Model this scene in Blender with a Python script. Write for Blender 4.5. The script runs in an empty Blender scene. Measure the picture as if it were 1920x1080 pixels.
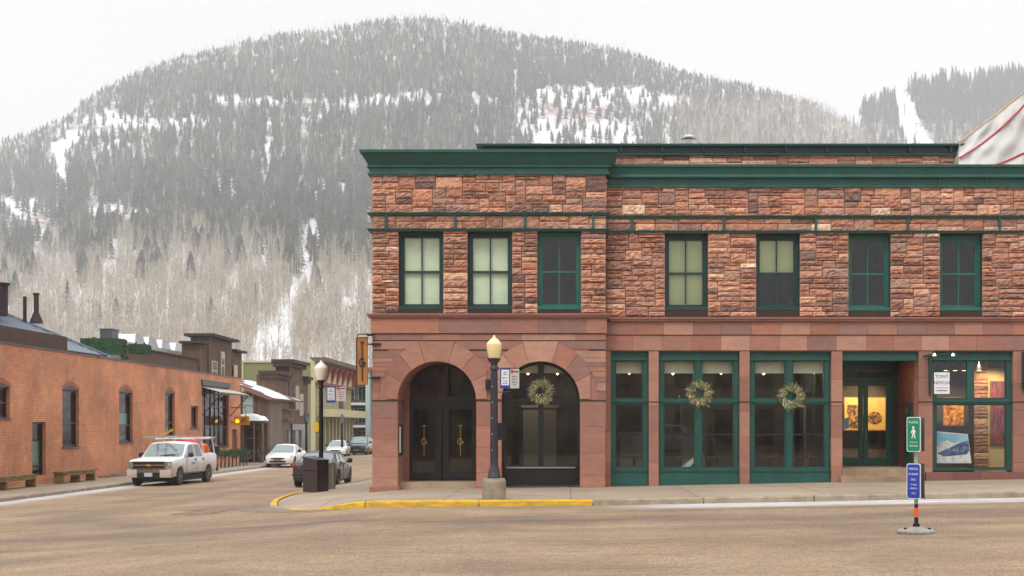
import bpy, bmesh, math, random
import numpy as np
from mathutils import Vector, Matrix
PI = math.pi
R = math.radians
random.seed(7)
rng = np.random.default_rng(11)
sc = bpy.context.scene
col = sc.collection

# ---------------------------------------------------------------- camera, sky, sun, exposure
F = 2400.0                    # focal length in pixels of a 1920 px wide frame
CX, CY, CZ = 1070.0, 802.0, 1.7
cd = bpy.data.cameras.new("camera"); cam = bpy.data.objects.new("camera", cd); col.objects.link(cam)
cam.location = (0, 0, CZ); cam.rotation_euler = (R(90), 0, 0)
cd.sensor_fit = 'HORIZONTAL'; cd.sensor_width = 36.0; cd.lens = 36.0 * F / 1920.0
cd.shift_x = -(CX - 960.0) / 1920.0; cd.shift_y = (CY - 540.0) / 1920.0
cd.clip_start = 0.1; cd.clip_end = 20000
sc.camera = cam

w = bpy.data.worlds.new("World"); sc.world = w; w.use_nodes = True
nt = w.node_tree; bg = nt.nodes['Background']
sky = nt.nodes.new('ShaderNodeTexSky'); sky.sky_type = 'NISHITA'; sky.sun_disc = False
sky.sun_elevation = R(48); sky.sun_rotation = R(200); sky.dust_density = 6; sky.ozone_density = 1
tc = nt.nodes.new('ShaderNodeTexCoord'); sp = nt.nodes.new('ShaderNodeSeparateXYZ')
cr = nt.nodes.new('ShaderNodeValToRGB')
nt.links.new(tc.outputs['Generated'], sp.inputs[0]); nt.links.new(sp.outputs[2], cr.inputs[0])
el = cr.color_ramp.elements
el[0].position = 0.0; el[0].color = (.342, .347, .355, 1)
el[1].position = 1.0; el[1].color = (1.10, 1.11, 1.13, 1)
e = cr.color_ramp.elements.new(0.20); e.color = (.368, .373, .380, 1)
e = cr.color_ramp.elements.new(0.42); e.color = (.412, .417, .425, 1)
e = cr.color_ramp.elements.new(0.75); e.color = (.85, .857, .87, 1)
sm = nt.nodes.new('ShaderNodeMix'); sm.data_type = 'RGBA'; sm.blend_type = 'MIX'; sm.inputs[0].default_value = 0.02
sc2 = nt.nodes.new('ShaderNodeVectorMath'); sc2.operation = 'SCALE'; sc2.inputs[3].default_value = 2.2
nt.links.new(cr.outputs[0], sc2.inputs[0])
s3 = nt.nodes.new('ShaderNodeVectorMath'); s3.operation = 'SCALE'; s3.inputs[3].default_value = 0.10
nt.links.new(sky.outputs[0], s3.inputs[0])
nt.links.new(sc2.outputs[0], sm.inputs[6]); nt.links.new(s3.outputs[0], sm.inputs[7])
nt.links.new(sm.outputs[2], bg.inputs[0]); bg.inputs[1].default_value = 1.0

sd = bpy.data.lights.new("sun", 'SUN'); so = bpy.data.objects.new("sun", sd); col.objects.link(so)
sd.energy = 1.5; sd.angle = R(20); sd.color = (1.0, .95, .88)
so.rotation_euler = (R(38), 0, R(-28)); so.location = (-10, -20, 40)

sc.view_settings.view_transform = 'Standard'; sc.view_settings.look = 'None'
sc.view_settings.exposure = 0.08; sc.view_settings.gamma = 1.0
sc.render.engine = 'CYCLES'
cy = sc.cycles
cy.use_denoising = True
try: cy.denoiser = 'OPENIMAGEDENOISE'
except Exception: pass
cy.max_bounces = 7; cy.diffuse_bounces = 3; cy.glossy_bounces = 3; cy.transmission_bounces = 4
cy.transparent_max_bounces = 12; cy.volume_bounces = 1
cy.sample_clamp_indirect = 6.0; cy.caustics_reflective = False; cy.caustics_refractive = False

# ---------------------------------------------------------------- helpers
def P(px, py, Y): return ((px - CX) * Y / F, Y, CZ - (py - CY) * Y / F)
def PX(px, Y): return (px - CX) * Y / F
def PZ(py, Y): return CZ - (py - CY) * Y / F
def WY(px, X): return X * F / (px - CX)
def lin(c):
    return tuple((v / 255 / 12.92) if v / 255 <= .04045 else ((v / 255 + .055) / 1.055) ** 2.4 for v in c)

def smooth(a, b, x):
    t = min(1, max(0, (x - a) / (b - a))); return t * t * (3 - 2 * t)

class MB:
    def __init__(s): s.v = []; s.f = []; s.m = []; s.c = []; s.cc = (1, 1, 1); s.mi = 0
    def face(s, idx): s.f.append(tuple(idx)); s.m.append(s.mi); s.c.append(s.cc)
    def poly(s, pts):
        b = len(s.v); s.v += [tuple(p) for p in pts]; s.face(range(b, b + len(pts)))
    def box(s, x0, x1, y0, y1, z0, z1, M=None, bev=0.0):
        if x0 > x1: x0, x1 = x1, x0
        if y0 > y1: y0, y1 = y1, y0
        if z0 > z1: z0, z1 = z1, z0
        pts = [(x, y, z) for z in (z0, z1) for y in (y0, y1) for x in (x0, x1)]
        if M: pts = [tuple(M @ Vector(p)) for p in pts]
        b = len(s.v); s.v += pts
        for q in ((0, 2, 3, 1), (4, 5, 7, 6), (0, 1, 5, 4), (2, 6, 7, 3), (0, 4, 6, 2), (1, 3, 7, 5)):
            s.face([b + i for i in q])
    def prism(s, pts, off, M=None):
        """closed polygon pts (3-d) extruded by vector off"""
        a = [Vector(p) for p in pts]; o = Vector(off)
        if M: a = [M @ p for p in a]; o = M.to_3x3() @ o
        n = len(a); b = len(s.v)
        s.v += [tuple(p) for p in a] + [tuple(p + o) for p in a]
        s.face(range(b, b + n)); s.face(range(b + 2 * n - 1, b + n - 1, -1))
        for i in range(n):
            j = (i + 1) % n; s.face((b + i, b + n + i, b + n + j, b + j))
    def tube(s, pts, r, n=8, r2=None, cap=True):
        pts = [Vector(p) for p in pts]; rings = []
        for i, p in enumerate(pts):
            t = (pts[min(i + 1, len(pts) - 1)] - pts[max(i - 1, 0)])
            if t.length < 1e-9: t = Vector((0, 0, 1))
            t.normalize()
            a = Vector((0, 0, 1)) if abs(t.z) < .9 else Vector((1, 0, 0))
            u = t.cross(a).normalized(); w_ = t.cross(u)
            rr = r if r2 is None else r + (r2 - r) * i / max(1, len(pts) - 1)
            b = len(s.v); rings.append(b)
            for k in range(n):
                q = 2 * PI * k / n; s.v.append(tuple(p + (u * math.cos(q) + w_ * math.sin(q)) * rr))
        for a_, b_ in zip(rings, rings[1:]):
            for k in range(n):
                l = (k + 1) % n; s.face((a_ + k, a_ + l, b_ + l, b_ + k))
        if cap:
            s.face([rings[0] + k for k in range(n)][::-1]); s.face([rings[-1] + k for k in range(n)])
    def lathe(s, prof, c=(0, 0, 0), n=16, M=None, cap=True):
        rings = []
        for r, z in prof:
            b = len(s.v); rings.append(b)
            for k in range(n):
                q = 2 * PI * k / n; p = Vector((r * math.cos(q), r * math.sin(q), z))
                if M: p = M @ p
                s.v.append((p.x + c[0], p.y + c[1], p.z + c[2]))
        for a_, b_ in zip(rings, rings[1:]):
            for k in range(n):
                l = (k + 1) % n; s.face((a_ + k, a_ + l, b_ + l, b_ + k))
        if cap:
            s.face([rings[0] + k for k in range(n)][::-1]); s.face([rings[-1] + k for k in range(n)])
    def loft(s, secs, closed=True, cap=True):
        rs = []
        for sec in secs:
            rs.append(len(s.v)); s.v += [tuple(p) for p in sec]
        n = len(secs[0])
        for a_, b_ in zip(rs, rs[1:]):
            for k in range(n if closed else n - 1):
                l = (k + 1) % n; s.face((a_ + k, a_ + l, b_ + l, b_ + k))
        if cap:
            s.face([rs[0] + k for k in range(n)][::-1]); s.face([rs[-1] + k for k in range(n)])
    def build(s, name, mats, parent=None, smooth_=False, colr=False, ang=None):
        me = bpy.data.meshes.new(name); me.from_pydata(s.v, [], s.f)
        if not isinstance(mats, (list, tuple)): mats = [mats]
        for m in mats: me.materials.append(m)
        if len(mats) > 1: me.polygons.foreach_set('material_index', s.m)
        if colr:
            ca = me.color_attributes.new('Col', 'FLOAT_COLOR', 'CORNER')
            tot = np.array([len(f) for f in s.f]); arr = np.repeat(np.array([tuple(c) + (1,) for c in s.c], dtype=np.float32), tot, axis=0)
            ca.data.foreach_set('color', arr.ravel())
        if smooth_:
            me.polygons.foreach_set('use_smooth', [True] * len(me.polygons))
            if ang is not None: me.set_sharp_from_angle(angle=R(ang))
        me.update()
        o = bpy.data.objects.new(name, me); col.objects.link(o)
        if parent is not None:
            o.parent = parent
        return o

def wloc(o):
    v = Vector((0, 0, 0))
    while o is not None: v += Vector(o.location); o = o.parent
    return v
def part(mb, name, mats, parent, world=True, **k):
    """a child mesh; world=True when its vertices are world coordinates"""
    o = mb.build(name, mats, parent, **k)
    if world: o.location = -wloc(parent)
    return o
def tag(o, label=None, cat=None, group=None, kind=None):
    if label: o['label'] = label
    if cat: o['category'] = cat
    if group: o['group'] = group
    if kind: o['kind'] = kind
    return o
def thing(name, label, cat, loc=(0, 0, 0), rz=0, group=None):
    o = bpy.data.objects.new(name, None); col.objects.link(o)
    o.location = loc; o.rotation_euler = (0, 0, rz); o.empty_display_size = .2
    return tag(o, label, cat, group)
def copy_tree(o, parent=None):
    c = o.copy(); col.objects.link(c); c.parent = parent
    for ch in list(o.children): copy_tree(ch, c)
    return c
def text(body, size, mat, parent, loc, rot=(PI / 2, 0, 0), name='lettering', ext=.002, sx=1.0, align='CENTER'):
    cu = bpy.data.curves.new(name, 'FONT'); cu.body = body; cu.size = size; cu.extrude = ext
    cu.align_x = align; cu.align_y = 'CENTER'; cu.materials.append(mat)
    o = bpy.data.objects.new(name, cu); col.objects.link(o); o.parent = parent
    bpy.context.view_layer.update()
    me = bpy.data.meshes.new_from_object(o.evaluated_get(bpy.context.evaluated_depsgraph_get())); bpy.data.objects.remove(o)
    o = bpy.data.objects.new(name, me); col.objects.link(o); o.parent = parent
    o.location = Vector(loc) - (wloc(parent) if parent else Vector((0, 0, 0))); o.rotation_euler = rot; o.scale = (sx, 1, 1)
    return o

# ---------------------------------------------------------------- materials
def newmat(name):
    m = bpy.data.materials.new(name); m.use_nodes = True
    return m, m.node_tree, m.node_tree.nodes['Principled BSDF']
def M_(name, c, rough=.6, metal=0.0, var=0.0, scale=8.0, bump=0.0, bscale=None, attr=False, stretch=(1, 1, 1), c2=None, spec=.5, coat=0.0, srgb=True):
    m, nt, b = newmat(name)
    if srgb: c = lin(c)
    if c2 is not None and srgb: c2 = lin(c2)
    b.inputs['Roughness'].default_value = rough; b.inputs['Metallic'].default_value = metal
    b.inputs['Specular IOR Level'].default_value = spec
    b.inputs['Coat Weight'].default_value = coat
    b.inputs['Base Color'].default_value = (*c, 1)
    L = nt.links.new
    geo = nt.nodes.new('ShaderNodeTexCoord'); mp = nt.nodes.new('ShaderNodeMapping'); mp.inputs['Scale'].default_value = stretch
    L(geo.outputs['Object'], mp.inputs[0])
    src = None
    if attr:
        a = nt.nodes.new('ShaderNodeAttribute'); a.attribute_name = 'Col'; src = a.outputs['Color']
    if var or c2 is not None:
        n = nt.nodes.new('ShaderNodeTexNoise'); n.inputs['Scale'].default_value = scale; n.inputs['Detail'].default_value = 6; n.inputs['Roughness'].default_value = .62
        L(mp.outputs[0], n.inputs[0])
        if c2 is not None:
            rmp = nt.nodes.new('ShaderNodeValToRGB'); rmp.color_ramp.elements[0].position = .36; rmp.color_ramp.elements[1].position = .64
            rmp.color_ramp.elements[0].color = (*c, 1); rmp.color_ramp.elements[1].color = (*c2, 1)
            L(n.outputs['Fac'], rmp.inputs[0]); src2 = rmp.outputs[0]
        else:
            rmp = nt.nodes.new('ShaderNodeMapRange'); rmp.inputs[1].default_value = .3; rmp.inputs[2].default_value = .7
            rmp.inputs[3].default_value = 1 - var; rmp.inputs[4].default_value = 1 + var
            L(n.outputs['Fac'], rmp.inputs[0])
            vm = nt.nodes.new('ShaderNodeVectorMath'); vm.operation = 'SCALE'; L(rmp.outputs[0], vm.inputs[3])
            if src is not None: L(src, vm.inputs[0])
            else: vm.inputs[0].default_value = c
            src2 = vm.outputs[0]
        if src is not None and c2 is not None:
            mm = nt.nodes.new('ShaderNodeMix'); mm.data_type = 'RGBA'; mm.blend_type = 'MULTIPLY'; mm.inputs[0].default_value = 1
            L(src, mm.inputs[6]); L(src2, mm.inputs[7]); src2 = mm.outputs[2]
        src = src2
    if src is not None: L(src, b.inputs['Base Color'])
    if bump:
        n2 = nt.nodes.new('ShaderNodeTexNoise'); n2.inputs['Scale'].default_value = bscale or scale * 3; n2.inputs['Detail'].default_value = 5
        L(mp.outputs[0], n2.inputs[0]); bp = nt.nodes.new('ShaderNodeBump'); bp.inputs['Strength'].default_value = bump; bp.inputs['Distance'].default_value = .02
        L(n2.outputs['Fac'], bp.inputs['Height']); L(bp.outputs[0], b.inputs['Normal'])
    return m
def glass(name, tint=(.8, .82, .82), ior=1.5, rough=0.0, wav=0.0):
    m, nt, b = newmat(name); L = nt.links.new
    nt.nodes.remove(b); out = nt.nodes['Material Output']
    tr = nt.nodes.new('ShaderNodeBsdfTransparent'); tr.inputs[0].default_value = (*tint, 1)
    gl = nt.nodes.new('ShaderNodeBsdfGlossy'); gl.inputs['Roughness'].default_value = rough
    fr = nt.nodes.new('ShaderNodeFresnel'); fr.inputs[0].default_value = ior
    ge = nt.nodes.new('ShaderNodeNewGeometry'); iv = nt.nodes.new('ShaderNodeMath'); iv.operation = 'SUBTRACT'; iv.inputs[0].default_value = 1; L(ge.outputs['Backfacing'], iv.inputs[1]); ml = nt.nodes.new('ShaderNodeMath'); ml.operation = 'MULTIPLY'; L(fr.outputs[0], ml.inputs[0]); L(iv.outputs[0], ml.inputs[1])
    mx = nt.nodes.new('ShaderNodeMixShader'); L(ml.outputs[0], mx.inputs[0]); L(tr.outputs[0], mx.inputs[1]); L(gl.outputs[0], mx.inputs[2])
    if wav:
        g = nt.nodes.new('ShaderNodeTexCoord'); n = nt.nodes.new('ShaderNodeTexNoise'); n.inputs['Scale'].default_value = 1.3; n.inputs['Detail'].default_value = 1
        L(g.outputs['Object'], n.inputs[0]); bp = nt.nodes.new('ShaderNodeBump'); bp.inputs['Strength'].default_value = wav; bp.inputs['Distance'].default_value = .1
        L(n.outputs['Fac'], bp.inputs['Height']); L(bp.outputs[0], gl.inputs['Normal'])
    L(mx.outputs[0], out.inputs[0]); return m
def emit(name, c, s):
    m, nt, b = newmat(name); c = lin(c)
    b.inputs['Base Color'].default_value = (*c, 1); b.inputs['Emission Color'].default_value = (*c, 1); b.inputs['Emission Strength'].default_value = s
    return m
def brickmat(name, c1, c2, cm, bw=.21, bh=.075, axis='YZ', var=.25, mortar=.008, stain=None, srgb=True, bump=.4):
    m, nt, b = newmat(name); L = nt.links.new
    b.inputs['Roughness'].default_value = .85
    g = nt.nodes.new('ShaderNodeTexCoord'); s = nt.nodes.new('ShaderNodeSeparateXYZ'); L(g.outputs['Object'], s.inputs[0])
    c = nt.nodes.new('ShaderNodeCombineXYZ'); L(s.outputs[{'X': 0, 'Y': 1}[axis[0]]], c.inputs[0]); L(s.outputs[2], c.inputs[1])
    br = nt.nodes.new('ShaderNodeTexBrick'); L(c.outputs[0], br.inputs[0]); br.inputs['Scale'].default_value = 1
    br.inputs['Brick Width'].default_value = bw; br.inputs['Row Height'].default_value = bh; br.inputs['Mortar Size'].default_value = mortar
    br.inputs['Color1'].default_value = (*lin(c1), 1); br.inputs['Color2'].default_value = (*lin(c2), 1); br.inputs['Mortar'].default_value = (*lin(cm), 1)
    n = nt.nodes.new('ShaderNodeTexNoise'); n.inputs['Scale'].default_value = .55; n.inputs['Detail'].default_value = 8; n.inputs['Roughness'].default_value = .65; L(g.outputs['Object'], n.inputs[0])
    mr = nt.nodes.new('ShaderNodeMapRange'); mr.inputs[1].default_value = .32; mr.inputs[2].default_value = .68; mr.inputs[3].default_value = 1 - var; mr.inputs[4].default_value = 1 + var
    L(n.outputs['Fac'], mr.inputs[0]); vm = nt.nodes.new('ShaderNodeVectorMath'); vm.operation = 'SCALE'; L(br.outputs[0], vm.inputs[0]); L(mr.outputs[0], vm.inputs[3])
    src = vm.outputs[0]
    if stain is not None:
        n2 = nt.nodes.new('ShaderNodeTexNoise'); n2.inputs['Scale'].default_value = 1.4; n2.inputs['Detail'].default_value = 8; n2.inputs['Roughness'].default_value = .75; L(g.outputs['Object'], n2.inputs[0])
        r2 = nt.nodes.new('ShaderNodeValToRGB'); r2.color_ramp.elements[0].position = .56; r2.color_ramp.elements[1].position = .72; L(n2.outputs['Fac'], r2.inputs[0])
        sc_ = nt.nodes.new('ShaderNodeMath'); sc_.operation = 'MULTIPLY'; sc_.inputs[1].default_value = .55; L(r2.outputs[0], sc_.inputs[0])
        mx = nt.nodes.new('ShaderNodeMix'); mx.data_type = 'RGBA'; L(sc_.outputs[0], mx.inputs[0]); L(src, mx.inputs[6]); mx.inputs[7].default_value = (*lin(stain), 1); src = mx.outputs[2]
    L(src, b.inputs['Base Color'])
    bp = nt.nodes.new('ShaderNodeBump'); bp.inputs['Strength'].default_value = bump; bp.inputs['Distance'].default_value = .01; L(br.outputs['Fac'], bp.inputs['Height']); bp.invert = True
    L(bp.outputs[0], b.inputs['Normal'])
    return m

MT = {}
MT['rough_stone'] = M_('rough_sandstone', (1, 1, 1), .9, attr=True, var=.28, scale=9, bump=.7, bscale=22)
MT['ashlar'] = M_('smooth_sandstone', (1, 1, 1), .8, attr=True, var=.13, scale=3.0, bump=.18, bscale=40, stretch=(1, 1, 2.2))
MT['joint'] = M_('dark_joint', (62, 48, 43), .95)
MT['green'] = M_('green_paint', (24, 80, 72), .48, var=.22, scale=2.2, bump=.06, bscale=5)
MT['green_win'] = M_('bright_green_paint', (34, 100, 86), .45, var=.15, scale=3)  # lighter green for the brighter upper window frames
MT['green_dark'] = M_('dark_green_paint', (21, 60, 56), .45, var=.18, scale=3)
MT['black'] = M_('black_metal', (19, 20, 22), .38, var=.15, scale=6)
MT['iron'] = M_('weathered_iron', (48, 48, 56), .5, var=.15, scale=14)
MT['glass'] = glass('window_glass', tint=(.95, .96, .95), ior=1.75)
MT['glass_brick'] = glass('low_reflection_window_glass', tint=(.8, .82, .82), ior=1.38)  # weaker mirror reflection for the brick building's windows
MT['glass_far'] = glass('dim_window_glass', tint=(.35, .37, .36))
MT['carglass'] = M_('car_glass', (30, 38, 40), .06, spec=.9)
MT['carglass_pale'] = M_('car_windscreen', (112, 128, 128), .08, spec=.9, var=.12, scale=2)
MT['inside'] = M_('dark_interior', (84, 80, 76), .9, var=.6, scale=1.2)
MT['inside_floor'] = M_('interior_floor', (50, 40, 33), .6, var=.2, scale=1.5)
MT['shade'] = M_('roller_shade', (205, 203, 184), .9)
MT['blind_green'] = M_('pale_green_blind', (228, 244, 210), .9, var=.11, scale=1.3, stretch=(1, 1, 2.4))  # stretched noise puts soft fold shading into the blind colour
MT['blind'] = M_('slatted_blind', (222, 232, 184), .85)
MT['concrete'] = M_('concrete', (170, 148, 122), .9, var=.16, scale=1.6, bump=.25, bscale=40)
MT['kerb'] = M_('kerb_concrete', (150, 136, 118), .92, var=.3, scale=3.5, bump=.5, bscale=30)
MT['yellow'] = M_('worn_yellow_paint', (226, 176, 24), .75, c2=(176, 140, 52), scale=2.6, bump=.4, bscale=30, stretch=(1, 3, 3))
MT['white'] = M_('white_paint', (225, 225, 226), .5, var=.04)
MT['snow'] = M_('snow', (226, 229, 234), .7, var=.06, scale=2, bump=.3, bscale=6)
MT['wood_dark'] = M_('weathered_brown_boards', (82, 60, 48), .9, c2=(112, 88, 70), scale=1.0, stretch=(5, 5, .35), bump=.6, bscale=3)
MT['wood_grey'] = M_('weathered_grey_boards', (98, 84, 76), .9, c2=(134, 118, 104), scale=1.0, stretch=(5, 5, .35), bump=.5, bscale=3)
MT['trim_cream'] = M_('cream_trim', (196, 188, 152), .7, var=.08)
MT['rust'] = M_('rusted_steel', (92, 56, 42), .8, c2=(66, 50, 46), scale=2.2)
MT['bench'] = M_('bench_wood', (150, 122, 76), .8, c2=(110, 88, 58), scale=2, stretch=(1, 1, 4))
MT['rubber'] = M_('black_rubber', (24, 23, 23), .8)
MT['tyre'] = M_('dusty_tyre', (44, 40, 38), .85, var=.3, scale=6)
MT['rim'] = M_('dusty_alloy', (122, 114, 106), .4, metal=.6)
MT['chrome'] = M_('chrome', (175, 175, 178), .16, metal=.9)
MT['red'] = M_('red_plastic', (190, 30, 36), .4)
MT['tail'] = M_('tail_light_red', (200, 22, 40), .15)
MT['orange'] = M_('orange_plastic', (232, 92, 30), .5)
MT['roofmetal'] = M_('dark_metal_roof', (74, 80, 88), .45, metal=.3, var=.15)
# ---------------------------------------------------------------- ground
def zroad(x, y):
    A = float(np.interp(x, [-60, -40, -19, -12, -9, -7.7, -5.7, -4.4, .5, 10, 20, 60], [-1.2, -1.0, -.8, -.52, -.38, -.29, -.17, -.07, -.04, .14, .3, .8]))
    k = float(np.interp(x, [-19, -9.3, -2], [0, 1, 0]))
    return A - .33 * k * smooth(29, 58, y)
KPTS = [(40, 28.6), (.5, 28.6), (-4.6, 28.6), (-5.7, 28.85), (-6.6, 29.8), (-7.35, 31.4), (-7.8, 33.2), (-8.15, 35.3), (-8.45, 37.5), (-8.75, 40), (-9.0, 43), (-9.2, 47), (-9.3, 52), (-9.35, 60), (-9.5, 140)]
def resample(pts, step):
    out = []
    for (a, b) in zip(pts, pts[1:]):
        a = Vector(a); b = Vector(b); n = max(1, int((b - a).length / step))
        for i in range(n): out.append(tuple(a + (b - a) * i / n))
    out.append(tuple(pts[-1])); return out
def smoothpts(pts, it=6):
    p = [Vector(q) for q in pts]
    for _ in range(it):
        p = [p[0]] + [(p[i - 1] + p[i] * 2 + p[i + 1]) / 4 for i in range(1, len(p) - 1)] + [p[-1]]
    return [tuple(q) for q in p]
K = smoothpts(resample(KPTS, .35), 5)
LK = [(-19.2, 6), (-19.2, 60), (-19.2, 88), (-20.2, 104), (-21.6, 118), (-22, 150)]
LKr = smoothpts(resample(LK, 1.0), 5)
Kx = np.array([(p[0], p[1]) for p in K]); Lx = np.array(LKr)
def dist_curve(x, y, C): return float(np.sqrt(((C - np.array([x, y])) ** 2).sum(1)).min())

gx = list(np.arange(-26, -10, .5)) + list(np.arange(-10, 14.01, .25))
gx = [-400, -200, -100, -60, -40, -32] + gx + [16, 20, 30, 60, 120, 250, 400]
gy = [-120, -60, -30, -15, -5, 0, 4, 8] + list(np.arange(10, 40, .25)) + list(np.arange(40, 90, .6)) + list(np.arange(90, 150, 2)) + [160, 180, 220, 260, 320, 400, 480]
g = MB(); cols_ = []
for y in gy:
    for x in gx:
        z = zroad(x, y)
        if y > 150: z -= 3 * smooth(150, 300, y)
        g.v.append((x, y, z))
        s = 0.0; d = 0.0
        if 8 < y < 130 and -26 < x < 16:
            dl = x - float(np.interp(y, Lx[:, 1], Lx[:, 0]))
            if 0 < dl < 1.5: s = max(s, (.95 if 40 < y < 110 else .3) * smooth(1.5, .5, dl))
            if x > .3 and 26.9 < y < 28.6: s = max(s, 1.0 * smooth(26.6, 27.7, y) * smooth(.3, 3.0, x))
            # tyre-polished darker lanes along the main street and turning into the side street
            d = 1.0 * math.exp(-((y - 24.0) / 1.1) ** 2) + .6 * math.exp(-((y - 21.8) / .5) ** 2) + .55 * math.exp(-((y - 19.5) / 1.0) ** 2) + .35 * math.exp(-((y - 16.0) / .6) ** 2)
            d = max(d, .8 * math.exp(-((math.hypot(x + 3.5, y - 34.5) - 9.2) / .8) ** 2) if y < 36 and x < -4 else 0, .6 * math.exp(-((x + 12.2 + .02 * (y - 40)) / .5) ** 2) if y > 33 else 0, .6 * math.exp(-((x + 14.4) / .5) ** 2) if y > 33 else 0)
            if x > 0 and 26.0 < y < 27.6: d = max(d, .5)
        cols_.append((s, d, 0, 1))
nx = len(gx)
for j in range(len(gy) - 1):
    for i in range(nx - 1): g.face((j * nx + i, j * nx + i + 1, (j + 1) * nx + i + 1, (j + 1) * nx + i))
m, nt_, b_ = newmat('sanded_asphalt'); L = nt_.links.new
tcn = nt_.nodes.new('ShaderNodeTexCoord')
def noise(scale, det=6, rough=.6, st=None):
    n = nt_.nodes.new('ShaderNodeTexNoise'); n.inputs['Scale'].default_value = scale; n.inputs['Detail'].default_value = det; n.inputs['Roughness'].default_value = rough
    if st:
        mp = nt_.nodes.new('ShaderNodeMapping'); mp.inputs['Scale'].default_value = st; L(tcn.outputs['Object'], mp.inputs[0]); L(mp.outputs[0], n.inputs[0])
    else: L(tcn.outputs['Object'], n.inputs[0])
    return n.outputs['Fac']
def ramp(fac, stops):
    r = nt_.nodes.new('ShaderNodeValToRGB'); els = r.color_ramp.elements
    els[0].position, els[0].color = stops[0][0], (*stops[0][1], 1); els[1].position, els[1].color = stops[-1][0], (*stops[-1][1], 1)
    for p, c in stops[1:-1]:
        e = els.new(p); e.color = (*c, 1)
    L(fac, r.inputs[0]); return r.outputs[0]
def mathn(op, a, b=None):
    n = nt_.nodes.new('ShaderNodeMath'); n.operation = op
    for i, v in enumerate((a, b)):
        if v is None: continue
        if isinstance(v, (int, float)): n.inputs[i].default_value = v
        else: L(v, n.inputs[i])
    return n.outputs[0]
def mixc(f, a, b, mode='MIX'):
    n = nt_.nodes.new('ShaderNodeMix'); n.data_type = 'RGBA'; n.blend_type = mode
    for i, v in ((0, f), (6, a), (7, b)):
        if isinstance(v, (int, float)): n.inputs[i].default_value = v
        elif isinstance(v, tuple): n.inputs[i].default_value = (*v, 1)
        else: L(v, n.inputs[i])
    return n.outputs[2]
SAND = (.240, .164, .100); SAND2 = (.172, .119, .076); SAND3 = (.315, .228, .148); DARK = (.078, .062, .050)
base = ramp(noise(.35, 8, .65), [(.3, SAND2), (.5, SAND), (.72, SAND3)])
grain = ramp(noise(26, 3, .8), [(.34, (.30, .28, .26)), (.45, (.95, .95, .95)), (.60, (1.5, 1.48, 1.44))])
base = mixc(.85, base, grain, 'MULTIPLY')
grain2 = ramp(noise(6, 6, .75), [(.33, (.78, .78, .78)), (.6, (1.12, 1.12, 1.12))])
base = mixc(.8, base, grain2, 'MULTIPLY')
at = nt_.nodes.new('ShaderNodeAttribute'); at.attribute_name = 'Col'; ss = nt_.nodes.new('ShaderNodeSeparateColor'); L(at.outputs['Color'], ss.inputs[0])
streak = noise(.8, 6, .7, (.45, 2.2, 1))
dk = mathn('MULTIPLY', ss.outputs[1], mathn('MULTIPLY', mathn('SUBTRACT', streak, .25), 2.0))
dk = mathn('MINIMUM', mathn('MAXIMUM', dk, 0), .75)
base = mixc(dk, base, DARK)
vo = nt_.nodes.new('ShaderNodeTexVoronoi'); vo.inputs['Scale'].default_value = 9; L(tcn.outputs['Object'], vo.inputs[0])
peb = ramp(vo.outputs['Distance'], [(.05, (.42, .40, .37)), (.13, (1, 1, 1)), (1.0, (1, 1, 1))])
pm = ramp(noise(1.1, 5, .7), [(.42, (0, 0, 0)), (.58, (1, 1, 1))]); ps_ = nt_.nodes.new('ShaderNodeSeparateColor'); L(pm, ps_.inputs[0])
base = mixc(mathn('MULTIPLY', ps_.outputs[0], .8), base, mixc(1.0, base, peb, 'MULTIPLY'))
trk = noise(2.2, 4, .6, (.06, 1.6, 1)); tr_ = ramp(trk, [(.54, (1, 1, 1)), (.60, (.80, .78, .76)), (.66, (1, 1, 1))])
base = mixc(.7, base, tr_, 'MULTIPLY')
sn = mathn('MULTIPLY', ss.outputs[0], mathn('MULTIPLY', mathn('SUBTRACT', noise(1.2, 8, .75, (.5, 2.5, 1)), .28), 3.2))
sn = mathn('MINIMUM', mathn('MAXIMUM', sn, 0), .9)
base = mixc(sn, base, (.58, .58, .60))
L(base, b_.inputs['Base Color']); b_.inputs['Roughness'].default_value = .88
bp = nt_.nodes.new('ShaderNodeBump'); bp.inputs['Strength'].default_value = .5; bp.inputs['Distance'].default_value = .02; L(noise(24, 4, .8), bp.inputs['Height']); L(bp.outputs[0], b_.inputs['Normal'])
MT['road'] = m
road = g.build('road', m, smooth_=True); tag(road, kind='structure', label='sandy brown asphalt road with salt residue along the kerbs')
ca = road.data.color_attributes.new('Col', 'FLOAT_COLOR', 'POINT'); ca.data.foreach_set('color', np.array(cols_, dtype=np.float32).ravel())

# corner sidewalk: strip from kerb back to the building line
def kh(x, y):       # kerb height: dropped at the ramp
    if y > 60: return .12
    if x > -4.9: return .13
    return .13 - .105 * smooth(-4.9, -5.9, x) + .085 * smooth(32.3, 34.5, y)
inner = []
for (x, y) in K:
    if y < 28.61: inner.append((x, 36.2))
    elif y < 34.4: inner.append((-5.0 + .15 * smooth(28.6, 34.4, y), 36.2))
    else: inner.append((-4.85, max(36.2, y)))
swm, nt_, b_ = newmat('sidewalk_concrete'); L = nt_.links.new
tcn = nt_.nodes.new('ShaderNodeTexCoord')
cbase = ramp(noise(.5, 8, .65), [(.3, (.27, .205, .145)), (.5, (.335, .262, .188)), (.7, (.39, .315, .235))])
cbase = mixc(.7, cbase, ramp(noise(30, 3, .7), [(.3, (.75, .75, .75)), (.6, (1.1, 1.1, 1.1))]), 'MULTIPLY')
brk = nt_.nodes.new('ShaderNodeTexBrick'); L(tcn.outputs['Object'], brk.inputs[0]); brk.offset = 0; brk.inputs['Brick Width'].default_value = 2.9; brk.inputs['Row Height'].default_value = 7.3; brk.inputs['Mortar Size'].default_value = .012; brk.inputs['Scale'].default_value = 1
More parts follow.
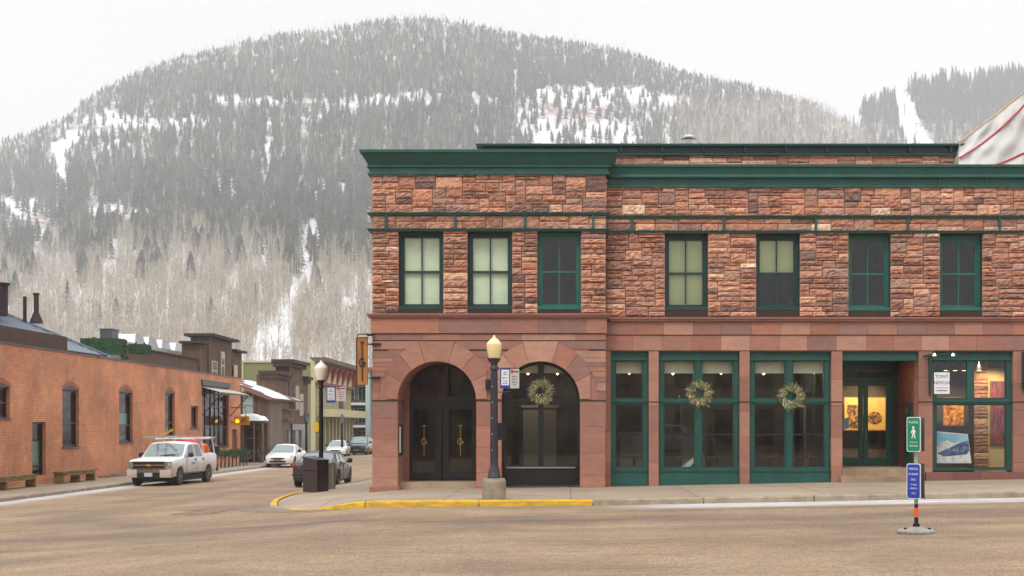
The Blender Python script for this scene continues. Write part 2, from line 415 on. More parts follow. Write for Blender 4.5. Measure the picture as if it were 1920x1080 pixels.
brk.inputs['Color1'].default_value = (1, 1, 1, 1); brk.inputs['Color2'].default_value = (.92, .92, .92, 1); brk.inputs['Mortar'].default_value = (.45, .45, .45, 1)
cbase = mixc(1.0, cbase, brk.outputs[0], 'MULTIPLY')
L(cbase, b_.inputs['Base Color']); b_.inputs['Roughness'].default_value = .9
MT['sidewalk'] = swm
s = MB(); NS = 10
for (a, b) in zip(K, inner):
    for i in range(NS + 1):
        t = i / NS; x = a[0] + (b[0] - a[0]) * t; y = a[1] + (b[1] - a[1]) * t
        h = kh(*a); h = h + (.13 - h) * smooth(0, .35, t)
        s.v.append((x, y, zroad(x, y) + h - (.10 if i == 0 else 0)))
for j in range(len(K) - 1):
    for i in range(NS): s.face((j * (NS + 1) + i, j * (NS + 1) + i + 1, (j + 1) * (NS + 1) + i + 1, (j + 1) * (NS + 1) + i))
tag(s.build('sidewalk', swm, smooth_=True), kind='structure', label='tan concrete sidewalk wrapping the street corner')
def kerb(pts, side, name, yellow, hf, label):
    mb = MB(); seg = 0; acc = 0; n = len(pts); i = 0
    while i < n - 1:
        j = i; L_ = 0
        target = 2.3
        while j < n - 1 and L_ < target: L_ += (Vector(pts[j + 1]) - Vector(pts[j])).length; j += 1
        ring = []
        for k in range(i, j + 1):
            p = Vector(pts[k]); t = (Vector(pts[min(k + 1, n - 1)]) - Vector(pts[max(k - 1, 0)])).normalized()
            if k == i: p = p + t * .012
            if k == j: p = p - t * .012
            nrm = Vector((-t.y, t.x)) * side
            z = zroad(p.x, p.y); h = hf(p.x, p.y) + .004
            q = p - nrm * .02; o1 = p; o2 = p + nrm * .03; o3 = p + nrm * .16
            ring.append([(q.x, q.y, z - .05), (o1.x, o1.y, z + h * .8), (o2.x, o2.y, z + h), (o3.x, o3.y, z + h), (o3.x, o3.y, z - .1)])
        mid = pts[(i + j) // 2]; mb.mi = 1 if yellow(*mid) else 0
        mb.loft(ring, closed=False, cap=False)
        for rr in (ring[0], ring[-1]): mb.poly(rr)
        i = j
    return tag(mb.build(name, [MT['kerb'], MT['yellow']]), kind='structure', label=label)
kerb([(p[0], p[1]) for p in K], -1, 'kerb', lambda x, y: (x < .5 and x > -5.75 and y < 29.2) or (33.0 < y < 46), kh, 'concrete kerb painted yellow at the street corner')
# left sidewalk
s = MB()
for (x, y) in LKr:
    for i, t in enumerate((0, .1, .5, 1)):
        xx = x + (-23.6 - x) * t; s.v.append((xx, y, zroad(-19.2 + (xx - x) * .1, y) + .13 - (.08 if i == 0 else 0)))
for j in range(len(LKr) - 1):
    for i in range(3): s.face((j * 4 + i, (j + 1) * 4 + i, (j + 1) * 4 + i + 1, j * 4 + i + 1))
tag(s.build('sidewalk', swm, smooth_=True), kind='structure', label='sidewalk in front of the orange brick building')
kerb(LKr, 1, 'kerb', lambda x, y: False, lambda x, y: .13, 'grey stone kerb on the far side of the side street')
m_ = MB(); pt_ = []
for k_ in range(40):
    a_ = 2 * PI * k_ / 40; r_ = 1 + .25 * math.sin(3 * a_ + 1) + .18 * math.sin(7 * a_) + .1 * math.sin(13 * a_); x_, y_ = -8.75 + 1.15 * r_ * math.cos(a_), 32.6 + 1.7 * r_ * math.sin(a_); pt_.append((x_, y_, zroad(x_, y_) + .007))
for k_ in range(40): m_.poly([(-8.75, 32.6, zroad(-8.75, 32.6) + .007), pt_[k_], pt_[(k_ + 1) % 40]])
tag(m_.build('asphalt_patch', M_('broken_asphalt', (96, 82, 70), .9, c2=(140, 118, 98), scale=3, stretch=(1, 1.6, 1), bump=.8, bscale=14)), kind='structure', label='dark broken asphalt beside the corner kerb')
# gutter pan at the corner
s = MB(); arc = [p for p in K if -8.3 < p[0] < -4.9 and p[1] < 36]
for k_, p in enumerate(arc):
    t = Vector(arc[min(k_ + 1, len(arc) - 1)]) - Vector(arc[max(k_ - 1, 0)]); t.normalize(); nrm = Vector((-t.y, t.x))
    wd = .75 * math.sin(PI * k_ / (len(arc) - 1)) + .05
    a = Vector(p) - nrm * -.0; b2 = Vector(p) + nrm * wd
    s.v += [(a.x, a.y, zroad(a.x, a.y) + .006), (b2.x, b2.y, zroad(b2.x, b2.y) + .006)]
for k_ in range(len(arc) - 1): s.face((2 * k_, 2 * k_ + 1, 2 * k_ + 3, 2 * k_ + 2))
MT['gutter'] = M_('gutter_pan', (128, 112, 96), .9, var=.3, scale=4)
tag(s.build('gutter', MT['gutter']), kind='structure', label='pale concrete gutter pan round the street corner')

# ---------------------------------------------------------------- mountains
SKY = [(-900, 420), (-300, 330), (0, 268), (60, 250), (130, 218), (150, 195), (200, 165), (260, 135), (350, 105), (430, 88), (500, 70), (520, 64), (600, 60), (680, 44), (770, 33), (850, 40), (930, 57), (960, 64), (1050, 77), (1130, 88), (1200, 108), (1290, 138), (1400, 162), (1480, 180), (1530, 198), (1583, 228), (1650, 275), (1800, 340), (2100, 420), (2700, 500)]
SKB = [(1200, 330), (1450, 290), (1560, 250), (1600, 232), (1620, 204), (1660, 186), (1690, 178), (1700, 166), (1780, 150), (1850, 146), (1920, 140), (2100, 120), (2500, 160), (3000, 260)]
sxA, syA = zip(*SKY); sxB, syB = zip(*SKB)
BASEP = 705.0
def skyA(px): return np.interp(px, sxA, syA)
def skyB(px): return np.interp(px, sxB, syB)
def wob(a, b):
    return (np.sin(a * .013 + 1.3 * np.sin(b * .021)) + .6 * np.sin(a * .037 + b * .05 + 2) + .4 * np.sin(a * .09 - b * .031)) / 2
def surfA(px, py):
    t = np.clip((BASEP - py) / (BASEP - skyA(px)), 0, 1.0)
    Y = 430 + 870 * t ** 1.12 + 22 * wob(px, py) * t
    return Y
def surfB(px, py):
    t = np.clip((430 - py) / (430 - skyB(px)), 0, 1.0)
    return 1000 + 420 * t + 12 * wob(px, py)
def to3(px, py, Y): return np.stack([(px - CX) * Y / F, Y, CZ - (py - CY) * Y / F], -1)
def inpoly(px, py, poly):
    ins = np.zeros(px.shape, bool); n = len(poly)
    for i in range(n):
        x1, y1 = poly[i]; x2, y2 = poly[(i + 1) % n]
        c = ((y1 > py) != (y2 > py)) & (px < (x2 - x1) * (py - y1) / (y2 - y1 + 1e-9) + x1); ins ^= c
    return ins
SNOWP = [  # snow openings where the forest thins: polygon, share of trees kept
    ([(92, 275), (132, 250), (150, 262), (126, 285), (128, 360), (112, 345), (104, 300)], .03),
    ([(122, 250), (145, 222), (200, 205), (262, 225), (280, 240), (200, 248), (128, 268)], .15),
    ([(250, 222), (330, 225), (380, 215), (388, 236), (300, 246), (250, 248)], .25),
    ([(555, 192), (560, 184), (640, 192), (700, 182), (800, 166), (800, 188), (720, 198), (640, 200)], .24),
    ([(400, 180), (560, 186), (560, 200), (400, 196)], .38), ([(800, 172), (960, 180), (960, 192), (800, 186)], .45), ([(120, 232), (390, 222), (392, 238), (120, 250)], .25), ([(140, 270), (240, 262), (300, 268), (200, 280)], .4), ([(430, 330), (445, 330), (438, 430), (424, 430)], .3), ([(205, 420), (222, 420), (214, 520), (200, 520)], .3), ([(60, 430), (90, 430), (84, 480), (56, 480)], .35), ([(345, 420), (360, 420), (352, 500), (338, 500)], .3), ([(500, 230), (512, 230), (506, 330), (494, 330)], .4), ([(690, 480), (705, 480), (700, 600), (684, 600)], .3),
    ([(970, 180), (1020, 165), (1150, 160), (1240, 170), (1310, 192), (1280, 204), (1180, 215), (1190, 270), (975, 275)], .24),
    ([(1190, 200), (1290, 215), (1260, 275), (1190, 275)], .65),
    ([(-10, 375), (60, 372), (95, 400), (95, 418), (40, 425), (-10, 415)], .14),
    ([(150, 402), (185, 382), (240, 392), (285, 400), (285, 414), (220, 412)], .12),
    ([(600, 325), (620, 325), (610, 390), (602, 440), (600, 510), (562, 526), (562, 470), (578, 410)], .16),
    ([(560, 520), (590, 510), (560, 560), (545, 600), (548, 680), (470, 690), (482, 650), (520, 610), (540, 570)], .12),
    ([(590, 215), (602, 215), (606, 260), (594, 260)], .3),
    ([(655, 330), (668, 330), (664, 470), (650, 470)], .35), ([(505, 380), (520, 380), (498, 500), (486, 500)], .35),
    ([(435, 470), (450, 470), (446, 560), (432, 560)], .35), ([(305, 330), (312, 330), (318, 470), (306, 470)], .45),
    ([(640, 565), (672, 560), (668, 600), (640, 600)], .2)]
SNOWB = [([(1674, 165), (1692, 165), (1716, 200), (1735, 270), (1700, 275), (1684, 225)], .02), ([(1588, 232), (1616, 212), (1614, 228), (1592, 240)], .05), ([(1722, 225), (1752, 272), (1735, 275), (1720, 240)], .2)]
ROCKS = [(1010, 1290, 198, 222), (1000, 1180, 196, 215), (125, 330, 236, 250), (560, 800, 196, 204), (0, 100, 400, 418)]
def hill(name, surf, sky, px0, px1, base, n, label, rocks):
    xs = np.linspace(px0, px1, n); ts = np.linspace(0, 1, 110)
    PXg, T = np.meshgrid(xs, ts); S = sky(PXg); PY = base - (base - S) * T
    Yg = surf(PXg, PY); V = to3(PXg, PY, Yg)
    V[..., 2] += 1.2 * np.sin(PXg * .11 + PY * .2) + .8 * np.sin(PXg * .31 - PY * .13)
    # foot skirt and back slope so the hill is a solid landform
    foot = V[0].copy(); foot[:, 1] -= 170; foot[:, 2] = -9
    back = V[-1].copy(); back[:, 1] += 500; back[:, 2] -= 260
    V = np.concatenate([foot[None], V, back[None]], 0)
    rows = V.shape[0]; idx = np.arange(rows * n).reshape(rows, n)
    fs = np.stack([idx[:-1, :-1], idx[:-1, 1:], idx[1:, 1:], idx[1:, :-1]], -1).reshape(-1, 4)
    me = bpy.data.meshes.new(name); me.from_pydata(V.reshape(-1, 3).tolist(), [], fs.tolist())
    rc = np.zeros((rows, n)); 
    for (a, b, c, d) in rocks:
        yy = (PY - (c + d) / 2 - 5 * np.sin(PXg * .03)) / ((d - c) / 2)
        m_ = (np.exp(-yy ** 2) * ((PXg > a) & (PXg < b))); rc[1:-1] = np.maximum(rc[1:-1], m_)
    arr = np.zeros((rows * n, 4), np.float32); arr[:, 0] = rc.ravel(); arr[:, 3] = 1
    op = np.zeros((rows, n))
    for poly, f in (SNOWP if base > 600 else SNOWB):
        op[1:-1] = np.maximum(op[1:-1], inpoly(PXg + 4 * np.sin(PY * .3), PY + 3 * np.sin(PXg * .2), poly) * (1 - .6 * f))
    arr[:, 1] = op.ravel(); zn = np.zeros((rows, n)); zn[1:-1] = np.clip((PY - (468 + 26 * np.sin(PXg * .011 + 1) + 22 * np.sin(PXg * .047)) + 12) / 30, 0, 1) if base > 600 else 0; arr[:, 2] = zn.ravel()
    ca = me.color_attributes.new('Col', 'FLOAT_COLOR', 'POINT'); ca.data.foreach_set('color', arr.ravel())
    me.polygons.foreach_set('use_smooth', [True] * len(me.polygons)); me.materials.append(MT['slope'])
    o = bpy.data.objects.new(name, me); col.objects.link(o); return tag(o, label, kind='structure')
m, nt_, b_ = newmat('snowy_slope'); L = nt_.links.new; tcn = nt_.nodes.new('ShaderNodeTexCoord')
at = nt_.nodes.new('ShaderNodeAttribute'); at.attribute_name = 'Col'; ss = nt_.nodes.new('ShaderNodeSeparateColor'); L(at.outputs['Color'], ss.inputs[0])
snc = ramp(noise(.05, 8, .7), [(.35, (.62, .62, .63)), (.6, (.80, .80, .82))])
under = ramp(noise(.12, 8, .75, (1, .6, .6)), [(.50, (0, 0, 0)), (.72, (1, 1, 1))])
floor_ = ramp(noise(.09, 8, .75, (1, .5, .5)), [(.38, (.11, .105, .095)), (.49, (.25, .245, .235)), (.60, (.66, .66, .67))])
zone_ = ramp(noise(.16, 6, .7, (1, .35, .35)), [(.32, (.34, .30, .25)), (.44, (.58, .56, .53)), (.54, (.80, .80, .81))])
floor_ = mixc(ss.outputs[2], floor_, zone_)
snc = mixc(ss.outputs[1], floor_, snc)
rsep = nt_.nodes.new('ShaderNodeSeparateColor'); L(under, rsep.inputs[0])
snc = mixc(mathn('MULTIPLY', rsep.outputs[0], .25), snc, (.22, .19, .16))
rk = mathn('MULTIPLY', ss.outputs[0], mathn('MULTIPLY', mathn('SUBTRACT', noise(.10, 8, .75, (.5, 1, 3)), .40), 7))
rk = mathn('MINIMUM', mathn('MAXIMUM', rk, 0), .95)
L(mixc(rk, snc, (.20, .105, .085)), b_.inputs['Base Color']); b_.inputs['Roughness'].default_value = .9
MT['slope'] = m
hill('mountain', surfA, skyA, -900, 2700, BASEP, 900, 'forested snowy mountain behind the town', ROCKS)
hill('hill', surfB, skyB, 1200, 3000, 430, 240, 'far forested hill with a white ski run', [])

# ---------------------------------------------------------------- forest
def conifer_tpl(tiers, m, r, seed):
    rg = np.random.default_rng(seed); v = []; f = []
    v += [(-.012, 0, 0), (.012, -.01, 0), (.0, .014, 0), (0, 0, .9)]; f += [(0, 1, 3), (1, 2, 3), (2, 0, 3)]
    for k in range(tiers):
        t = k / (tiers - 1); zt = .20 + .80 * t ** .9; rad = r * (1 - t) ** .85 + .012
        top = min(1.0, zt + .11 + .03 * (1 - t)); b = len(v); v.append((rg.normal(0, .004), rg.normal(0, .004), top if k < tiers - 1 else 1.02))
        ph = rg.uniform(0, 6)
        for i in range(2 * m):
            a = ph + PI * i / m; q = rad * (rg.uniform(.78, 1.2) if i % 2 == 0 else rg.uniform(.3, .5)); dz = rg.uniform(-.03, .01) - (.035 if i % 2 == 0 else 0)
            v.append((q * math.cos(a), q * math.sin(a), zt + dz))
        for i in range(2 * m): f.append((b, b + 1 + i, b + 1 + (i + 1) % (2 * m)))
    return np.array(v), np.array(f)
def aspen_tpl(nb, seed):
    rg = np.random.default_rng(seed); v = []; f = []; kk = []
    w_ = .013
    for i in range(3):
        a = 2 * PI * i / 3; v.append((w_ * math.cos(a), w_ * math.sin(a), 0)); kk.append(0)
    v.append((rg.normal(0, .02), rg.normal(0, .02), 1)); kk.append(0); f += [(0, 1, 3), (1, 2, 3), (2, 0, 3)]
    for _ in range(nb):
        z = rg.uniform(.35, .92); a = rg.uniform(0, 2 * PI); l = (.30 - .20 * abs(z - .55)) * rg.uniform(.5, 1)
        dx, dy, dz = math.cos(a) * l * .6, math.sin(a) * l * .6, l * rg.uniform(.5, 1.0); b = len(v)
        th = rg.uniform(.003, .008); pa = a + PI / 2 + rg.uniform(-.8, .8)
        v += [(-th * math.cos(pa), -th * math.sin(pa), z), (th * math.cos(pa), th * math.sin(pa), z), (dx, dy, z + dz)]; kk += [1, 1, 1]; f.append((b, b + 1, b + 2))
        for __ in range(2):
            u = rg.uniform(.3, .9); b = len(v); ex, ey, ez = rg.normal(0, .05), rg.normal(0, .05), rg.uniform(.02, .09)
            v += [(dx * u - .003, dy * u, z + dz * u), (dx * u + .003, dy * u + .002, z + dz * u), (dx * u + ex, dy * u + ey, z + dz * u + ez)]; kk += [1, 1, 1]; f.append((b, b + 1, b + 2))
    return np.array(v), np.array(f), np.array(kk)
def scatter(name, tpls, pos, H, W, colr, mat, label, kinds=None, col2=None):
    V = []; Fc = []; C = []; off = 0; N = len(pos); pick = rng.integers(0, len(tpls), N); rot = rng.uniform(0, 6.28, N)
    for ti, tp in enumerate(tpls):
        ids = np.where(pick == ti)[0]
        if not len(ids): continue
        tv, tf = tp[0], tp[1]; nv = len(tv)
        c, s_ = np.cos(rot[ids]), np.sin(rot[ids]); h = H[ids][:, None]; w_ = (H[ids] * W[ids])[:, None]
        x = (tv[None, :, 0] * c[:, None] - tv[None, :, 1] * s_[:, None]) * w_; y = (tv[None, :, 0] * s_[:, None] + tv[None, :, 1] * c[:, None]) * w_; z = tv[None, :, 2] * h
        vv = np.stack([x, y, z], -1) + pos[ids][:, None, :]; V.append(vv.reshape(-1, 3))
        Fc.append((tf[None] + (np.arange(len(ids)) * nv)[:, None, None] + off).reshape(-1, 3)); off += len(ids) * nv
        cc = np.repeat(colr[ids][:, None, :], nv, 1)
        if len(tp) > 2: cc = np.where(tp[2][None, :, None] == 1, np.repeat(col2[ids][:, None, :], nv, 1), cc)
        C.append(cc.reshape(-1, 3))
    V = np.concatenate(V); Fc = np.concatenate(Fc); C = np.concatenate(C)
    me = bpy.data.meshes.new(name); me.vertices.add(len(V)); me.vertices.foreach_set('co', V.astype(np.float32).ravel())
    me.loops.add(len(Fc) * 3); me.loops.foreach_set('vertex_index', Fc.astype(np.int32).ravel())
    me.polygons.add(len(Fc)); me.polygons.foreach_set('loop_start', np.arange(0, len(Fc) * 3, 3, dtype=np.int32))
    me.update(calc_edges=True)
    ca = me.color_attributes.new('Col', 'FLOAT_COLOR', 'POINT'); ca.data.foreach_set('color', np.concatenate([C, np.ones((len(C), 1))], 1).astype(np.float32).ravel())
    me.materials.append(mat); o = bpy.data.objects.new(name, me); col.objects.link(o); return tag(o, label, kind='stuff')
MT['conifer'] = M_('conifer_needles', (1, 1, 1), .9, attr=True, var=.3, scale=.9)
MT['aspen'] = M_('bare_bark', (1, 1, 1), .9, attr=True)
CON = [conifer_tpl(7, 5, .17, s_) for s_ in range(5)]
ASP = [aspen_tpl(14, s_ + 20) for s_ in range(6)]
def keepmask(px, py, polys):
    k = np.ones(px.shape)
    jx = px + rng.normal(0, 3.0, px.shape); jy = py + rng.normal(0, 3, px.shape)
    for poly, f in polys:
        for dy in (0, 9, 18): k = np.where(inpoly(jx, jy - dy, poly), np.minimum(k, f if dy < 18 else .35 + .65 * f), k)
    return rng.random(px.shape) < k
def streaks(px, py):   # downslope gaps between stands
    return np.sin(px * .21 + 2.2 * np.sin(px * .017) + .006 * py) + .8 * np.sin(px * .083 + .012 * py + 1) + .7 * np.sin(px * .4 + np.sin(py * .03) * 2)
def line_treeline(px):  # below this row the aspens take over
    return 468 + 26 * np.sin(px * .011 + 1) + 22 * np.sin(px * .047) + 9 * np.sin(px * .13)
# candidate points in a regular angular density, thinned
def cand(n, x0, x1, y0, y1): return rng.uniform(x0, x1, n), rng.uniform(y0, y1, n)
px, py = cand(86000, -120, 2000, 20, 620)
tl = line_treeline(px); sky_ = skyA(px)
ok = (py > sky_) & (px < 1780)
ok &= (py < tl + rng.exponential(14, len(px))) | (rng.random(len(px)) < .03)
ok &= ~((px > 990) & (py > 325))
dens = np.clip(.98 - (py - 230) / 480, .28, 1) * np.where(py > 230, .92, 1)
upper = (py < 175 + 20 * np.sin(px * .01)) 
dens = np.where(upper & (px > 330) & (px < 900), dens * .70, dens)
dens *= np.where(streaks(px, py) > np.where(py < 180, 1.6, .78), .20, 1.0)
dens = np.where(~upper & (py < 330), dens * .8, dens); dens = np.where(py > 330, dens * .62, dens)
pale = (px > 1290) & (py > 205) ; dens = np.where(pale, dens * .45, dens)
ok &= rng.random(len(px)) < dens
ok &= keepmask(px, py, SNOWP)
px, py = px[ok], py[ok]; Y = surfA(px, py); pos = to3(px, py, Y); pos[:, 2] -= .6
H = rng.uniform(8.5, 15.5, len(px)) * np.clip(.55 + (py - skyA(px)) / 130, .55, 1) * np.where(py > 330, 1.2, .84); W = rng.uniform(.95, 1.65, len(px))
g_ = (rng.uniform(.55, 1.35, len(px)) * (1 + .35 * np.sin(px * .045 + 2 * np.sin(py * .03))))[:, None]; fr = (rng.random(len(px)) < .25)[:, None] * rng.uniform(.0, .5, len(px))[:, None]
hi = np.clip((230 - py) / 160, 0, 1)[:, None] * .06
colr = np.array([[.048, .055, .044]]) * g_ * (1 - fr) + np.array([[.42, .42, .42]]) * fr * .45 + hi * .35
size = H / Y
vis = (px > 0) & (px < 690) & (py - 30 < 560)
score = np.where(vis, size * (1 + .15 * (py > 380)), 0); big = np.argsort(-score)[:290]
mask = np.ones(len(px), bool); mask[big] = False
scatter('conifer_forest', CON, pos[mask], H[mask], W[mask], colr[mask], MT['conifer'], 'dark conifer forest covering the mountain above the bare aspens')
# hill B conifers
bx, by = cand(8000, 1560, 2200, 120, 300)
ok = (by > skyB(bx)) & (rng.random(len(bx)) < np.where(by > 235, .25, .85)) & keepmask(bx, by, SNOWB) & ~inpoly(bx, by, SNOWB[0][0])
bx, by = bx[ok], by[ok]; Yb = surfB(bx, by); pb = to3(bx, by, Yb); pb[:, 2] -= .8
scatter('conifer_forest', CON, pb, rng.uniform(9, 19, len(bx)), rng.uniform(.75, 1.2, len(bx)), np.array([[.05, .057, .05]]) * rng.uniform(.6, 1.5, len(bx))[:, None], MT['conifer'], 'dark conifer forest either side of the ski run')
# individual large spruces on the lower slope
CONB = []
mats_ = []
for k in range(6):
    tv, tf = conifer_tpl(12, 8, .165 + .01 * (k % 3), 60 + k)
    me = bpy.data.meshes.new('spruce_tree'); me.from_pydata(tv.tolist(), [], tf.tolist())
    c = np.array([.046, .055, .043]) * (.65 + .17 * k); ca = me.color_attributes.new('Col', 'FLOAT_COLOR', 'POINT')
    ca.data.foreach_set('color', np.tile(np.append(c, 1).astype(np.float32), len(tv))); me.materials.append(MT['conifer']); CONB.append(me)
for n_, i in enumerate(big):
    o = bpy.data.objects.new('spruce_tree', CONB[n_ % 6]); col.objects.link(o)
    o.location = tuple(pos[i]); o.scale = (H[i] * W[i], H[i] * W[i], H[i]); o.rotation_euler = (0, 0, n_ * 1.7)
    tag(o, 'dark grey-green spruce on the steep snowy lower mountainside', 'spruce', 'large spruces on the lower mountainside')
# bare aspens
ax, ay = cand(22500, -120, 990, 420, 716)
ok = (ay > line_treeline(ax) - rng.exponential(20, len(ax)))
ok &= keepmask(ax, ay, SNOWP) & (rng.random(len(ax)) < np.where(streaks(ax * 1.3 + 50, ay) > 1.2, .3, np.clip(1.1 - (ay - 480) / 300, .35, 1)))
ax, ay = ax[ok], ay[ok]
a2, b2 = cand(16000, -120, 1750, 20, 480); up2 = (b2 > skyA(a2) + 4) & (b2 < line_treeline(a2)) & ((b2 < 330) | (rng.random(len(a2)) < .45)) & ~((a2 > 990) & (b2 > 325))
pr = np.where((b2 < 190) & (a2 > 300) & (a2 < 950), .95, .45); pr = np.where((a2 > 1230) & (b2 > 205), .95, pr)
ok = up2 & (rng.random(len(a2)) < pr) & keepmask(a2, b2, SNOWP)
ax = np.concatenate([ax, a2[ok]]); ay = np.concatenate([ay, b2[ok]])
e1, e2 = cand(5200, 1270, 1720, 200, 320); k_ = (e2 > skyA(e1) + 6); ax = np.concatenate([ax, e1[k_]]); ay = np.concatenate([ay, e2[k_]])
a3, b3 = cand(2500, 1300, 2200, 215, 300); ok = (b3 > skyB(a3)) & keepmask(a3, b3, SNOWB)
Ya = surfA(ax, ay); pa = to3(ax, ay, Ya); pa3 = to3(a3[ok], b3[ok], surfB(a3[ok], b3[ok])); pa = np.concatenate([pa, pa3]); n = len(pa); pa[:, 2] -= .5
tint = rng.uniform(.75, 1.2, n)[:, None]; warm = np.where(rng.random(n) < .5, 1, 0)[:, None]
trunk = np.array([[.52, .49, .42]]) * tint; twig = (np.array([[.42, .32, .215]]) * warm + np.array([[.30, .27, .22]]) * (1 - warm)) * tint
scatter('aspen_wood', ASP, pa, rng.uniform(9, 15, n), rng.uniform(.9, 1.3, n), trunk, MT['aspen'], 'leafless tan aspen wood on the mountain slope', col2=twig)
for cc_ in range(0): pass

# lift pylons on the ski run
for (qx, qy) in ((1719, 252), (1696, 216)):
    Yq = float(surfB(np.array(qx), np.array(qy))); p_ = P(qx, qy, Yq); mb = MB(); mb.tube([(p_[0], p_[1], p_[2] - 1), (p_[0], p_[1], p_[2] + 11)], .35, 6)
    mb.box(p_[0] - 2.5, p_[0] + 2.5, p_[1] - .3, p_[1] + .3, p_[2] + 10.6, p_[2] + 11.1)
    tag(mb.build('lift_pylon', MT['iron']), 'ski lift pylon standing %s on the white ski run' % ('lower' if qy > 230 else 'higher'), 'lift pylon', 'lift pylons on the ski run')

# air: light snowfall haze
hz = MB(); hz.box(-2600, 3200, -200, 2300, -16, 640)
hm = bpy.data.materials.new('snow_haze'); hm.use_nodes = True; hn = hm.node_tree; hn.nodes.clear()
ho = hn.nodes.new('ShaderNodeOutputMaterial'); hv = hn.nodes.new('ShaderNodeVolumePrincipled'); hv.inputs['Density'].default_value = .00036; hv.inputs['Color'].default_value = (.97, .98, 1, 1); hv.inputs['Anisotropy'].default_value = 0.0
hn.links.new(hv.outputs[0], ho.inputs['Volume']); tag(hz.build('haze', hm), 'pale snowy haze in the valley air', kind='stuff')
# ---------------------------------------------------------------- stone building
YT, YM = 34.3, 34.73        # front planes: corner tower, main wing
XT0, XT1 = PX(698, YT), PX(1136, YT); XM1 = 17.5
def tx(px): return PX(px, YT)
def tz(py): return PZ(py, YT)
def mx_(px): return PX(px, YM)
def mz(py): return PZ(py, YM)
PAL = [(178, 130, 108), (194, 144, 118), (158, 114, 97), (136, 100, 88), (210, 164, 136), (110, 86, 80), (172, 132, 114), (184, 126, 101), (226, 192, 164), (146, 116, 103), (168, 118, 96)]
PAL = [tuple((v * .86 + .14 * m_) * 1.18 for v, m_ in zip(lin(c), (.36, .20, .155))) for c in PAL]
PALW = [6, 4.5, 5, 2.6, 1.8, 1.0, 6, 4, .5, 4, 5]
ASH = [lin(c) for c in ((162, 114, 97), (155, 108, 93), (167, 121, 103), (149, 105, 92), (176, 133, 114), (144, 106, 96), (163, 111, 92))]
def stone_block(mb, x0, x1, z0, z1, Y, d, side=None):
    """one rock-faced block: lumpy bulged face with chamfered edges"""
    g = .0075; x0 += g; x1 -= g; z0 += g; z1 -= g
    nx_ = max(3, int((x1 - x0) / .065)); nz_ = 4 if z1 - z0 < .22 else 6
    tilt = random.uniform(-.4, .55); b = len(mb.v); lean = random.uniform(-.3, .3)
    ph = random.uniform(0, 6)
    for j in range(nz_ + 1):
        for i in range(nx_ + 1):
            u, v = i / nx_, j / nz_; e = min(u * (x1 - x0), (1 - u) * (x1 - x0), v * (z1 - z0), (1 - v) * (z1 - z0))
            if e < 1e-6: q = d * .28 + random.uniform(0, .008)
            else: q = d * (.80 + .35 * tilt * (v - .5) * 2 + .2 * lean * (u - .5)) + random.uniform(-.30, .30) * d + .12 * d * math.sin(ph + 9 * u)
            xx, zz = x0 + (x1 - x0) * u, z0 + (z1 - z0) * v
            if 0 < i < nx_: xx += random.uniform(-.012, .012)
            if 0 < j < nz_: zz += random.uniform(-.01, .01)
            if side is None: mb.v.append((xx, Y - q, zz))
            else: mb.v.append((side[0] + side[1] * q, xx, zz))
    c = random.choices(PAL, PALW)[0]; k = random.uniform(.82, 1.15); mb.cc = tuple(v * k for v in c)
    W_ = nx_ + 1
    for j in range(nz_):
        for i in range(nx_):
            a = b + j * W_ + i; mb.face((a, a + 1, a + W_ + 1, a + W_))
    # rim down to the wall plane
    rim = [(i, 0) for i in range(nx_ + 1)] + [(nx_, j) for j in range(1, nz_ + 1)] + [(i, nz_) for i in range(nx_ - 1, -1, -1)] + [(0, j) for j in range(nz_ - 1, 0, -1)]
    ids = [b + j * W_ + i for i, j in rim]; b2 = len(mb.v)
    for k_ in ids:
        p = mb.v[k_]; mb.v.append((p[0], Y + .02, p[2]) if side is None else (side[0] - .02 * side[1], p[1], p[2]))
    for k_ in range(len(ids)):
        l = (k_ + 1) % len(ids); mb.face((ids[k_], b2 + k_, b2 + l, ids[l]))
def fill_stones(mb, x0, x1, z0, z1, Y, unit, hs, hw, wr, d, side=None):
    cw = .09; nxc = max(2, round((x1 - x0) / cw)); nzc = max(1, round((z1 - z0) / unit)); cw = (x1 - x0) / nxc; ch = (z1 - z0) / nzc
    occ = [[False] * nxc for _ in range(nzc)]
    for j in range(nzc):
        i = 0
        while i < nxc:
            if occ[j][i]: i += 1; continue
            fw = 0
            while i + fw < nxc and not occ[j][i + fw]: fw += 1
            h = random.choices(hs, hw)[0]; h = min(h, nzc - j)
            wmin, wmax = wr; wd = random.randint(wmin, wmax)
            if fw - wd < wmin: wd = fw if fw <= wmax else fw // 2
            ww = wd
            while h > 1 and any(occ[j + b_][i + a_] for b_ in range(h) for a_ in range(ww)): h -= 1
            for b_ in range(h):
                for a_ in range(ww): occ[j + b_][i + a_] = True
            stone_block(mb, x0 + i * cw, x0 + (i + ww) * cw, z0 + j * ch, z0 + (j + h) * ch, Y, d * random.uniform(.65, 1.2), side)
            i += ww
def ashlar_row(mb, x0, x1, z0, z1, Y, th, wmin=.75, wmax=1.15, gap=.005, front=.0):
    x = x0; last = None
    while x < x1 - .01:
        w_ = random.uniform(wmin, wmax)
        if x1 - (x + w_) < wmin * .6: w_ = x1 - x
        c = random.choice([q for q in ASH if q is not last]); last = c; k = random.uniform(.9, 1.1); mb.cc = tuple(v * k for v in c)
        mb.box(x + gap / 2, min(x + w_, x1) - gap / 2, Y + random.uniform(-.003, .003) - front, Y + th, z0 + gap / 2, z1 - gap / 2)
        x += w_

bld = thing('stone_building', 'red sandstone corner building with green cornices and two arched openings on the left', 'building', (-1, 36, zroad(0, 34) + .1))
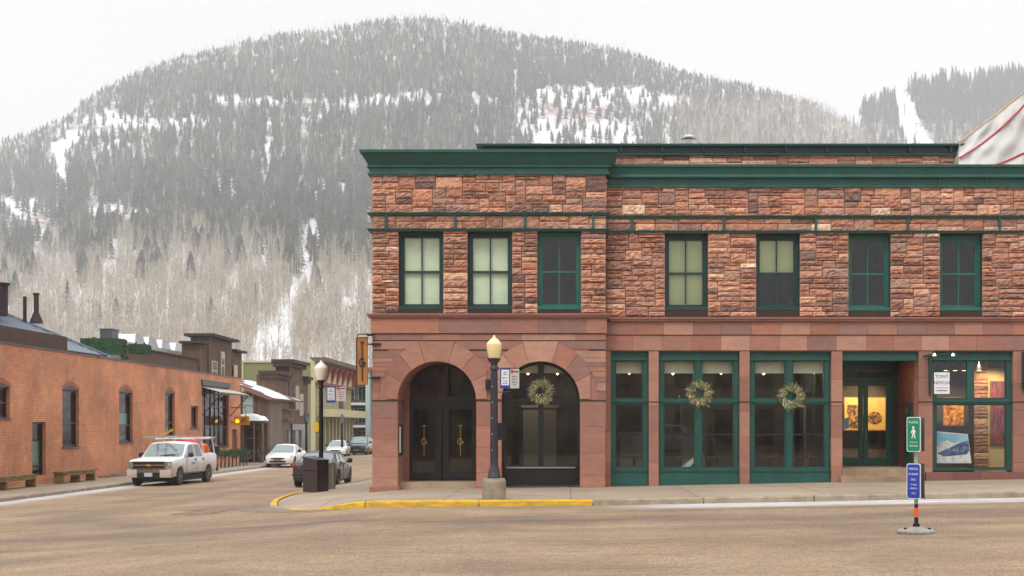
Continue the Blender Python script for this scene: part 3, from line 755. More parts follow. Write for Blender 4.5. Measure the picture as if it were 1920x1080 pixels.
# backing walls
back = MB()
def wall_rects(mb, u0, u1, v0, v1, holes, y0, y1):
    us = sorted({u0, u1, *[h[0] for h in holes], *[h[1] for h in holes]}); us = [u for u in us if u0 <= u <= u1]
    for a, b in zip(us, us[1:]):
        cuts = sorted([(h[2], h[3]) for h in holes if h[0] <= a + 1e-6 and h[1] >= b - 1e-6]); z = v0
        for c, d in cuts:
            if c > z: mb.box(a, b, y0, y1, z, c)
            z = max(z, d)
        if z < v1: mb.box(a, b, y0, y1, z, v1)
TW = [(748, 831, 435, 580), (877, 960, 435, 580), (1008, 1089, 435, 580)]
MW = [(1247, 1327, 440, 581), (1418, 1499, 440, 581), (1591, 1669, 441, 582), (1762, 1841, 441, 582)]
# further windows of the same rhythm outside the frame
ztop_t, zled = tz(326), tz(588)
wall_rects(back, XT0 + .02, XT1 - .02, tz(626), tz(285), [(tx(a), tx(b), tz(d), tz(c)) for a, b, c, d in TW], YT + .01, YT + .42)
wall_rects(back, XT1 - .02, XM1, mz(600), mz(315), [(mx_(a), mx_(b), mz(d), mz(c)) for a, b, c, d in MW], YM + .01, YM + .42)
# side wall on the side street, rear wall, roof
back.box(XT0 + .02, XT0 + .4, YT + .425, 62, -1.2, tz(300)); back.box(XT0 + .4, XM1, 61.6, 62, -1.2, tz(300)); back.box(XM1 - .4, XM1, YM + .43, 61.6, -1.0, tz(300))
part(back, 'backing_wall', MT['joint'], bld)
rf = MB(); rf.box(XT0 + .4, XM1 - .4, YT + .43, 61.6, mz(330) - .25, mz(330)); part(rf, 'roof', M_('flat_roof', (120, 116, 112), .9, var=.2), bld)
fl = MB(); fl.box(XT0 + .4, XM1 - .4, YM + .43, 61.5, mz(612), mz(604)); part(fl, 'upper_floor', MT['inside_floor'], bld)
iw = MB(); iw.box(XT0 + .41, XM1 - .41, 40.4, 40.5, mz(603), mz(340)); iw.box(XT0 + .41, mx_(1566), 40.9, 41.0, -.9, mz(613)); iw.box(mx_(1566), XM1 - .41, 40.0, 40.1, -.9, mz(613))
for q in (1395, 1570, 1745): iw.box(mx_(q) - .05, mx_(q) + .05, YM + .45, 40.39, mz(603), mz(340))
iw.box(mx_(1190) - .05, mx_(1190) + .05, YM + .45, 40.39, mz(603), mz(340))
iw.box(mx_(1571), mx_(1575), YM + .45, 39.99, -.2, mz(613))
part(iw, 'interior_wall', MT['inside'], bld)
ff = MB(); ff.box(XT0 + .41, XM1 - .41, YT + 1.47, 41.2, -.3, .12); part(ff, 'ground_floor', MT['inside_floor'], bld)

# rock-faced upper walls
st = MB()
zb1, zb2 = tz(402), tz(432)          # the two belt strips
fill_stones(st, XT0, XT1, zb1 + .02, tz(326), YT, .08, [1, 2, 3, 4], [2, 5, 2.5, .8], (3, 8), .075)
fill_stones(st, XT0, XT1, zb2, zb1 - .03, YT, .075, [2, 3, 5], [2, 3, 3], (5, 11), .06)
for a, b in ((XT0, tx(748)), (tx(831), tx(877)), (tx(960), tx(1008)), (tx(1089), XT1)):
    fill_stones(st, a, b, zled, zb2 - .02, YT, .07, [1, 2, 3], [1, 5, 1], (3, 7), .095)
fill_stones(st, XT1, XM1, mz(407) + .02, mz(351), YM, .08, [1, 2, 3, 4], [2, 5, 2.5, .8], (3, 8), .075)
fill_stones(st, XT1, XM1, mz(435), mz(407) - .03, YM, .075, [2, 3, 5], [2, 3, 3], (5, 11), .06)
e = XT1
for a, b, c, d in MW + [(2000, 2000, 0, 0)]:
    x1_ = min(mx_(a), XM1) if a < 2000 else XM1
    fill_stones(st, e, x1_, mz(594), mz(435) - .02, YM, .07, [1, 2, 3, 4], [1.2, 5, 1.5, .4], (3, 8), .09); e = mx_(b)
# return of the tower and the side wall on the side street (rock faced too)
fill_stones(st, YT, 46, zled, tz(326), YT, .085, [2, 3, 4], [4, 3, 2], (4, 9), .06, side=(XT0 + .02, -1))
fill_stones(st, YT - .0, YM, mz(435), tz(326), YT, .085, [2, 3], [4, 2], (3, 5), .05, side=(XT1 - .02, 1))
part(st, 'rock_faced_wall', MT['rough_stone'], bld, colr=True)

# green cornices
def cornice(mb, x0, x1, Yp, prof, yb, ends=(1, 1)):
    """prof: list of (overhang, z); mitred at both ends"""
    secs = []
    for o, z in prof:
        l = [(x0 - o * ends[0], yb, z), (x0 - o * ends[0], Yp - o, z), (x1 + o * ends[1], Yp - o, z), (x1 + o * ends[1], yb, z)]
        secs.append(l)
    mb.loft(secs, closed=False, cap=False)
def zz(py, Yp, o): return PZ(py, Yp - o)
cm = MB(); O = .30
cornice(cm, XT0, XT1, YT, [(0, tz(283)), (.28, zz(280, YT, .28)), (.30, zz(280, YT, .3)), (.30, zz(285, YT, .3)), (.26, zz(287, YT, .26)), (.10, zz(309, YT, .10)), (.13, zz(310, YT, .13)), (.13, zz(312.5, YT, .13)), (.07, zz(313.5, YT, .07)), (.07, zz(323, YT, .07)), (.11, zz(324, YT, .11)), (.11, zz(327, YT, .11)), (-.02, zz(327.5, YT, 0))], 46)
cm.poly([(XT0 - .28, 46, zz(280, YT, .28)), (XT0 - .28, YT - .28, zz(280, YT, .28)), (XT1 + .28, YT - .28, zz(280, YT, .28)), (XT1 + .28, 46, zz(280, YT, .28))])
for q in (741, 829, 872, 1004, 1111): cm.box(tx(q) - .02, tx(q) + .02, YT - .10, YT - .06, zz(323.4, YT, .1), zz(313.2, YT, .1))
part(cm, 'tower_cornice', MT['green_dark'] if 0 else MT['green'], bld)
cm = MB()
cornice(cm, XT1 - .02, XM1 + .2, YM, [(-.3, mz(309)), (.20, zz(308, YM, .2)), (.22, zz(308, YM, .22)), (.22, zz(312.5, YM, .22)), (.17, zz(314, YM, .17)), (.13, zz(327, YM, .13)), (.16, zz(330, YM, .16)), (.16, zz(332.5, YM, .16)), (.05, zz(333.5, YM, .05)), (.05, zz(346, YM, .05)), (.10, zz(347, YM, .10)), (.10, zz(351, YM, .1)), (-.02, zz(351.5, YM, 0))], 36, ends=(0, 1))
q = 1160
while q < 1990: cm.box(mx_(q + 84) - .02, mx_(q + 84) + .02, YM - .085, YM - .04, zz(346.5, YM, .08), zz(333, YM, .08)); q += 86
part(cm, 'main_cornice', MT['green'], bld)
# belt strips
bs = MB()
for (a, b, Yp, p1, p2) in ((XT0, XT1, YT, 402, 432), (XT1, XM1, YM, 407.5, 436)):
    e0 = .10 if Yp == YT else 0
    for py_ in (p1, p2):
        z = PZ(py_, Yp); bs.box(a - e0, b + (e0 if Yp == YT else 0), Yp - .10, Yp + .005, z - .028, z + .018); bs.box(a - e0 * 1.3, b + e0 * 1.3, Yp - .13, Yp + .003, z + .0185, z + .035)
for q in (724, 854, 985, 1112): bs.box(tx(q) - .03, tx(q) + .03, YT - .09, YT - .005, zb2 + .036, zb1 - .029)
q = 1200
while q < 2000:
    if q < 1940: bs.box(mx_(q - 15) - .03, mx_(q - 15) + .03, YM - .09, YM - .005, mz(436) + .036, mz(407.5) - .029)
    q += 172
bs.box(XT0 - .1, XT0 + .005, YT, 46, zb2 - .028, zb2 + .018); bs.box(XT0 - .1, XT0 + .004, YT, 46, zb1 - .028, zb1 + .018)
part(bs, 'belt_strip', MT['green'], bld)

# rear parapet on the roof with its own green band
YR = 39.5
rp = MB(); fill_stones(rp, PX(905, YR), PX(1800, YR), PZ(320, YR), PZ(291, YR), YR, .085, [2, 3], [3, 2], (4, 10), .05)
part(rp, 'rear_parapet', MT['rough_stone'], bld, colr=True)
rp = MB(); rp.box(PX(904, YR), PX(1797, YR), YR + .02, YR + .4, mz(330), PZ(272, YR)); part(rp, 'parapet_core', MT['joint'], bld)
rp = MB(); cornice(rp, PX(907, YR), PX(1794, YR), YR, [(-.4, PZ(270, YR)), (.22, zz(269, YR, .22)), (.22, zz(273, YR, .22)), (.05, zz(275, YR, .05)), (.04, zz(286, YR, .04)), (.12, zz(287, YR, .12)), (.12, zz(290.5, YR, .12)), (0, zz(291, YR, 0))], YR + .5)
for q in range(1010, 1790, 77): rp.box(PX(q, YR) - .025, PX(q, YR) + .025, YR - .16, YR - .03, PZ(286.5, YR), PZ(273.5, YR))
part(rp, 'parapet_cornice', MT['green_dark'], bld)

# ledge between storeys
lg = MB(); lg.cc = lin((150, 104, 92))
def ledge(x0, x1, Yp, pt, yb, left):
    cc = lin((150, 104, 92)); x = x0
    while x < x1 - .01:
        w_ = min(1.55, x1 - x); k = random.uniform(.9, 1.08); lg.cc = tuple(v * k for v in cc)
        for (o, a, b) in ((.14, pt, pt + 3.2), (.11, pt + 3.2, pt + 7), (.06, pt + 7, pt + 9.5)):
            lg.box(x + .003 - (o * left if x == x0 else 0), x + w_ - .003, Yp - o, yb - .001 * o, PZ(b, Yp - o), PZ(a, Yp - o))
        x += w_
ledge(XT0, XT1 + .1, YT, 587.5, YT + .45, 1); ledge(XT1 + .1, XM1, YM, 594.5, YM + .45, 0)
lg.cc = lin((150, 104, 92)); lg.box(XT0 - .12, XT0 + .3, YT + .46, 46, PZ(594, YT), PZ(588, YT))
part(lg, 'stone_ledge', MT['ashlar'], bld, colr=True)

# ---- tower ground storey
gz = -.75
A1, A2, RAD, ZS = tx(819), tx(1013.5), 73.8 / 70, tz(751)
ZT = tz(638)
ar = MB()
def arch_strips(mb, xc, r, zsp, ztop, x0, x1, y0, y1, n=28):
    """front face and intrados of a wall pierced by a round arch, between x0 and x1 above the springing"""
    pts = [(xc - r * math.cos(PI * i / n), zsp + r * math.sin(PI * i / n)) for i in range(n + 1)]
    mb.poly([(x0, y0, zsp), (x0, y0, ztop), (pts[0][0], y0, ztop), (pts[0][0], y0, zsp)]); mb.poly([(pts[-1][0], y0, zsp), (pts[-1][0], y0, ztop), (x1, y0, ztop), (x1, y0, zsp)])
    for (a, b) in zip(pts, pts[1:]):
        mb.poly([(a[0], y0, a[1]), (a[0], y0, ztop), (b[0], y0, ztop), (b[0], y0, b[1])]); mb.poly([(a[0], y0, a[1]), (b[0], y0, b[1]), (b[0], y1, b[1]), (a[0], y1, a[1])])
xmid = (A1 + A2) / 2
ar.cc = ASH[1]; arch_strips(ar, A1, RAD, ZS, ZT, XT0 + .01, xmid, YT + .015, YT + 1.40); arch_strips(ar, A2, RAD, ZS, ZT, xmid, XT1 - .01, YT + .015, YT + .5)
ar.poly([(XT0 + .01, YT + .015, ZS), (XT0 + .01, YM + 1.2, ZS), (XT0 + .01, YM + 1.2, ZT), (XT0 + .01, YT + .015, ZT)])
# courses as proud slabs outside the voussoir rings
ring_o = 1.62
def course(z0, z1, d=.0, c=None, k=None):
    zc = (z0 + z1) / 2; segs = []
    h = zc - ZS
    hw = math.sqrt(max(0, (ring_o - .06) ** 2 - h * h)) if h > 0 else 1e9
    if h > ring_o * .97: hw = 0
    lim = [(XT0, A1 - hw), (A1 + hw, A2 - hw), (A2 + hw, XT1)] if hw > 0 else [(XT0, XT1)]
    for a, b in lim:
        if b - a > .08: ashlar_row(ar, a, b, z0, z1, YT, .03, .8, 2.2, .006, front=d)
rows = [(751, 733), (733, 717.5), (717.5, 707), (707, 697), (697, 688), (688, 680), (680, 671.5), (671.5, 658)]
for a, b in rows: course(tz(a) + .004, tz(b), .0)
course(tz(655), tz(639.5))
for a, b in ((638, 626.5),): ashlar_row(ar, XT0, XT1, tz(a), tz(b), YT, .06, 1.0, 1.9)
ashlar_row(ar, XT0 - .04, XT1 + .03, tz(625), tz(597), YT, .09, .9, 2.1, front=.04)
# voussoirs
def vous(xc, a0, a1, ro, flat=None):
    c = random.choice(ASH); k = random.uniform(.92, 1.08); ar.cc = tuple(v * k for v in c); n = 6; e_ = .004
    inn = [(xc + RAD * math.cos(t), ZS + RAD * math.sin(t)) for t in np.linspace(a0 + e_, a1 - e_, n)]
    out = []
    for t in np.linspace(a1 - e_, a0 + e_, n):
        r = ro
        if flat is not None: r = (flat - ZS) / math.sin(t)
        r = min(r, 1.335 / max(1e-3, abs(math.cos(t))))
        out.append((xc + r * math.cos(t), ZS + r * math.sin(t)))
    pts = [(x, YT - .022, z) for x, z in inn + out]; ar.prism(pts[::-1], (0, .045, 0))
for xc in (A1, A2):
    vous(xc, R(73), R(107), 0, flat=tz(640))
    for s_ in (1, -1):
        for lo, hi in ((51, 73), (28, 51), (2.0, 28)):
            a, b = (R(lo), R(hi)) if s_ == 1 else (R(180 - hi), R(180 - lo)); vous(xc, a, b, 1.60)
# piers
def pier(x0, x1, z0, z1, Yp, dep, n, gap=.006):
    hs = [(z1 - z0) / n * random.uniform(.85, 1.15) for _ in range(n)]; k = (z1 - z0) / sum(hs); z = z0
    for h in hs:
        c = random.choice(ASH); q = random.uniform(.92, 1.08); ar.cc = tuple(v * q for v in c)
        ar.box(x0, x1, Yp + random.uniform(-.003, .003), Yp + dep, z + gap / 2, z + h * k - gap / 2); z += h * k
pier(XT0, tx(745.5), gz, tz(752.5), YT, 1.39, 6); pier(tx(893), tx(940), gz, tz(752.5), YT, 1.38, 5); pier(tx(1087.5), XT1 - .02, gz, tz(752.5), YT, .6, 5)
pier(tx(1087.5), XT1 - .02, tz(752.5) , tz(751), YT + .02, .5, 1)
ar.cc = ASH[1]; ar.box(XT0 - .07, tx(749), YT - .08, YT + 1.41, gz, tz(912)); ar.box(tx(891), tx(942), YT - .04, YT + 1.2, gz, tz(911.5))
ar.cc = ASH[1]; ar.box(tx(745.4), -4.50, YT + 1.395, YT + 1.6, gz, ZS + 1.3)   # jamb behind
# right pier and return
pier(XT1 - .018, XT1 + .0, gz, mz(626), YT + .03, .42, 8)
part(ar, 'arcade_stonework', MT['ashlar'], bld, colr=True)
jl = MB(); jl.box(XT0 - .01, tx(745), YT - .008, YT + .2, tz(752.5), tz(750)); jl.box(tx(893.5), tx(939.5), YT - .008, YT + .2, tz(752.5), tz(750)); jl.box(tx(1088), XT1, YT - .008, YT + .2, tz(752.5), tz(750))
jl.box(XT0 + .005, XT1 - .005, YT + .012, YT + .10, tz(640), tz(624)); jl.box(XT0 + .02, A1 - 1.3, YT + .002, YT + .05, tz(658.5), tz(654.5)); jl.box(xmid - .75, xmid + .75, YT + .002, YT + .05, tz(658.5), tz(654.5)); jl.box(A2 + 1.3, XT1 - .02, YT + .002, YT + .05, tz(658.5), tz(654.5))
part(jl, 'shadow_joint', MT['joint'], bld)

# main wing ground storey stonework
ms = MB()
def mpier(x0, x1, zb, n=5, dep=.5):
    global ar
    hs = [random.uniform(.85, 1.15) for _ in range(n)]; zt_ = mz(658.5); k = (zt_ - zb) / sum(hs); z = zb
    for h in hs:
        c = random.choice(ASH[:4] + ASH[:2]); q = random.uniform(.92, 1.08); ms.cc = tuple(v * q for v in c)
        ms.box(x0, x1, YM + random.uniform(-.003, .003), YM + dep, z + .003, z + h * k - .003); z += h * k
for a, b in ((1136, 1145), (1216.5, 1235), (1387, 1405.5), (1559, 1579.5), (1723, 1748.5), (1900, 1921)): mpier(mx_(a), mx_(b), -.1)
mpier(mx_(1921), XM1, -.1)
def mrow(a, b, lo, hi):
    x = a; last = None
    while x < b - .01:
        w_ = random.uniform(lo, hi)
        if b - x - w_ < lo * .6: w_ = b - x
        c = random.choice([q for q in ASH if q is not last]); last = c; k = random.uniform(.9, 1.1); ms.cc = tuple(v * k for v in c); yield x, min(x + w_, b); x += w_
for x0, x1 in mrow(XT1, XM1, .75, .82): ms.box(x0 + .003, x1 - .003, YM - .03, YM + .6, mz(627.5), mz(603))
for x0, x1 in mrow(XT1, XM1, .72, .82): ms.box(x0 + .003, x1 - .003, YM, YM + .6, mz(657), mz(629))
ms.cc = lin((128, 82, 80))
for x0, x1 in mrow(mx_(1734), XM1, .6, .8):
    ms.cc = tuple(v * random.uniform(.85, 1.1) for v in lin((130, 84, 80))); ms.box(x0 + .004, x1 - .004, YM - .10, YM + .5, -.1, mz(885.5)) 
part(ms, 'sandstone_frontage', MT['ashlar'], bld, colr=True)
jm = MB(); jm.box(XT1, XM1 - .01, YM + .015, YM + .5, mz(660), mz(602)); jm.box(mx_(1734), XM1 - .01, YM - .09, YM + .4, -.1, mz(886.5))
for a, b in ((1216.5, 1235), (1387, 1405.5), (1559, 1579.5), (1723, 1748.5), (1900, 1921)): jm.box(mx_(a) - .005, mx_(b) + .005, YM - .006, YM + .1, mz(754.8), mz(752.6))
part(jm, 'shadow_joint', MT['joint'], bld)

# ---- upper windows
def upper_window(px4, Yp, kind, dark):
    a, b, c, d = px4; x0, x1, z0, z1 = PX(a, Yp), PX(b, Yp), PZ(d, Yp), PZ(c, Yp); yf = Yp + .16
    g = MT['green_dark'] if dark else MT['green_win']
    m = MB(); t = .075
    m.box(x0, x0 + t, yf, yf + .2, z0 + .09, z1); m.box(x1 - t, x1, yf, yf + .2, z0 + .09, z1); m.box(x0 + t, x1 - t, yf, yf + .2, z1 - .07, z1)
    fr = part(m, 'window', g, bld)
    m = MB(); m.box(x0 - .02, x1 + .02, yf - .16, yf + .2, z0, z0 + .085); m.build('sill', g, fr)
    m = MB(); zm = (z0 + z1) / 2 - .01; s_ = .05
    m.box(x0 + t, x0 + t + s_, yf + .05, yf + .11, z0 + .09, z1 - .071); m.box(x1 - t - s_, x1 - t, yf + .05, yf + .11, z0 + .09, z1 - .071)
    m.box(x0 + t + s_, x1 - t - s_, yf + .05, yf + .11, z0 + .09, z0 + .09 + .07); m.box(x0 + t + s_, x1 - t - s_, yf + .05, yf + .11, z1 - .13, z1 - .071); m.box(x0 + t + s_, x1 - t - s_, yf + .04, yf + .112, zm - .03, zm + .03)
    xc = (x0 + x1) / 2; m.box(xc - .017, xc + .017, yf + .052, yf + .108, z0 + .16, zm - .03); m.box(xc - .017, xc + .017, yf + .052, yf + .108, zm + .03, z1 - .13)
    m.build('sash', g, fr)
    m = MB(); m.box(x0 + t + s_, x1 - t - s_, yf + .075, yf + .085, z0 + .1, z1 - .1); m.build('pane', MT['glass'], fr)
    if kind == 'shade':
        m = MB(); m.box(x0 + t, x1 - t, yf + .14, yf + .15, z0 + .1, z1 - .08); m.build('blind', MT['blind_green'], fr)
    elif kind.startswith('slats'):
        m = MB(); lo = z0 + .12 if kind == 'slats' else zm - .0; z = z1 - .1
        while z > lo: m.poly([(x0 + t, yf + .13, z), (x1 - t, yf + .13, z), (x1 - t, yf + .16, z - .045), (x0 + t, yf + .16, z - .045)]); z -= .052
        m.build('blind', MT['blind'], fr)
        m = MB(); m.box(x0 + t, x1 - t, yf + .175, yf + .18, lo, z1 - .08); m.build('blind_backing', MT['blind'], fr)
for q, kd, dk_ in zip(TW, ('shade', 'shade', 'none'), (1, 1, 0)): upper_window(q, YT, kd, dk_)
for q, kd, dk_ in zip(MW, ('slats', 'slats half', 'none', 'none'), (1, 1, 0, 0)): upper_window(q, YM, kd, dk_)

# ---- green storefronts
def storefront(pa, pb, mulls, shade, kick=True, zb_=None, mid=True):
    x0, x1 = mx_(pa), mx_(pb); yf = YM + .14; g = MT['green']
    z0 = mz(905.5) if kick else mz(884); zt_ = mz(659); zp0 = mz(880) if kick else mz(881)
    m = MB(); t = .12
    m.box(x0, x1, yf - .02, yf + .12, mz(672), zt_); 
    m.box(x0, x0 + t, yf, yf + .12, zp0 - .02, mz(672)); m.box(x1 - t, x1, yf, yf + .12, zp0 - .02, mz(672))
    m.box(x0 + t, x1 - t, yf - .02, yf + .12, mz(757.5), mz(748)); m.box(x0 - .0, x1 + .0, yf - .055, yf - .021, mz(753.5), mz(749.5))
    m.box(x0 + t, x1 - t, yf, yf + .12, zp0 - .02, zp0 + (.05 if kick else .03)); m.box(x0 - .0, x1, yf - .05, yf - .001, mz(675), mz(672))
    for q in mulls:
        xm = mx_(q); m.box(xm - .085, xm + .085, yf + .001, yf + .119, zp0 + .03, mz(757.5)); m.box(xm - .085, xm + .085, yf + .001, yf + .119, mz(748), mz(672)); m.box(xm - .03, xm + .03, yf - .03, yf, zp0, mz(675))
    fr = part(m, 'storefront', g, bld)
    if kick:
        m = MB(); m.box(x0, x1, yf - .06, yf + .12, -.2, zp0 - .021); m.box(x0, x1, yf - .09, yf - .0601, zp0 - .06, zp0 - .02); m.build('kick_panel', g, fr)
    edges = [x0 + t] + [v for q in mulls for v in (mx_(q) - .085, mx_(q) + .085)] + [x1 - t]
    for i in range(0, len(edges), 2):
        a, b = edges[i], edges[i + 1]
        for (lo, hi) in ((zp0 + .03, mz(757.5)), (mz(748), mz(675))):
            m = MB(); m.box(a, b, yf + .05, yf + .062, lo, hi); m.build('pane', MT['glass'], fr)
            m = MB(); s_ = .035
            m.box(a, a + s_, yf + .02, yf + .08, lo, hi); m.box(b - s_, b, yf + .02, yf + .08, lo, hi); m.box(a + s_, b - s_, yf + .02, yf + .08, lo, lo + s_); m.box(a + s_, b - s_, yf + .02, yf + .08, hi - s_, hi)
            m.build('sash', MT['green_dark'], fr)
        if mid: m = MB(); m.box(a, b, yf + .03, yf + .10, mz(816.5), mz(813)); m.build('glazing_bar', MT['black'], fr)
        if shade: m = MB(); m.box(a - .02, b + .02, yf + .2, yf + .21, mz(699), mz(670)); m.build('roller_shade', MT['shade'], fr)
    return fr
storefront(1145, 1215, [], True); storefront(1236, 1386, [1310], True); storefront(1406.5, 1557, [1481], True)
storefront(1749, 1899, [], False, kick=False, mid=False)
m = MB(); xm = mx_(1822); m.box(xm - .085, xm + .085, YM + .141, YM + .25, mz(748), mz(672)); part(m, 'transom_mullion', MT['green'], bld)
m = MB(); m.box(mx_(1921), XM1 - .3, YM + .1, YM + .2, mz(884), mz(660)); 

# ---- arched doorway and arched window (black metal)
def arch_frame(mb, xc, r, t, zsp, zb_, y0, y1, n=28):
    o = [(xc - r, zb_)] + [(xc - r * math.cos(PI * i / n), zsp + r * math.sin(PI * i / n)) for i in range(n + 1)] + [(xc + r, zb_)]
    i_ = [(xc - r + t, zb_)] + [(xc - (r - t) * math.cos(PI * i / n), zsp + (r - t) * math.sin(PI * i / n)) for i in range(n + 1)] + [(xc + r - t, zb_)]
    for k in range(len(o) - 1):
        a, b, c, d = o[k], o[k + 1], i_[k + 1], i_[k]
        mb.poly([(a[0], y0, a[1]), (b[0], y0, b[1]), (c[0], y0, c[1]), (d[0], y0, d[1])]); mb.poly([(d[0], y0, d[1]), (c[0], y0, c[1]), (c[0], y1, c[1]), (d[0], y1, d[1])])
def lunette(mb, xc, r, zsp, z0, y0, y1, n=28):
    a0 = math.asin(max(0, (z0 - zsp) / r)); pts = [(xc + r * math.cos(t), y0, zsp + r * math.sin(t)) for t in np.linspace(a0, PI - a0, n)]; mb.prism(pts, (0, y1 - y0, 0))
Yd = YT + 1.4; zd = PZ(901.5, Yd)
m = MB(); rd = RAD + .06; arch_frame(m, A1, rd, .12, ZS, zd, Yd, Yd + .12)
m.box(A1 - rd + .1, A1 + rd - .1, Yd + .01, Yd + .11, PZ(760, Yd), PZ(744, Yd)); m.box(A1 - .09, A1 + .09, Yd + .005, Yd + .115, PZ(744, Yd), ZS + rd - .1)
door = part(m, 'arched_doorway', MT['black'], bld)
m = MB(); lunette(m, A1, rd - .1, ZS, ZS + .09, Yd + .05, Yd + .06); m.build('fanlight', MT['glass'], door)
m = MB(); m.box(A1 - rd, A1 + rd, YT + .4, Yd + .12, zd - .3, zd); 
part(m, 'doorstep', MT['concrete'], bld)
GOLD = M_('brass', (214, 176, 96), .3, metal=.6)
def tg(x, y, zt_, zb_, mat, par, wd=.012, gs=.16, bar=.13, sx=.9):
    m = MB(); zc = zt_ + (zb_ - zt_) * .53
    m.box(x - wd / 2, x + wd / 2, y - .012, y, zb_, zt_); m.box(x - bar, x + bar, y - .012, y, zt_ - wd * 1.1, zt_ + wd * .4)
    n = 20; ro, ri = gs * .62, gs * .62 - wd * 1.5; s0, s1 = R(50), R(345); pts = [(math.cos(t), math.sin(t)) for t in np.linspace(s0, s1, n)]
    for a, b in zip(pts, pts[1:]): m.poly([(x + ro * sx * a[0], y - .014, zc + ro * a[1]), (x + ri * sx * a[0], y - .014, zc + ri * a[1]), (x + ri * sx * b[0], y - .014, zc + ri * b[1]), (x + ro * sx * b[0], y - .014, zc + ro * b[1])])
    m.box(x, x + ro * sx, y - .015, y - .003, zc - wd, zc + wd * .6); m.box(x + ro * sx - wd * 1.4, x + ro * sx, y - .0155, y - .0035, zc - ro * .55, zc)
    return m
for s_ in (-1, 1):
    xa, xb = (A1 - rd + .12, A1 - .02) if s_ < 0 else (A1 + .02, A1 + rd - .12); zb_, zt_ = zd + .03, PZ(760, Yd)
    m = MB(); t = .17; m.box(xa, xa + t, Yd + .02, Yd + .09, zb_, zt_); m.box(xb - t, xb, Yd + .02, Yd + .09, zb_, zt_); m.box(xa + t, xb - t, Yd + .02, Yd + .09, zb_, zb_ + .2); m.box(xa + t, xb - t, Yd + .02, Yd + .09, zt_ - .11, zt_)
    dl = m.build('door', MT['black'], door)
    m = MB(); m.box(xa + t, xb - t, Yd + .05, Yd + .06, zb_ + .2, zt_ - .11); m.build('door_pane', MT['glass'], door)
    lg_ = tg((xa + xb) / 2, Yd + .045, PZ(798, Yd), PZ(854, Yd), GOLD, door, wd=.013, bar=.06, gs=.15); lg_.build('door_lettering', GOLD, door)
Yw = YT + .38; zwb = tz(912)
m = MB(); arch_frame(m, A2, RAD + .03, .10, ZS, zwb, Yw, Yw + .12); m.box(A2 - RAD, A2 + RAD, Yw - .03, Yw + .11, tz(752.5), tz(747)); m.box(A2 - .075, A2 + .075, Yw + .01, Yw + .11, tz(876), ZS + RAD - .05)
m.box(A2 - RAD, A2 + RAD, Yw - .02, Yw + .11, tz(880), tz(874))
aw = part(m, 'arched_window', MT['black'], bld)
m = MB(); m.box(A2 - RAD + .1, A2 + RAD - .1, Yw + .02, Yw + .10, zwb, tz(880)); m.box(A2 - RAD + .14, A2 + RAD - .14, Yw - .005, Yw + .019, zwb + .1, tz(884)); m.build('base_panel', MT['black'], aw)
m = MB(); m.box(A2 - RAD - .0, A2 + RAD, Yw + .05, Yw + .06, tz(875), ZS); m.build('pane', MT['glass'], aw)
m = MB(); lunette(m, A2, RAD - .02, ZS, ZS + .03, Yw + .05, Yw + .06); m.build('fanlight', MT['glass'], aw)
m = MB(); m.box(A2 - RAD + .08, A2 + RAD - .08, Yw + .12, Yw + .13, tz(698), ZS + RAD * .97); m.build('roller_shade', MT['shade'], aw)
m = MB(); m.box(A2 - RAD + .12, A2 + RAD - .12, Yw - .035, Yw - .021, tz(879), tz(876)); m.build('sill_strip', M_('worn_sill', (128, 128, 132), .5), aw)

# ---- recessed gallery doorway
DX0, DX1 = mx_(1579.5), mx_(1723); YD = YM + 2.3
def dz(py): return PZ(py, YD)
BR = brickmat('reddish_brick', (150, 78, 50), (128, 64, 42), (80, 52, 42), axis='YZ', mortar=.012)
m = MB(); m.box(DX1 - .0, DX1 + .3, YM + .501, YD + .3, 0, mz(659)); part(m, 'recess_brick_wall', BR, bld)
m = MB(); m.box(DX0, DX1, YM + .1, YM + .25, mz(675.5), mz(659)); m.box(DX0, DX1, YM + .251, YD + .2, mz(670), mz(664)); dh = part(m, 'doorway_header', MT['green'], bld)
sx0, sx1 = DX0 + .02, DX1 - .02
m = MB(); zf = dz(876); z_tr = dz(716)
m.box(DX0 - .3, sx0 + .13, YD, YD + .12, zf, mz(670)); m.box(sx1 - .16, DX1, YD, YD + .12, zf, mz(670)); m.box(sx0, sx1, YD, YD + .12, z_tr, dz(708)); m.box(sx0, sx1, YD, YD + .12, mz(690), mz(670))
gd = part(m, 'gallery_door_frame', MT['green_dark'], bld)
xm = PX(1619, YD); xr = sx1 - .16
for (a, b) in ((xm - (xr - xm), xm - .01), (xm + .01, xr)):
    m = MB(); t = .13; m.box(a, a + t, YD + .02, YD + .09, zf, z_tr); m.box(b - t, b, YD + .02, YD + .09, zf, z_tr); m.box(a + t, b - t, YD + .02, YD + .09, zf, zf + .28); m.box(a + t, b - t, YD + .02, YD + .09, z_tr - .12, z_tr)
    dl = part(m, 'door', MT['green'], bld)
    m = MB(); m.box(a + t, b - t, YD + .05, YD + .06, zf + .28, z_tr - .12); m.build('pane', MT['glass'], dl)
    hx = b - .05 if a < xm - .1 else a + .05; m = MB(); m.tube([(hx, YD + .0, dz(805)), (hx, YD - .05, dz(807)), (hx, YD - .05, dz(821)), (hx, YD + .0, dz(823))], .012, 6); m.build('handle', GOLD, dl)
m = MB(); m.box(sx0 + .13, sx1 - .16, YD + .05, YD + .06, dz(708), mz(690)); m.build('transom_pane', MT['glass'], gd)
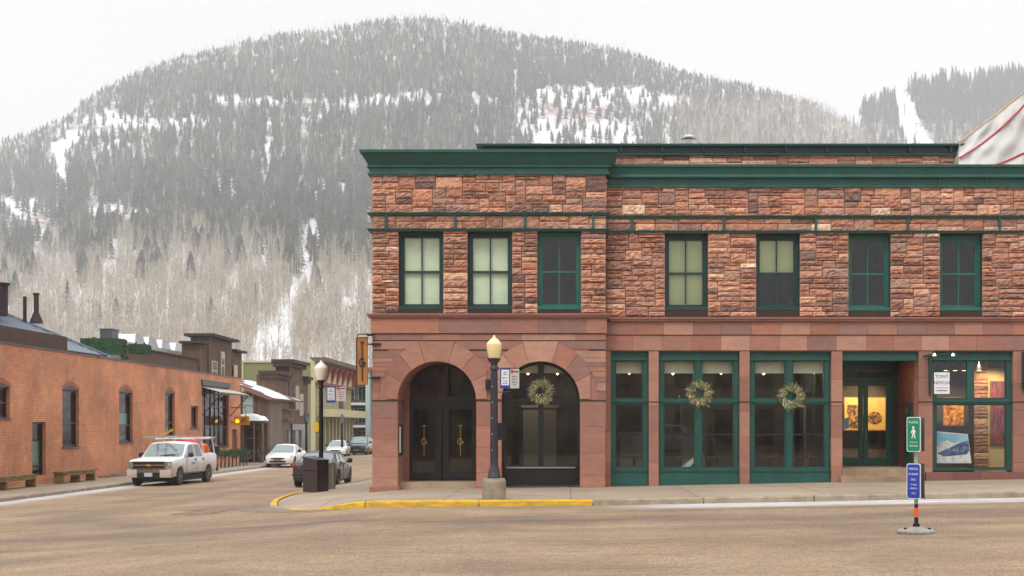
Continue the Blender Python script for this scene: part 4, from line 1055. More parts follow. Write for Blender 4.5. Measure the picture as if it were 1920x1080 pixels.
# green side door on the right wall of the recess
m = MB(); m.box(DX1 - .06, DX1 - .003, YM + .62, YM + 1.35, .35, mz(754)); part(m, 'side_door', MT['green_dark'], bld)
m = MB(); m.box(DX1 - .07, DX1 - .061, YM + .74, YM + 1.22, 1.0, mz(760)); part(m, 'side_door_pane', MT['glass_far'], bld)
sp_ = M_('step_stone', (152, 130, 106), .9, var=.3, scale=2.0, bump=.4)
m = MB(); m.box(DX0 - .1, DX1 + .02, YM - .34, YD + .2, -.1, mz(892)); m.box(DX0 + .0, DX1 - .01, YM - .05, YD + .2, mz(892), mz(878.5)); part(m, 'stone_steps', sp_, bld)
lampm = emit('warm_lamp', (255, 214, 150), 9)
for q, y_ in ((1589, .5), (1634, .5), (1676, .5)):
    m = MB(); m.lathe([(.07, 0), (.07, .012), (.05, .014)], (PX(q, YM + .6), YM + .6, mz(671) - .012), 12); o = part(m, 'recessed_light', lampm, bld)
ld = bpy.data.lights.new('doorway_lamp', 'AREA'); ld.energy = 7; ld.size = 1.2; ld.color = (1, .78, .5); lo = bpy.data.objects.new('doorway_lamp', ld); col.objects.link(lo); lo.location = ((DX0 + DX1) / 2, YM + 1.0, mz(672)); lo.parent = bld; lo.location = Vector(lo.location) - wloc(bld)
# ---------------------------------------------------------------- orange brick building along the side street
XW = -22.3
def wy(px): return WY(px, XW)
def wz(px, py): return PZ(py, WY(px, XW))
brk_m = brickmat('orange_brick', (206, 124, 82), (186, 108, 72), (204, 158, 124), bw=.22, bh=.082, axis='YZ', var=.30, mortar=.014, stain=(232, 188, 154))
bb = thing('brick_building', 'long low orange brick building with tall black windows beside the parked pickup', 'building', (-26, 60, -.6))
Y0, Y1 = 36.0, wy(451); ZW0, ZW1 = -1.2, 5.02
# (px0, px1, pytop, pybot)
HW = {'A': (-26, 18.5, 725, 784), 'door': (60.5, 86, 791, 892), 'B': (117, 148, 731, 838), 'C': (223.5, 249, 736, 829), 'D': (309.5, 328, 738, 818), 'S': (357.5, 371.5, 761, 803), 'G': (379, 428.5, 725, 838), 'arch': (435.5, 444.5, 805, 860)}
def hole(k):
    a, b, c, d = HW[k]; ym = (wy(a) + wy(b)) / 2; return (wy(a), wy(b), PZ(d, ym), PZ(c, ym))
m = MB(); holes = [hole(k) for k in HW]
us = sorted({Y0, Y1, *[h[0] for h in holes], *[h[1] for h in holes]})
for a, b in zip(us, us[1:]):
    cuts = sorted([(h[2], h[3]) for h in holes if h[0] <= a + 1e-6 and h[1] >= b - 1e-6]); z = ZW0
    for c, d in cuts:
        m.box(XW - .35, XW, a, b, z, c); z = d
    m.box(XW - .35, XW, a, b, z, ZW1)
m.box(-34, XW - .35, Y1 - .35, Y1, ZW0, ZW1 - .05); m.box(-34, XW - .35, Y0, Y0 + .35, ZW0, ZW1 - .05)
part(m, 'brick_wall', brk_m, bb)
m = MB(); m.box(XW - .42, XW + .05, Y0, Y1 + .05, ZW1 + .001, ZW1 + .06); part(m, 'coping', MT['roofmetal'], bb)
m = MB(); m.box(-34, XW - .36, Y0 + .36, Y1 - .36, 4.4, 4.5); part(m, 'flat_roof', M_('gravel_roof', (120, 112, 108), .95, var=.2), bb)
m = MB(); m.box(XW - 3.6, XW - 3.5, Y0, Y1 - .4, -1, 4.3); m.box(XW - 3.49, XW - .36, Y0 + .4, Y1 - .4, -.7, -.6); part(m, 'interior_wall', MT['inside'], bb)
ARCHM = brickmat('arch_brick', (184, 108, 74), (164, 94, 66), (140, 96, 76), axis='YZ')
def bwin(k, bars=(), vb=(), arch=True, sill=True, blind=None, name='window'):
    a, b, z0, z1 = hole(k); t = .10; xf = XW - .14
    m = MB(); m.box(xf - .1, xf, a, a + t, z0, z1); m.box(xf - .1, xf, b - t, b, z0, z1); m.box(xf - .1, xf, a + t, b - t, z0, z0 + t); m.box(xf - .1, xf, a + t, b - t, z1 - t, z1)
    for v in bars: zz_ = z0 + (z1 - z0) * v; m.box(xf - .09, xf + .01, a + t, b - t, zz_ - .04, zz_ + .04)
    for v in vb: yy = a + (b - a) * v; m.box(xf - .085, xf - .005, yy - .035, yy + .035, z0 + t, z1 - t)
    fr = part(m, name, MT['black'], bb)
    m = MB(); m.box(xf - .06, xf - .05, a + t, b - t, z0 + t, z1 - t); m.build('pane', MT['glass_brick'], fr)
    if sill: m = MB(); m.box(xf - .05, XW + .06, a - .05, b + .05, z0 - .06, z0); m.build('sill', MT['roofmetal'], fr)
    if blind:
        lo, hi, mat = blind; m = MB(); m.box(xf - .12, xf - .11, a + t, b - t, z0 + (z1 - z0) * lo, z0 + (z1 - z0) * hi); m.build('blind', mat, fr)
    if arch:
        n = 8; m = MB(); h_ = .20; pts = [(XW + .012, a + (b - a) * i / n, z1 + h_ * math.sin(PI * i / n)) for i in range(n + 1)]; pt2 = [(XW + .012, a - .12 + (b - a + .24) * i / n, z1 - .02 + (h_ + .2) * math.sin(PI * (i * .8 / n + .1))) for i in range(n + 1)]
        for i in range(n): m.poly([pts[i], pts[i + 1], pt2[i + 1], pt2[i]])
        part(m, 'brick_arch', ARCHM, bb)
        m = MB(); m.prism([(XW + .006, p[1], p[2]) for p in pts], (-.02, 0, 0)); part(m, 'arch_infill', MT['black'], bb)
    return fr
PALEB = M_('pale_window_film', (150, 190, 172), .6)
bwin('A', bars=(.5,)); bwin('B', bars=(.42,)); bwin('C', bars=(.34,), blind=(.36, .58, PALEB)); bwin('D', bars=(.32,)); bwin('S', arch=False)
bwin('G', bars=(.33, .66, .88), vb=(.2, .4, .56, .72), arch=False, name='glazed_shopfront')
fr = bwin('door', bars=(.18,), arch=False, sill=False, name='door', blind=(.1, .64, PALEB))
m = MB(); a, b, z0, z1 = hole('arch'); m.box(XW - .2, XW - .12, a, b, z0, z1 - .2); part(m, 'wooden_arched_door', M_('brown_door', (112, 62, 44), .7), bb)
m = MB(); n = 8; pts = [(XW - .11, a + (b - a) * i / n, z1 - .22 + .2 * math.sin(PI * i / n)) for i in range(n + 1)]; m.prism(pts, (-.05, 0, 0)); part(m, 'arch_infill', MT['black'], bb)
# lintel and awning over the shopfront
a, b, z0, z1 = hole('G'); m = MB(); m.box(XW - .02, XW + .10, a - .2, b + .2, z1 - .02, z1 + .32); part(m, 'steel_lintel', M_('grey_steel', (66, 72, 78), .5), bb)
m = MB(); zt_ = z1 - .12; n = 46
for i in range(n):
    y0_, y1_ = a - .1 + (b - a + .5) * i / n, a - .1 + (b - a + .5) * (i + 1) / n; q = .03 if i % 2 else 0
    m.poly([(XW + .02, y0_, zt_ + q), (XW + .02, y1_, zt_ + .03 - q), (XW + 1.25, y1_, zt_ - .33 + .03 - q), (XW + 1.25, y0_, zt_ - .33 + q)])
aw_ = part(m, 'awning', M_('corrugated_sheet', (170, 168, 148), .5, metal=.2), bb)
m = MB(); m.box(XW + 1.22, XW + 1.27, a - .1, b + .4, zt_ - .42, zt_ - .31); m.tube([(XW + .02, b + .3, zt_ - 1.7), (XW + 1.2, b + .3, zt_ - .38)], .03, 6); m.tube([(XW + .02, a, zt_ - 1.7), (XW + 1.2, a, zt_ - .38)], .03, 6); m.build('awning_strut', MT['black'], aw_)
# rusted parapet band, hip of the metal roof, stacks
def W3(px, py, X): Y = WY(px, X); return Vector((X, Y, PZ(py, Y)))
m = MB(); ya, yb = 38, WY(122, -22.6); m.box(-22.62, -22.5, ya, yb, 4.9, PZ(632, yb) + .0); part(m, 'rusted_band', MT['rust'], bb)
R1 = W3(8, 588, -25.6); R2 = W3(200, 667, -22.66); R0 = Vector((-25.6, 38, R1.z)); E0 = Vector((-22.66, 38, 5.1))
rm = MB(); rm.poly([E0, R2, R1, R0]); rm.poly([R1, R2, Vector((-29, R2.y, 5.1)), ]); rm.poly([R0, R1, Vector((-29, R2.y, 5.1)), Vector((-29, 38, 5.1))])
nrib = 44
for i in range(nrib):
    y = 40 + i * .52
    if y < R1.y: t0 = R0.z; top = Vector((-25.6, y, R1.z))
    else:
        f_ = (y - R1.y) / (R2.y - R1.y)
        if f_ > .97: break
        top = R1.lerp(R2, f_)
    bot = Vector((-22.66, y, 5.1)); rm.tube([top + Vector((0, 0, .03)), bot + Vector((0, 0, .03))], .035, 4, cap=False)
rm.tube([R0, R1, R2], .09, 6)
part(rm, 'metal_hip_roof', M_('standing_seam_roof', (96, 106, 118), .35, metal=.5, var=.1), bb)
def stack(px, pyb, pyt, X, r, name, label, cone=0, mat='rust'):
    b_ = W3(px, pyb, X); t_ = PZ(pyt, b_.y); m = MB()
    if cone: m.lathe([(r * 2.6, 0), (r * 2.4, .12), (r * 1.2, .35 * (t_ - b_.z)), (r, .40 * (t_ - b_.z)), (r, t_ - b_.z)], (0, 0, 0), 12)
    else: m.lathe([(r, 0), (r, t_ - b_.z)], (0, 0, 0), 12)
    if name == 'chimney': m.lathe([(r * 1.3, t_ - b_.z + .001), (r * 1.3, t_ - b_.z + .08)], (0, 0, 0), 12)
    o = m.build(name, MT[mat], smooth_=True, ang=40); o.location = b_; tag(o, label, 'chimney'); return o
DKR = M_('sooty_rust', (52, 38, 36), .8, var=.4, scale=3); MT['sooty'] = DKR
stack(1, 592, 534, -24.6, .30, 'chimney', 'thick dark chimney stack at the left edge above the metal roof', cone=0, mat='sooty')
stack(46.5, 604, 556, -24.2, .08, 'roof_pipe', 'thin plain black pipe on the metal roof, middle of the three stacks', mat='sooty')
stack(68, 606, 553, -23.8, .11, 'chimney', 'rusted chimney pipe flaring to a cone at its base on the metal roof', cone=1, mat='sooty')
p_ = W3(209, 667, -24); m = MB(); m.lathe([(.42, 0), (.42, .45), (.5, .5), (.36, .62)], (0, 0, 0), 14); o = m.build('roof_vent', MT['roofmetal']); o.location = (p_.x, p_.y, 4.5); o.scale = (1, 1, 1.6); tag(o, 'round dark roof vent behind the brick parapet below the green hedge', 'roof vent')

# wooden benches
def bench(px0, px1, label):
    y0_, y1_ = WY(px0, -21.55), WY(px1, -21.55); zg = zroad(-19.2, y0_) + .13; L_ = y1_ - y0_
    t = thing('bench', label, 'bench', (-21.6, y0_, zg), group='wooden benches along the brick wall')
    m = MB(); m.box(-.24, .24, 0, L_, .46, .52); m.build('seat', MT['bench'], t)
    for yy in (.15, L_ * .5, L_ - .2): m = MB(); m.box(-.20, .20, yy - .05, yy + .05, 0, .459); m.build('leg', MT['bench'], t)
    m = MB(); m.box(.18, .22, .21, L_ - .26, .32, .459); m.build('apron', MT['bench'], t)
bench(-60, 64, 'long wooden bench cut by the left edge of the photo, against the brick wall'); bench(110, 175, 'shorter wooden bench against the brick wall between the door and the pickup')
# rubble at the foot of the wall
m = MB()
for i in range(60):
    yy = random.uniform(wy(185), wy(248)); r = random.uniform(.05, .16); x_ = XW + random.uniform(.02, .28); zg = zroad(-20, yy) + .13
    m.cc = (1, 1, 1); M4 = Matrix.Translation((x_, yy, zg + r * .3)) @ Matrix.Rotation(random.uniform(0, 6), 4, 'Z') @ Matrix.Rotation(random.uniform(-.5, .5), 4, 'X'); m.box(-r, r, -r * .8, r * .8, -r * .5, r * .6, M=M4)
tag(m.build('rubble', M_('rubble', (152, 126, 108), .9, var=.3)), 'loose rubble stones heaped along the foot of the brick wall', kind='stuff')
# yellow projecting sign
SY = WY(452, -21.6); SYm = M_('yellow_sign_face', (226, 160, 28), .5, c2=(196, 128, 24), scale=2)
ps = thing('projecting_sign', 'small yellow sign hung on a black bracket from the end of the brick building', 'sign', (-22.2, SY, 2.0))
def sgn(px, py): return PX(px, SY), PZ(py, SY)
m = MB(); x0, z1 = sgn(438.5, 780.5); x1, z0 = sgn(467.5, 797); m.box(x0, x1, SY - .04, SY + .04, z0, z1); part(m, 'sign_board', SYm, ps)
m = MB(); xb, zb_ = sgn(452, 764.5); m.tube([(XW, SY, zb_), (PX(461, SY), SY, zb_), (PX(461, SY), SY, z1)], .03, 6); m.tube([(x0 - .4, SY, (z0 + z1) / 2 - .1), (x0, SY, (z0 + z1) / 2 - .1)], .03, 6); part(m, 'bracket', MT['black'], ps)
# outline of a hoofed animal-like squiggle mark, dark lines
m = MB()
for pts in ([(.15, .35), (.3, .62), (.62, .7), (.78, .5)], [(.3, .3), (.5, .48), (.75, .4)], [(.62, .7), (.7, .85), (.86, .8)]): m.tube([(x0 + (x1 - x0) * (.32 + .6 * u), SY - .045, z0 + (z1 - z0) * v) for u, v in pts], .018, 4)
part(m, 'sign_mark', MT['black'], ps)
m = MB(); m.lathe([(.09, -.05), (.11, 0), (.06, .1)], (x0 + .25, SY - .10, (z0 + z1) / 2 - .05), 10); part(m, 'sign_lamp', emit('sign_lamp', (255, 190, 30), 5), ps)

# green roof hedges and roof box
HG = M_('clipped_hedge', (44, 84, 44), .95, c2=(22, 48, 26), scale=7, bump=1.0, bscale=18)
def leafbox(name, x0, x1, y0, y1, z0, z1, label, cat='hedge'):
    m = MB(); m.box(x0, x1, y0, y1, z0, z1)
    for i in range(int(160 * ((x1 - x0) + (y1 - y0)) / 8)):
        f_ = random.choice('xyz'); c = Vector((random.uniform(x0, x1), random.uniform(y0, y1), random.uniform(z0, z1)))
        if f_ == 'x': c.x = x1
        elif f_ == 'y': c.y = y0
        else: c.z = z1
        a = Vector([random.uniform(-.14, .14) for _ in range(3)]); b = Vector([random.uniform(-.14, .14) for _ in range(3)]); m.poly([c - a, c + b, c + a])
    return tag(m.build(name, HG), label, cat)
# ---- brown board building with skylights behind (X = -30 plane)
XB = -29.0
def bp_(px, py): Y = WY(px, XB); return Y, PZ(py, Y)
wb = thing('wooden_building', 'dark brown board building with a tall false front rising behind the brick parapet', 'building', (-32, 95, -.8))
ya, _ = bp_(222, 0); yb, _ = bp_(372, 0); yc, _ = bp_(386, 0); yd, _ = bp_(429, 0); ye, _ = bp_(451, 0)
zlow = bp_(300, 662)[1]
m = MB(); m.box(XB - 8, XB, ya, yb, -1, zlow); m.box(XB - 1.3, XB + .1, yb, yc, -1, bp_(372, 645)[1]); m.box(XB - 1.2, XB + .25, yc, yd, -1, bp_(407, 637)[1]); m.box(XB - 1.3, XB + .1, yd, ye, -1, bp_(440, 661)[1])
part(m, 'board_wall', MT['wood_dark'], wb)
m = MB(); zt_ = bp_(407, 636)[1]; m.box(XB - 1.6, XB + .75, yc - .5, yd + .6, zt_, zt_ + .22); zt_ = bp_(440, 660)[1]; m.box(XB - 1.4, XB + .5, yd + .61, ye + .4, zt_, zt_ + .18); zt_ = bp_(372, 644)[1]; m.box(XB - 1.4, XB + .5, yb - .4, yc - .51, zt_, zt_ + .18)
m.box(XB - 8.1, XB + .15, ya, yb - .41, zlow + .001, zlow + .1); part(m, 'roof_cap', M_('dark_shingle', (62, 50, 46), .9), wb)
m = MB()
for (pa, pb, pt, pb2) in ((390, 400, 676, 716), (407, 414, 659, 716), (432, 438, 684, 716)):
    y0_, z1 = bp_(pa, pt); y1_, z0 = bp_(pb, pb2); m.box(XB + .26, XB + .34, y0_, y1_, z0, z1)
part(m, 'window_trim', MT['trim_cream'], wb)
GG = M_('grey_glazing', (96, 104, 106), .1, spec=.8)
for (pa, pb, pt, pb2) in ((391.5, 398.5, 678, 694), (391.5, 398.5, 696, 712), (408.3, 412.7, 661, 684), (408.3, 412.7, 687, 712)):
    y0_, z1 = bp_(pa, pt); y1_, z0 = bp_(pb, pb2); m = MB(); m.box(XB + .341, XB + .36, y0_, y1_, z0, z1); part(m, 'window_pane', GG, wb)
# white skylight roof
m = MB(); x_ = XB - 3; y0_, _ = bp_(228, 0); zr = PZ(652, WY(300, x_)); m.box(x_ - 5, x_, WY(238, x_), WY(392, x_), zlow + .1, zr)
lr = part(m, 'white_roof', M_('pale_roof', (196, 192, 184), .8), wb)
for i in range(6):
    q = 262 + i * 25; yy = WY(q, x_); m = MB(); m.prism([(x_ - 3, yy, zr), (x_ - 3, yy + 2.6, zr), (x_ - 3, yy + 1.9, zr + .7), (x_ - 3, yy + .3, zr + .75)], (2.6, 0, 0)); o = m.build('skylight', M_('skylight_glass', (190, 196, 200), .2) if i == 0 else bpy.data.materials['skylight_glass'], lr)
def onY(px, py, Y): return P(px, py, Y)
def hedge(pa, pb, pt, pbm, Y, label): a = P(pa, pt, Y); b = P(pb, pbm, Y); return leafbox('hedge', a[0], b[0], Y, Y + 1.6, b[2], a[2], label)
hedge(150, 221, 634, 672, 76, 'larger dark green hedge on the roof beside the metal hip roof'); hedge(240, 268, 645, 662, 79, 'smaller dark green hedge box in front of the white roof')
a = P(187, 618, 84); b = P(210, 650, 84); m = MB(); m.box(a[0], b[0], 84, 85.2, b[2], a[2]); m.box(a[0] - .06, b[0] + .06, 83.95, 85.25, a[2], a[2] + .07); tag(m.build('ventilation_box', MT['roofmetal']), 'grey metal ventilation box rising behind the larger hedge', 'ventilation box')

# ---- dormer house with snow on the roof, standing proud of the brick wall
def snow_patch(cx, cy, fn, L1, L2, parent, n=26, thick=.22, world=True, name='snow'):
    m = MB()
    for j in range(n + 1):
        for i in range(n + 1):
            u, v = i / n * 2 - 1, j / n * 2 - 1
            h = -.04 + thick * max(0, 1 - abs(u) ** 5) * max(0, 1 - abs(v) ** 5) * (1 + .18 * math.sin(4 * u + 3 * v + cx)) * (1 if cx == 2 else max(0, min(1, .9 + 1.6 * math.sin(3.1 * u + 2.3 * v + 1) + .8 * math.sin(7 * u - 5 * v))))
            p = fn(u * L1, v * L2); m.v.append((p[0], p[1], p[2] + h))
    for j in range(n):
        for i in range(n): a = j * (n + 1) + i; m.face((a, a + 1, a + n + 2, a + n + 1))
    return part(m, name, MT['snow'], parent, smooth_=True)
hs = thing('dormer_house', 'brown board house with snowy roof and a gabled end next to the brick building', 'house', (-23, 90, -.85))
YE = 88.4; XE = PX(502, YE); ye2 = 95.0
def ex(q): return PX(q, YE)
def ez(q): return PZ(q, YE)
zea = ez(748); xr_ = -24.6; zrd = 1.7 + 92 * 92 / 2400
xap, zap = ex(466), ez(736)
m = MB(); m.box(-26, XE, YE + .001, ye2, -1.4, zea); m.prism([(-26, YE + .002, zea), (XE, YE + .002, zea), (xap, YE + .002, zap), (-23.6, YE + .002, zea + .2)], (0, 1.2, 0)); m.box(XE - .4, XE + .002, YE + .01, ye2 - .01, -1.4, zea + .01); part(m, 'board_wall', MT['wood_dark'], hs)
m = MB(); m.box(XE + .003, XE + .02, YE + .5, ye2, .4, zea); part(m, 'side_boards', MT['wood_grey'], hs)
rw = M_('rusty_brown_roof', (118, 82, 74), .8, var=.2)
sl = (zrd - zea) / (XE + .35 - xr_)
m = MB(); m.prism([(XE + .35, YE + .3, zea - .06), (xr_, YE + .3, zrd), (xr_, YE + .3, zrd + .12), (XE + .35, YE + .3, zea + .06)], (0, ye2 - YE + 3.4, 0)); m.prism([(xr_ - 4, YE + .3, zea), (xr_, YE + .3, zrd - .01), (xr_, YE + .3, zrd + .11), (xr_ - 4, YE + .3, zea + .1)], (0, ye2 - YE + 3.4, 0)); rf_ = part(m, 'roof', rw, hs)
m = MB(); m.prism([(XE + .25, YE - .35, zea - .14), (xap, YE - .35, zap + .02), (xap, YE - .35, zap + .16), (XE + .3, YE - .35, zea)], (0, 1.6, 0)); m.prism([(xap - 1.8, YE - .35, zea - .14), (xap, YE - .35, zap + .02), (xap, YE - .35, zap + .16), (xap - 1.8, YE - .35, zea)], (0, 1.6, 0)); part(m, 'gable_roof', rw, hs)
snow_patch(1, 1, lambda u, v: (-22.5 + v, 93.4 + u, zea + .1 + sl * (XE + .35 + 22.5 - v)), 4.6, 1.9, rf_)
m = MB(); m.box(ex(455.5), ex(474), YE - .03, YE, ez(778), ez(743)); wn = part(m, 'window', M_('curtained_window', (164, 186, 178), .5), hs)
m = MB(); t_ = .07; m.box(ex(454), ex(475.5), YE - .06, YE - .031, ez(743), ez(740.5)); m.box(ex(474), ex(476), YE - .06, YE - .031, ez(778), ez(743)); m.box(ex(455.5), ex(474), YE - .05, YE - .031, ez(761.5), ez(759.5)); m.build('window_trim', M_('sage_trim', (128, 130, 116), .7), wn)
m = MB(); m.box(ex(440), ex(502) + .1, YE - 1.3, YE - .001, ez(793), ez(788)); pr_ = part(m, 'porch_roof', MT['wood_dark'], hs)
snow_patch(2, 2, lambda u, v: (ex(474) + u, YE - .66 + v, ez(788)), 1.15, .68, pr_, thick=.42)
for q in (463, 484, 500): m = MB(); m.box(ex(q) - .05, ex(q) + .05, YE - 1.25, YE - 1.1, -1, ez(793.1)); part(m, 'porch_post', MT['wood_grey'], hs)
m = MB(); m.box(ex(464), ex(483), YE - .03, YE - .001, -.9, ez(801)); part(m, 'door', M_('dark_doorway', (36, 31, 29), .6), hs)
for qa, qb in ((803, 801), (822.5, 821)): m = MB(); m.box(ex(463), ex(484), YE - .05, YE - .031, ez(qa), ez(qb)); part(m, 'door_trim', MT['wood_grey'], hs)

# ---- wooden false-front building
ff_ = thing('false_front_building', 'weathered brown wooden building with stepped false front beyond the snowy roofed house', 'building', (-26, 103, -.9))
XF = -21.4
def fp(px, py, X=XF): Y = WY(px, X); return Y, PZ(py, Y)
y0_, y1_, y2_, y3_ = fp(517, 0)[0], fp(541, 0)[0], fp(566, 0)[0], fp(577, 0)[0]
m = MB(); m.box(XF - 1.4, XF, y0_, y1_, -1.2, fp(530, 705)[1]); m.box(XF - 1, XF + .05, y1_ + .001, y2_, -1.2, fp(553, 684)[1]); m.box(XF - 1.4, XF, y2_ + .001, y3_, -1.2, fp(571, 713)[1]); part(m, 'board_wall', MT['wood_dark'], ff_)
m = MB()
for (a, b, z, o) in ((y0_ - .3, y1_, fp(530, 704)[1], .4), (y1_ - .5, y2_ + .5, fp(553, 683)[1], .5), (y2_ + .51, y3_ + .3, fp(571, 712)[1], .4)): m.box(XF - 1.2, XF + o, a, b, z, z + .25); m.box(XF - 1.1, XF + o * .55, a + .05, b - .05, z - .3, z - .001)
part(m, 'cornice', M_('dark_cornice', (70, 54, 48), .9), ff_)
m = MB()
for (pa, pb, pt, pb2) in ((551, 557.5, 723, 768), (558.5, 566, 738, 780)):
    a, z1 = fp(pa, pt); b, z0 = fp(pb, pb2); m.box(XF + .051, XF + .14, a, b, z0, z1)
part(m, 'tall_window', M_('pale_window', (158, 150, 128), .5), ff_)
m = MB()
for (pa, pb, pt, pb2) in ((519, 530, 790, 850), (534, 541, 805, 850), (545, 575, 795, 850)):
    a, z1 = fp(pa, pt); b, z0 = fp(pb, pb2); m.box(XF + .06, XF + .15, a, b, z0, z1)
part(m, 'shopfront', M_('dim_shopfront', (66, 62, 56), .2, var=.4, scale=.8), ff_)
m = MB()
for (pa, pb, pt, pb2) in ((516, 536, 767, 770), (516, 528, 785, 788), (530, 545, 806, 808)):
    a, z1 = fp(pa, pt); b, z0 = fp(pb, pb2); m.box(XF + .01, XF + .9, a, b, z0, z1)
for q in (519, 532, 543, 544.5): a = fp(q, 0)[0]; m.box(XF + .7, XF + .85, a, a + .2, -1, fp(q, 806)[1])
part(m, 'canopy', MT['wood_grey'], ff_)

# ---- green clapboard building with cream street front
gb = thing('green_clapboard_building', 'pale green clapboard building with cream and red bracketed cornice down the side street', 'building', (-28, 125, -1))
YG = 119.0; XG = PX(590, YG); ztop = PZ(680, YG)
cl = MB(); z = -1.5; 
while z < ztop - .01:
    z2 = min(z + .2, ztop); cl.prism([(PX(452, YG), YG, z), (PX(452, YG), YG - .035, z), (PX(452, YG), YG, z2)], (XG - PX(452, YG), 0, 0)); z = z2
cl.box(PX(452, YG), XG, YG + .001, YG + 17, -1.5, ztop - .02)
part(cl, 'clapboard_wall', M_('green_clapboard', (134, 138, 96), .8, var=.06), gb)
m = MB(); m.box(PX(452, YG) - .1, XG + .01, YG - .12, YG + .3, ztop, ztop + .18); m.box(PX(452, YG) - .1, PX(452, YG) + .25, YG - .1, YG - .036, -1, ztop - .001); m.box(XG - .35, XG + .06, YG - .1, YG - .036, -1, ztop - .001); part(m, 'corner_trim', MT['trim_cream'], gb)
Yg1 = WY(657, XG)
m = MB(); m.box(XG + .001, XG + .06, YG - .02, Yg1, -1.2, ztop - .4); part(m, 'street_front', M_('olive_front', (156, 152, 108), .8), gb)
m = MB(); m.prism([(XG + .06, YG - .1, ztop - .1), (XG + 1.1, YG - .1, ztop + .1), (XG + 1.1, YG - .1, ztop + .5), (XG - .5, YG - .1, ztop + .5)], (0, Yg1 - YG + .3, 0)); part(m, 'cornice', M_('brown_cornice', (108, 92, 74), .8), gb)
m = MB(); m.box(XG + .061, XG + .3, YG, Yg1, ztop - 1.75, ztop - .1); part(m, 'frieze', MT['trim_cream'], gb)
m = MB(); m.box(XG + .061, XG + .5, YG, Yg1, ztop - 2.0, ztop - 1.751)
n = 7
for i in range(n):
    yy = YG + .6 + (Yg1 - YG - 1.6) * i / (n - 1); m.prism([(XG + .301, yy, ztop - 1.7), (XG + .9, yy, ztop - .2), (XG + .301, yy, ztop - .2)], (0, .75, 0))
part(m, 'frieze_bracket', M_('brick_red_paint', (138, 62, 50), .7), gb)
m = MB(); zc_ = PZ(768, YG + 6); m.box(XG + .061, XG + 1.6, YG + 1, Yg1 + 2, PZ(782, YG + 6), zc_); part(m, 'shop_canopy', MT['trim_cream'], gb)
m = MB(); yy = YG + 1.5
while yy < Yg1: m.box(XG + .07, XG + .35, yy, yy + .35, -1, PZ(783, YG + 6)); yy += 1.9
part(m, 'shop_pilaster', MT['trim_cream'], gb)
m = MB(); yy = YG + 1.9
DP = M_('dim_pane', (72, 76, 72), .15, spec=.8)
while yy < Yg1: m = MB(); m.box(XG + .07, XG + .14, yy, yy + 1.4, -.4, PZ(790, YG + 6)); part(m, 'shop_pane', DP, gb); yy += 1.9
for (pa, pb) in ((597, 603), (634, 642)):
    a, b = WY(pa, XG), WY(pb, XG); m = MB(); m.box(XG + .07, XG + .13, a, b, PZ(765, a), PZ(735, a)); part(m, 'window_pane', DP, gb)

# ---- pale blue building with balconies
YBb = 142.0
bl = thing('balcony_building', 'pale apartment building with dark railed balconies at the end of the side street', 'building', (-22, 145, -1))
xa, xb = PX(632, YBb), PX(701, YBb)
m = MB(); m.box(xa - 3, xb + 4, YBb + 1.3, YBb + 10, -1.5, PZ(700, YBb)); part(m, 'back_wall', M_('slate_wall', (92, 96, 98), .8), bl)
m = MB(); m.box(PX(685.5, YBb), PX(694, YBb), YBb - .1, YBb + 1.29, -1.5, PZ(690, YBb)); part(m, 'pale_blue_column', M_('pale_blue', (176, 196, 200), .7), bl)
m = MB(); m.box(xa - 3, xb + 4, YBb - .4, YBb + 10, PZ(695, YBb), PZ(689, YBb)); part(m, 'roof_edge', M_('red_brown_roof', (150, 84, 66), .8), bl)
m = MB()
for qa, qb in ((759.5, 755), (801.5, 797), (712, 701)): m = MB(); m.box(xa, PX(685, YBb), YBb, YBb + 1.29, PZ(qa, YBb), PZ(qb, YBb)); part(m, 'balcony_slab', MT['white'], bl)
for q in (755, 797, 840):
    m = MB(); m.box(xa, PX(685, YBb), YBb - .02, YBb + .03, PZ(q - 1.2, YBb), PZ(q - 6, YBb)) if q < 830 else None
    if q < 830: part(m, 'balcony_base', M_('dark_brown_band', (84, 62, 56), .8) if q == 755 else bpy.data.materials['dark_brown_band'], bl)
    m = MB(); zt_ = PZ(q - 16, YBb); m.box(xa, PX(685, YBb), YBb - .02, YBb + .02, zt_, zt_ + .06); x_ = xa
    while x_ < PX(685, YBb): m.box(x_, x_ + .03, YBb - .015, YBb + .015, PZ(q - 6, YBb), zt_); x_ += .22
    part(m, 'railing', MT['black'], bl)
    for (pa, pb) in ((651, 661), (668, 683)):
        m = MB(); m.box(PX(pa, YBb), PX(pb, YBb), YBb + 1.25, YBb + 1.29, PZ(q - 3, YBb), PZ(q - 32, YBb)); fr = part(m, 'window', MT['white'], bl)
        m = MB(); c = (pa + pb) / 2
        for u, v in ((pa + .8, c - .4), (c + .4, pb - .8)): m.box(PX(u, YBb), PX(v, YBb), YBb + 1.2, YBb + 1.249, PZ(q - 4, YBb), PZ(q - 31, YBb))
        m.build('pane', MT['carglass'], fr)
# snow-covered bank of trees/infill block beyond so the street closes
m = MB(); m.box(-60, -30, 128, 140, -2, 5.2); tag(m.build('distant_house', MT['wood_grey']), 'plain weathered timber block behind the brown false-front roofs', 'house')
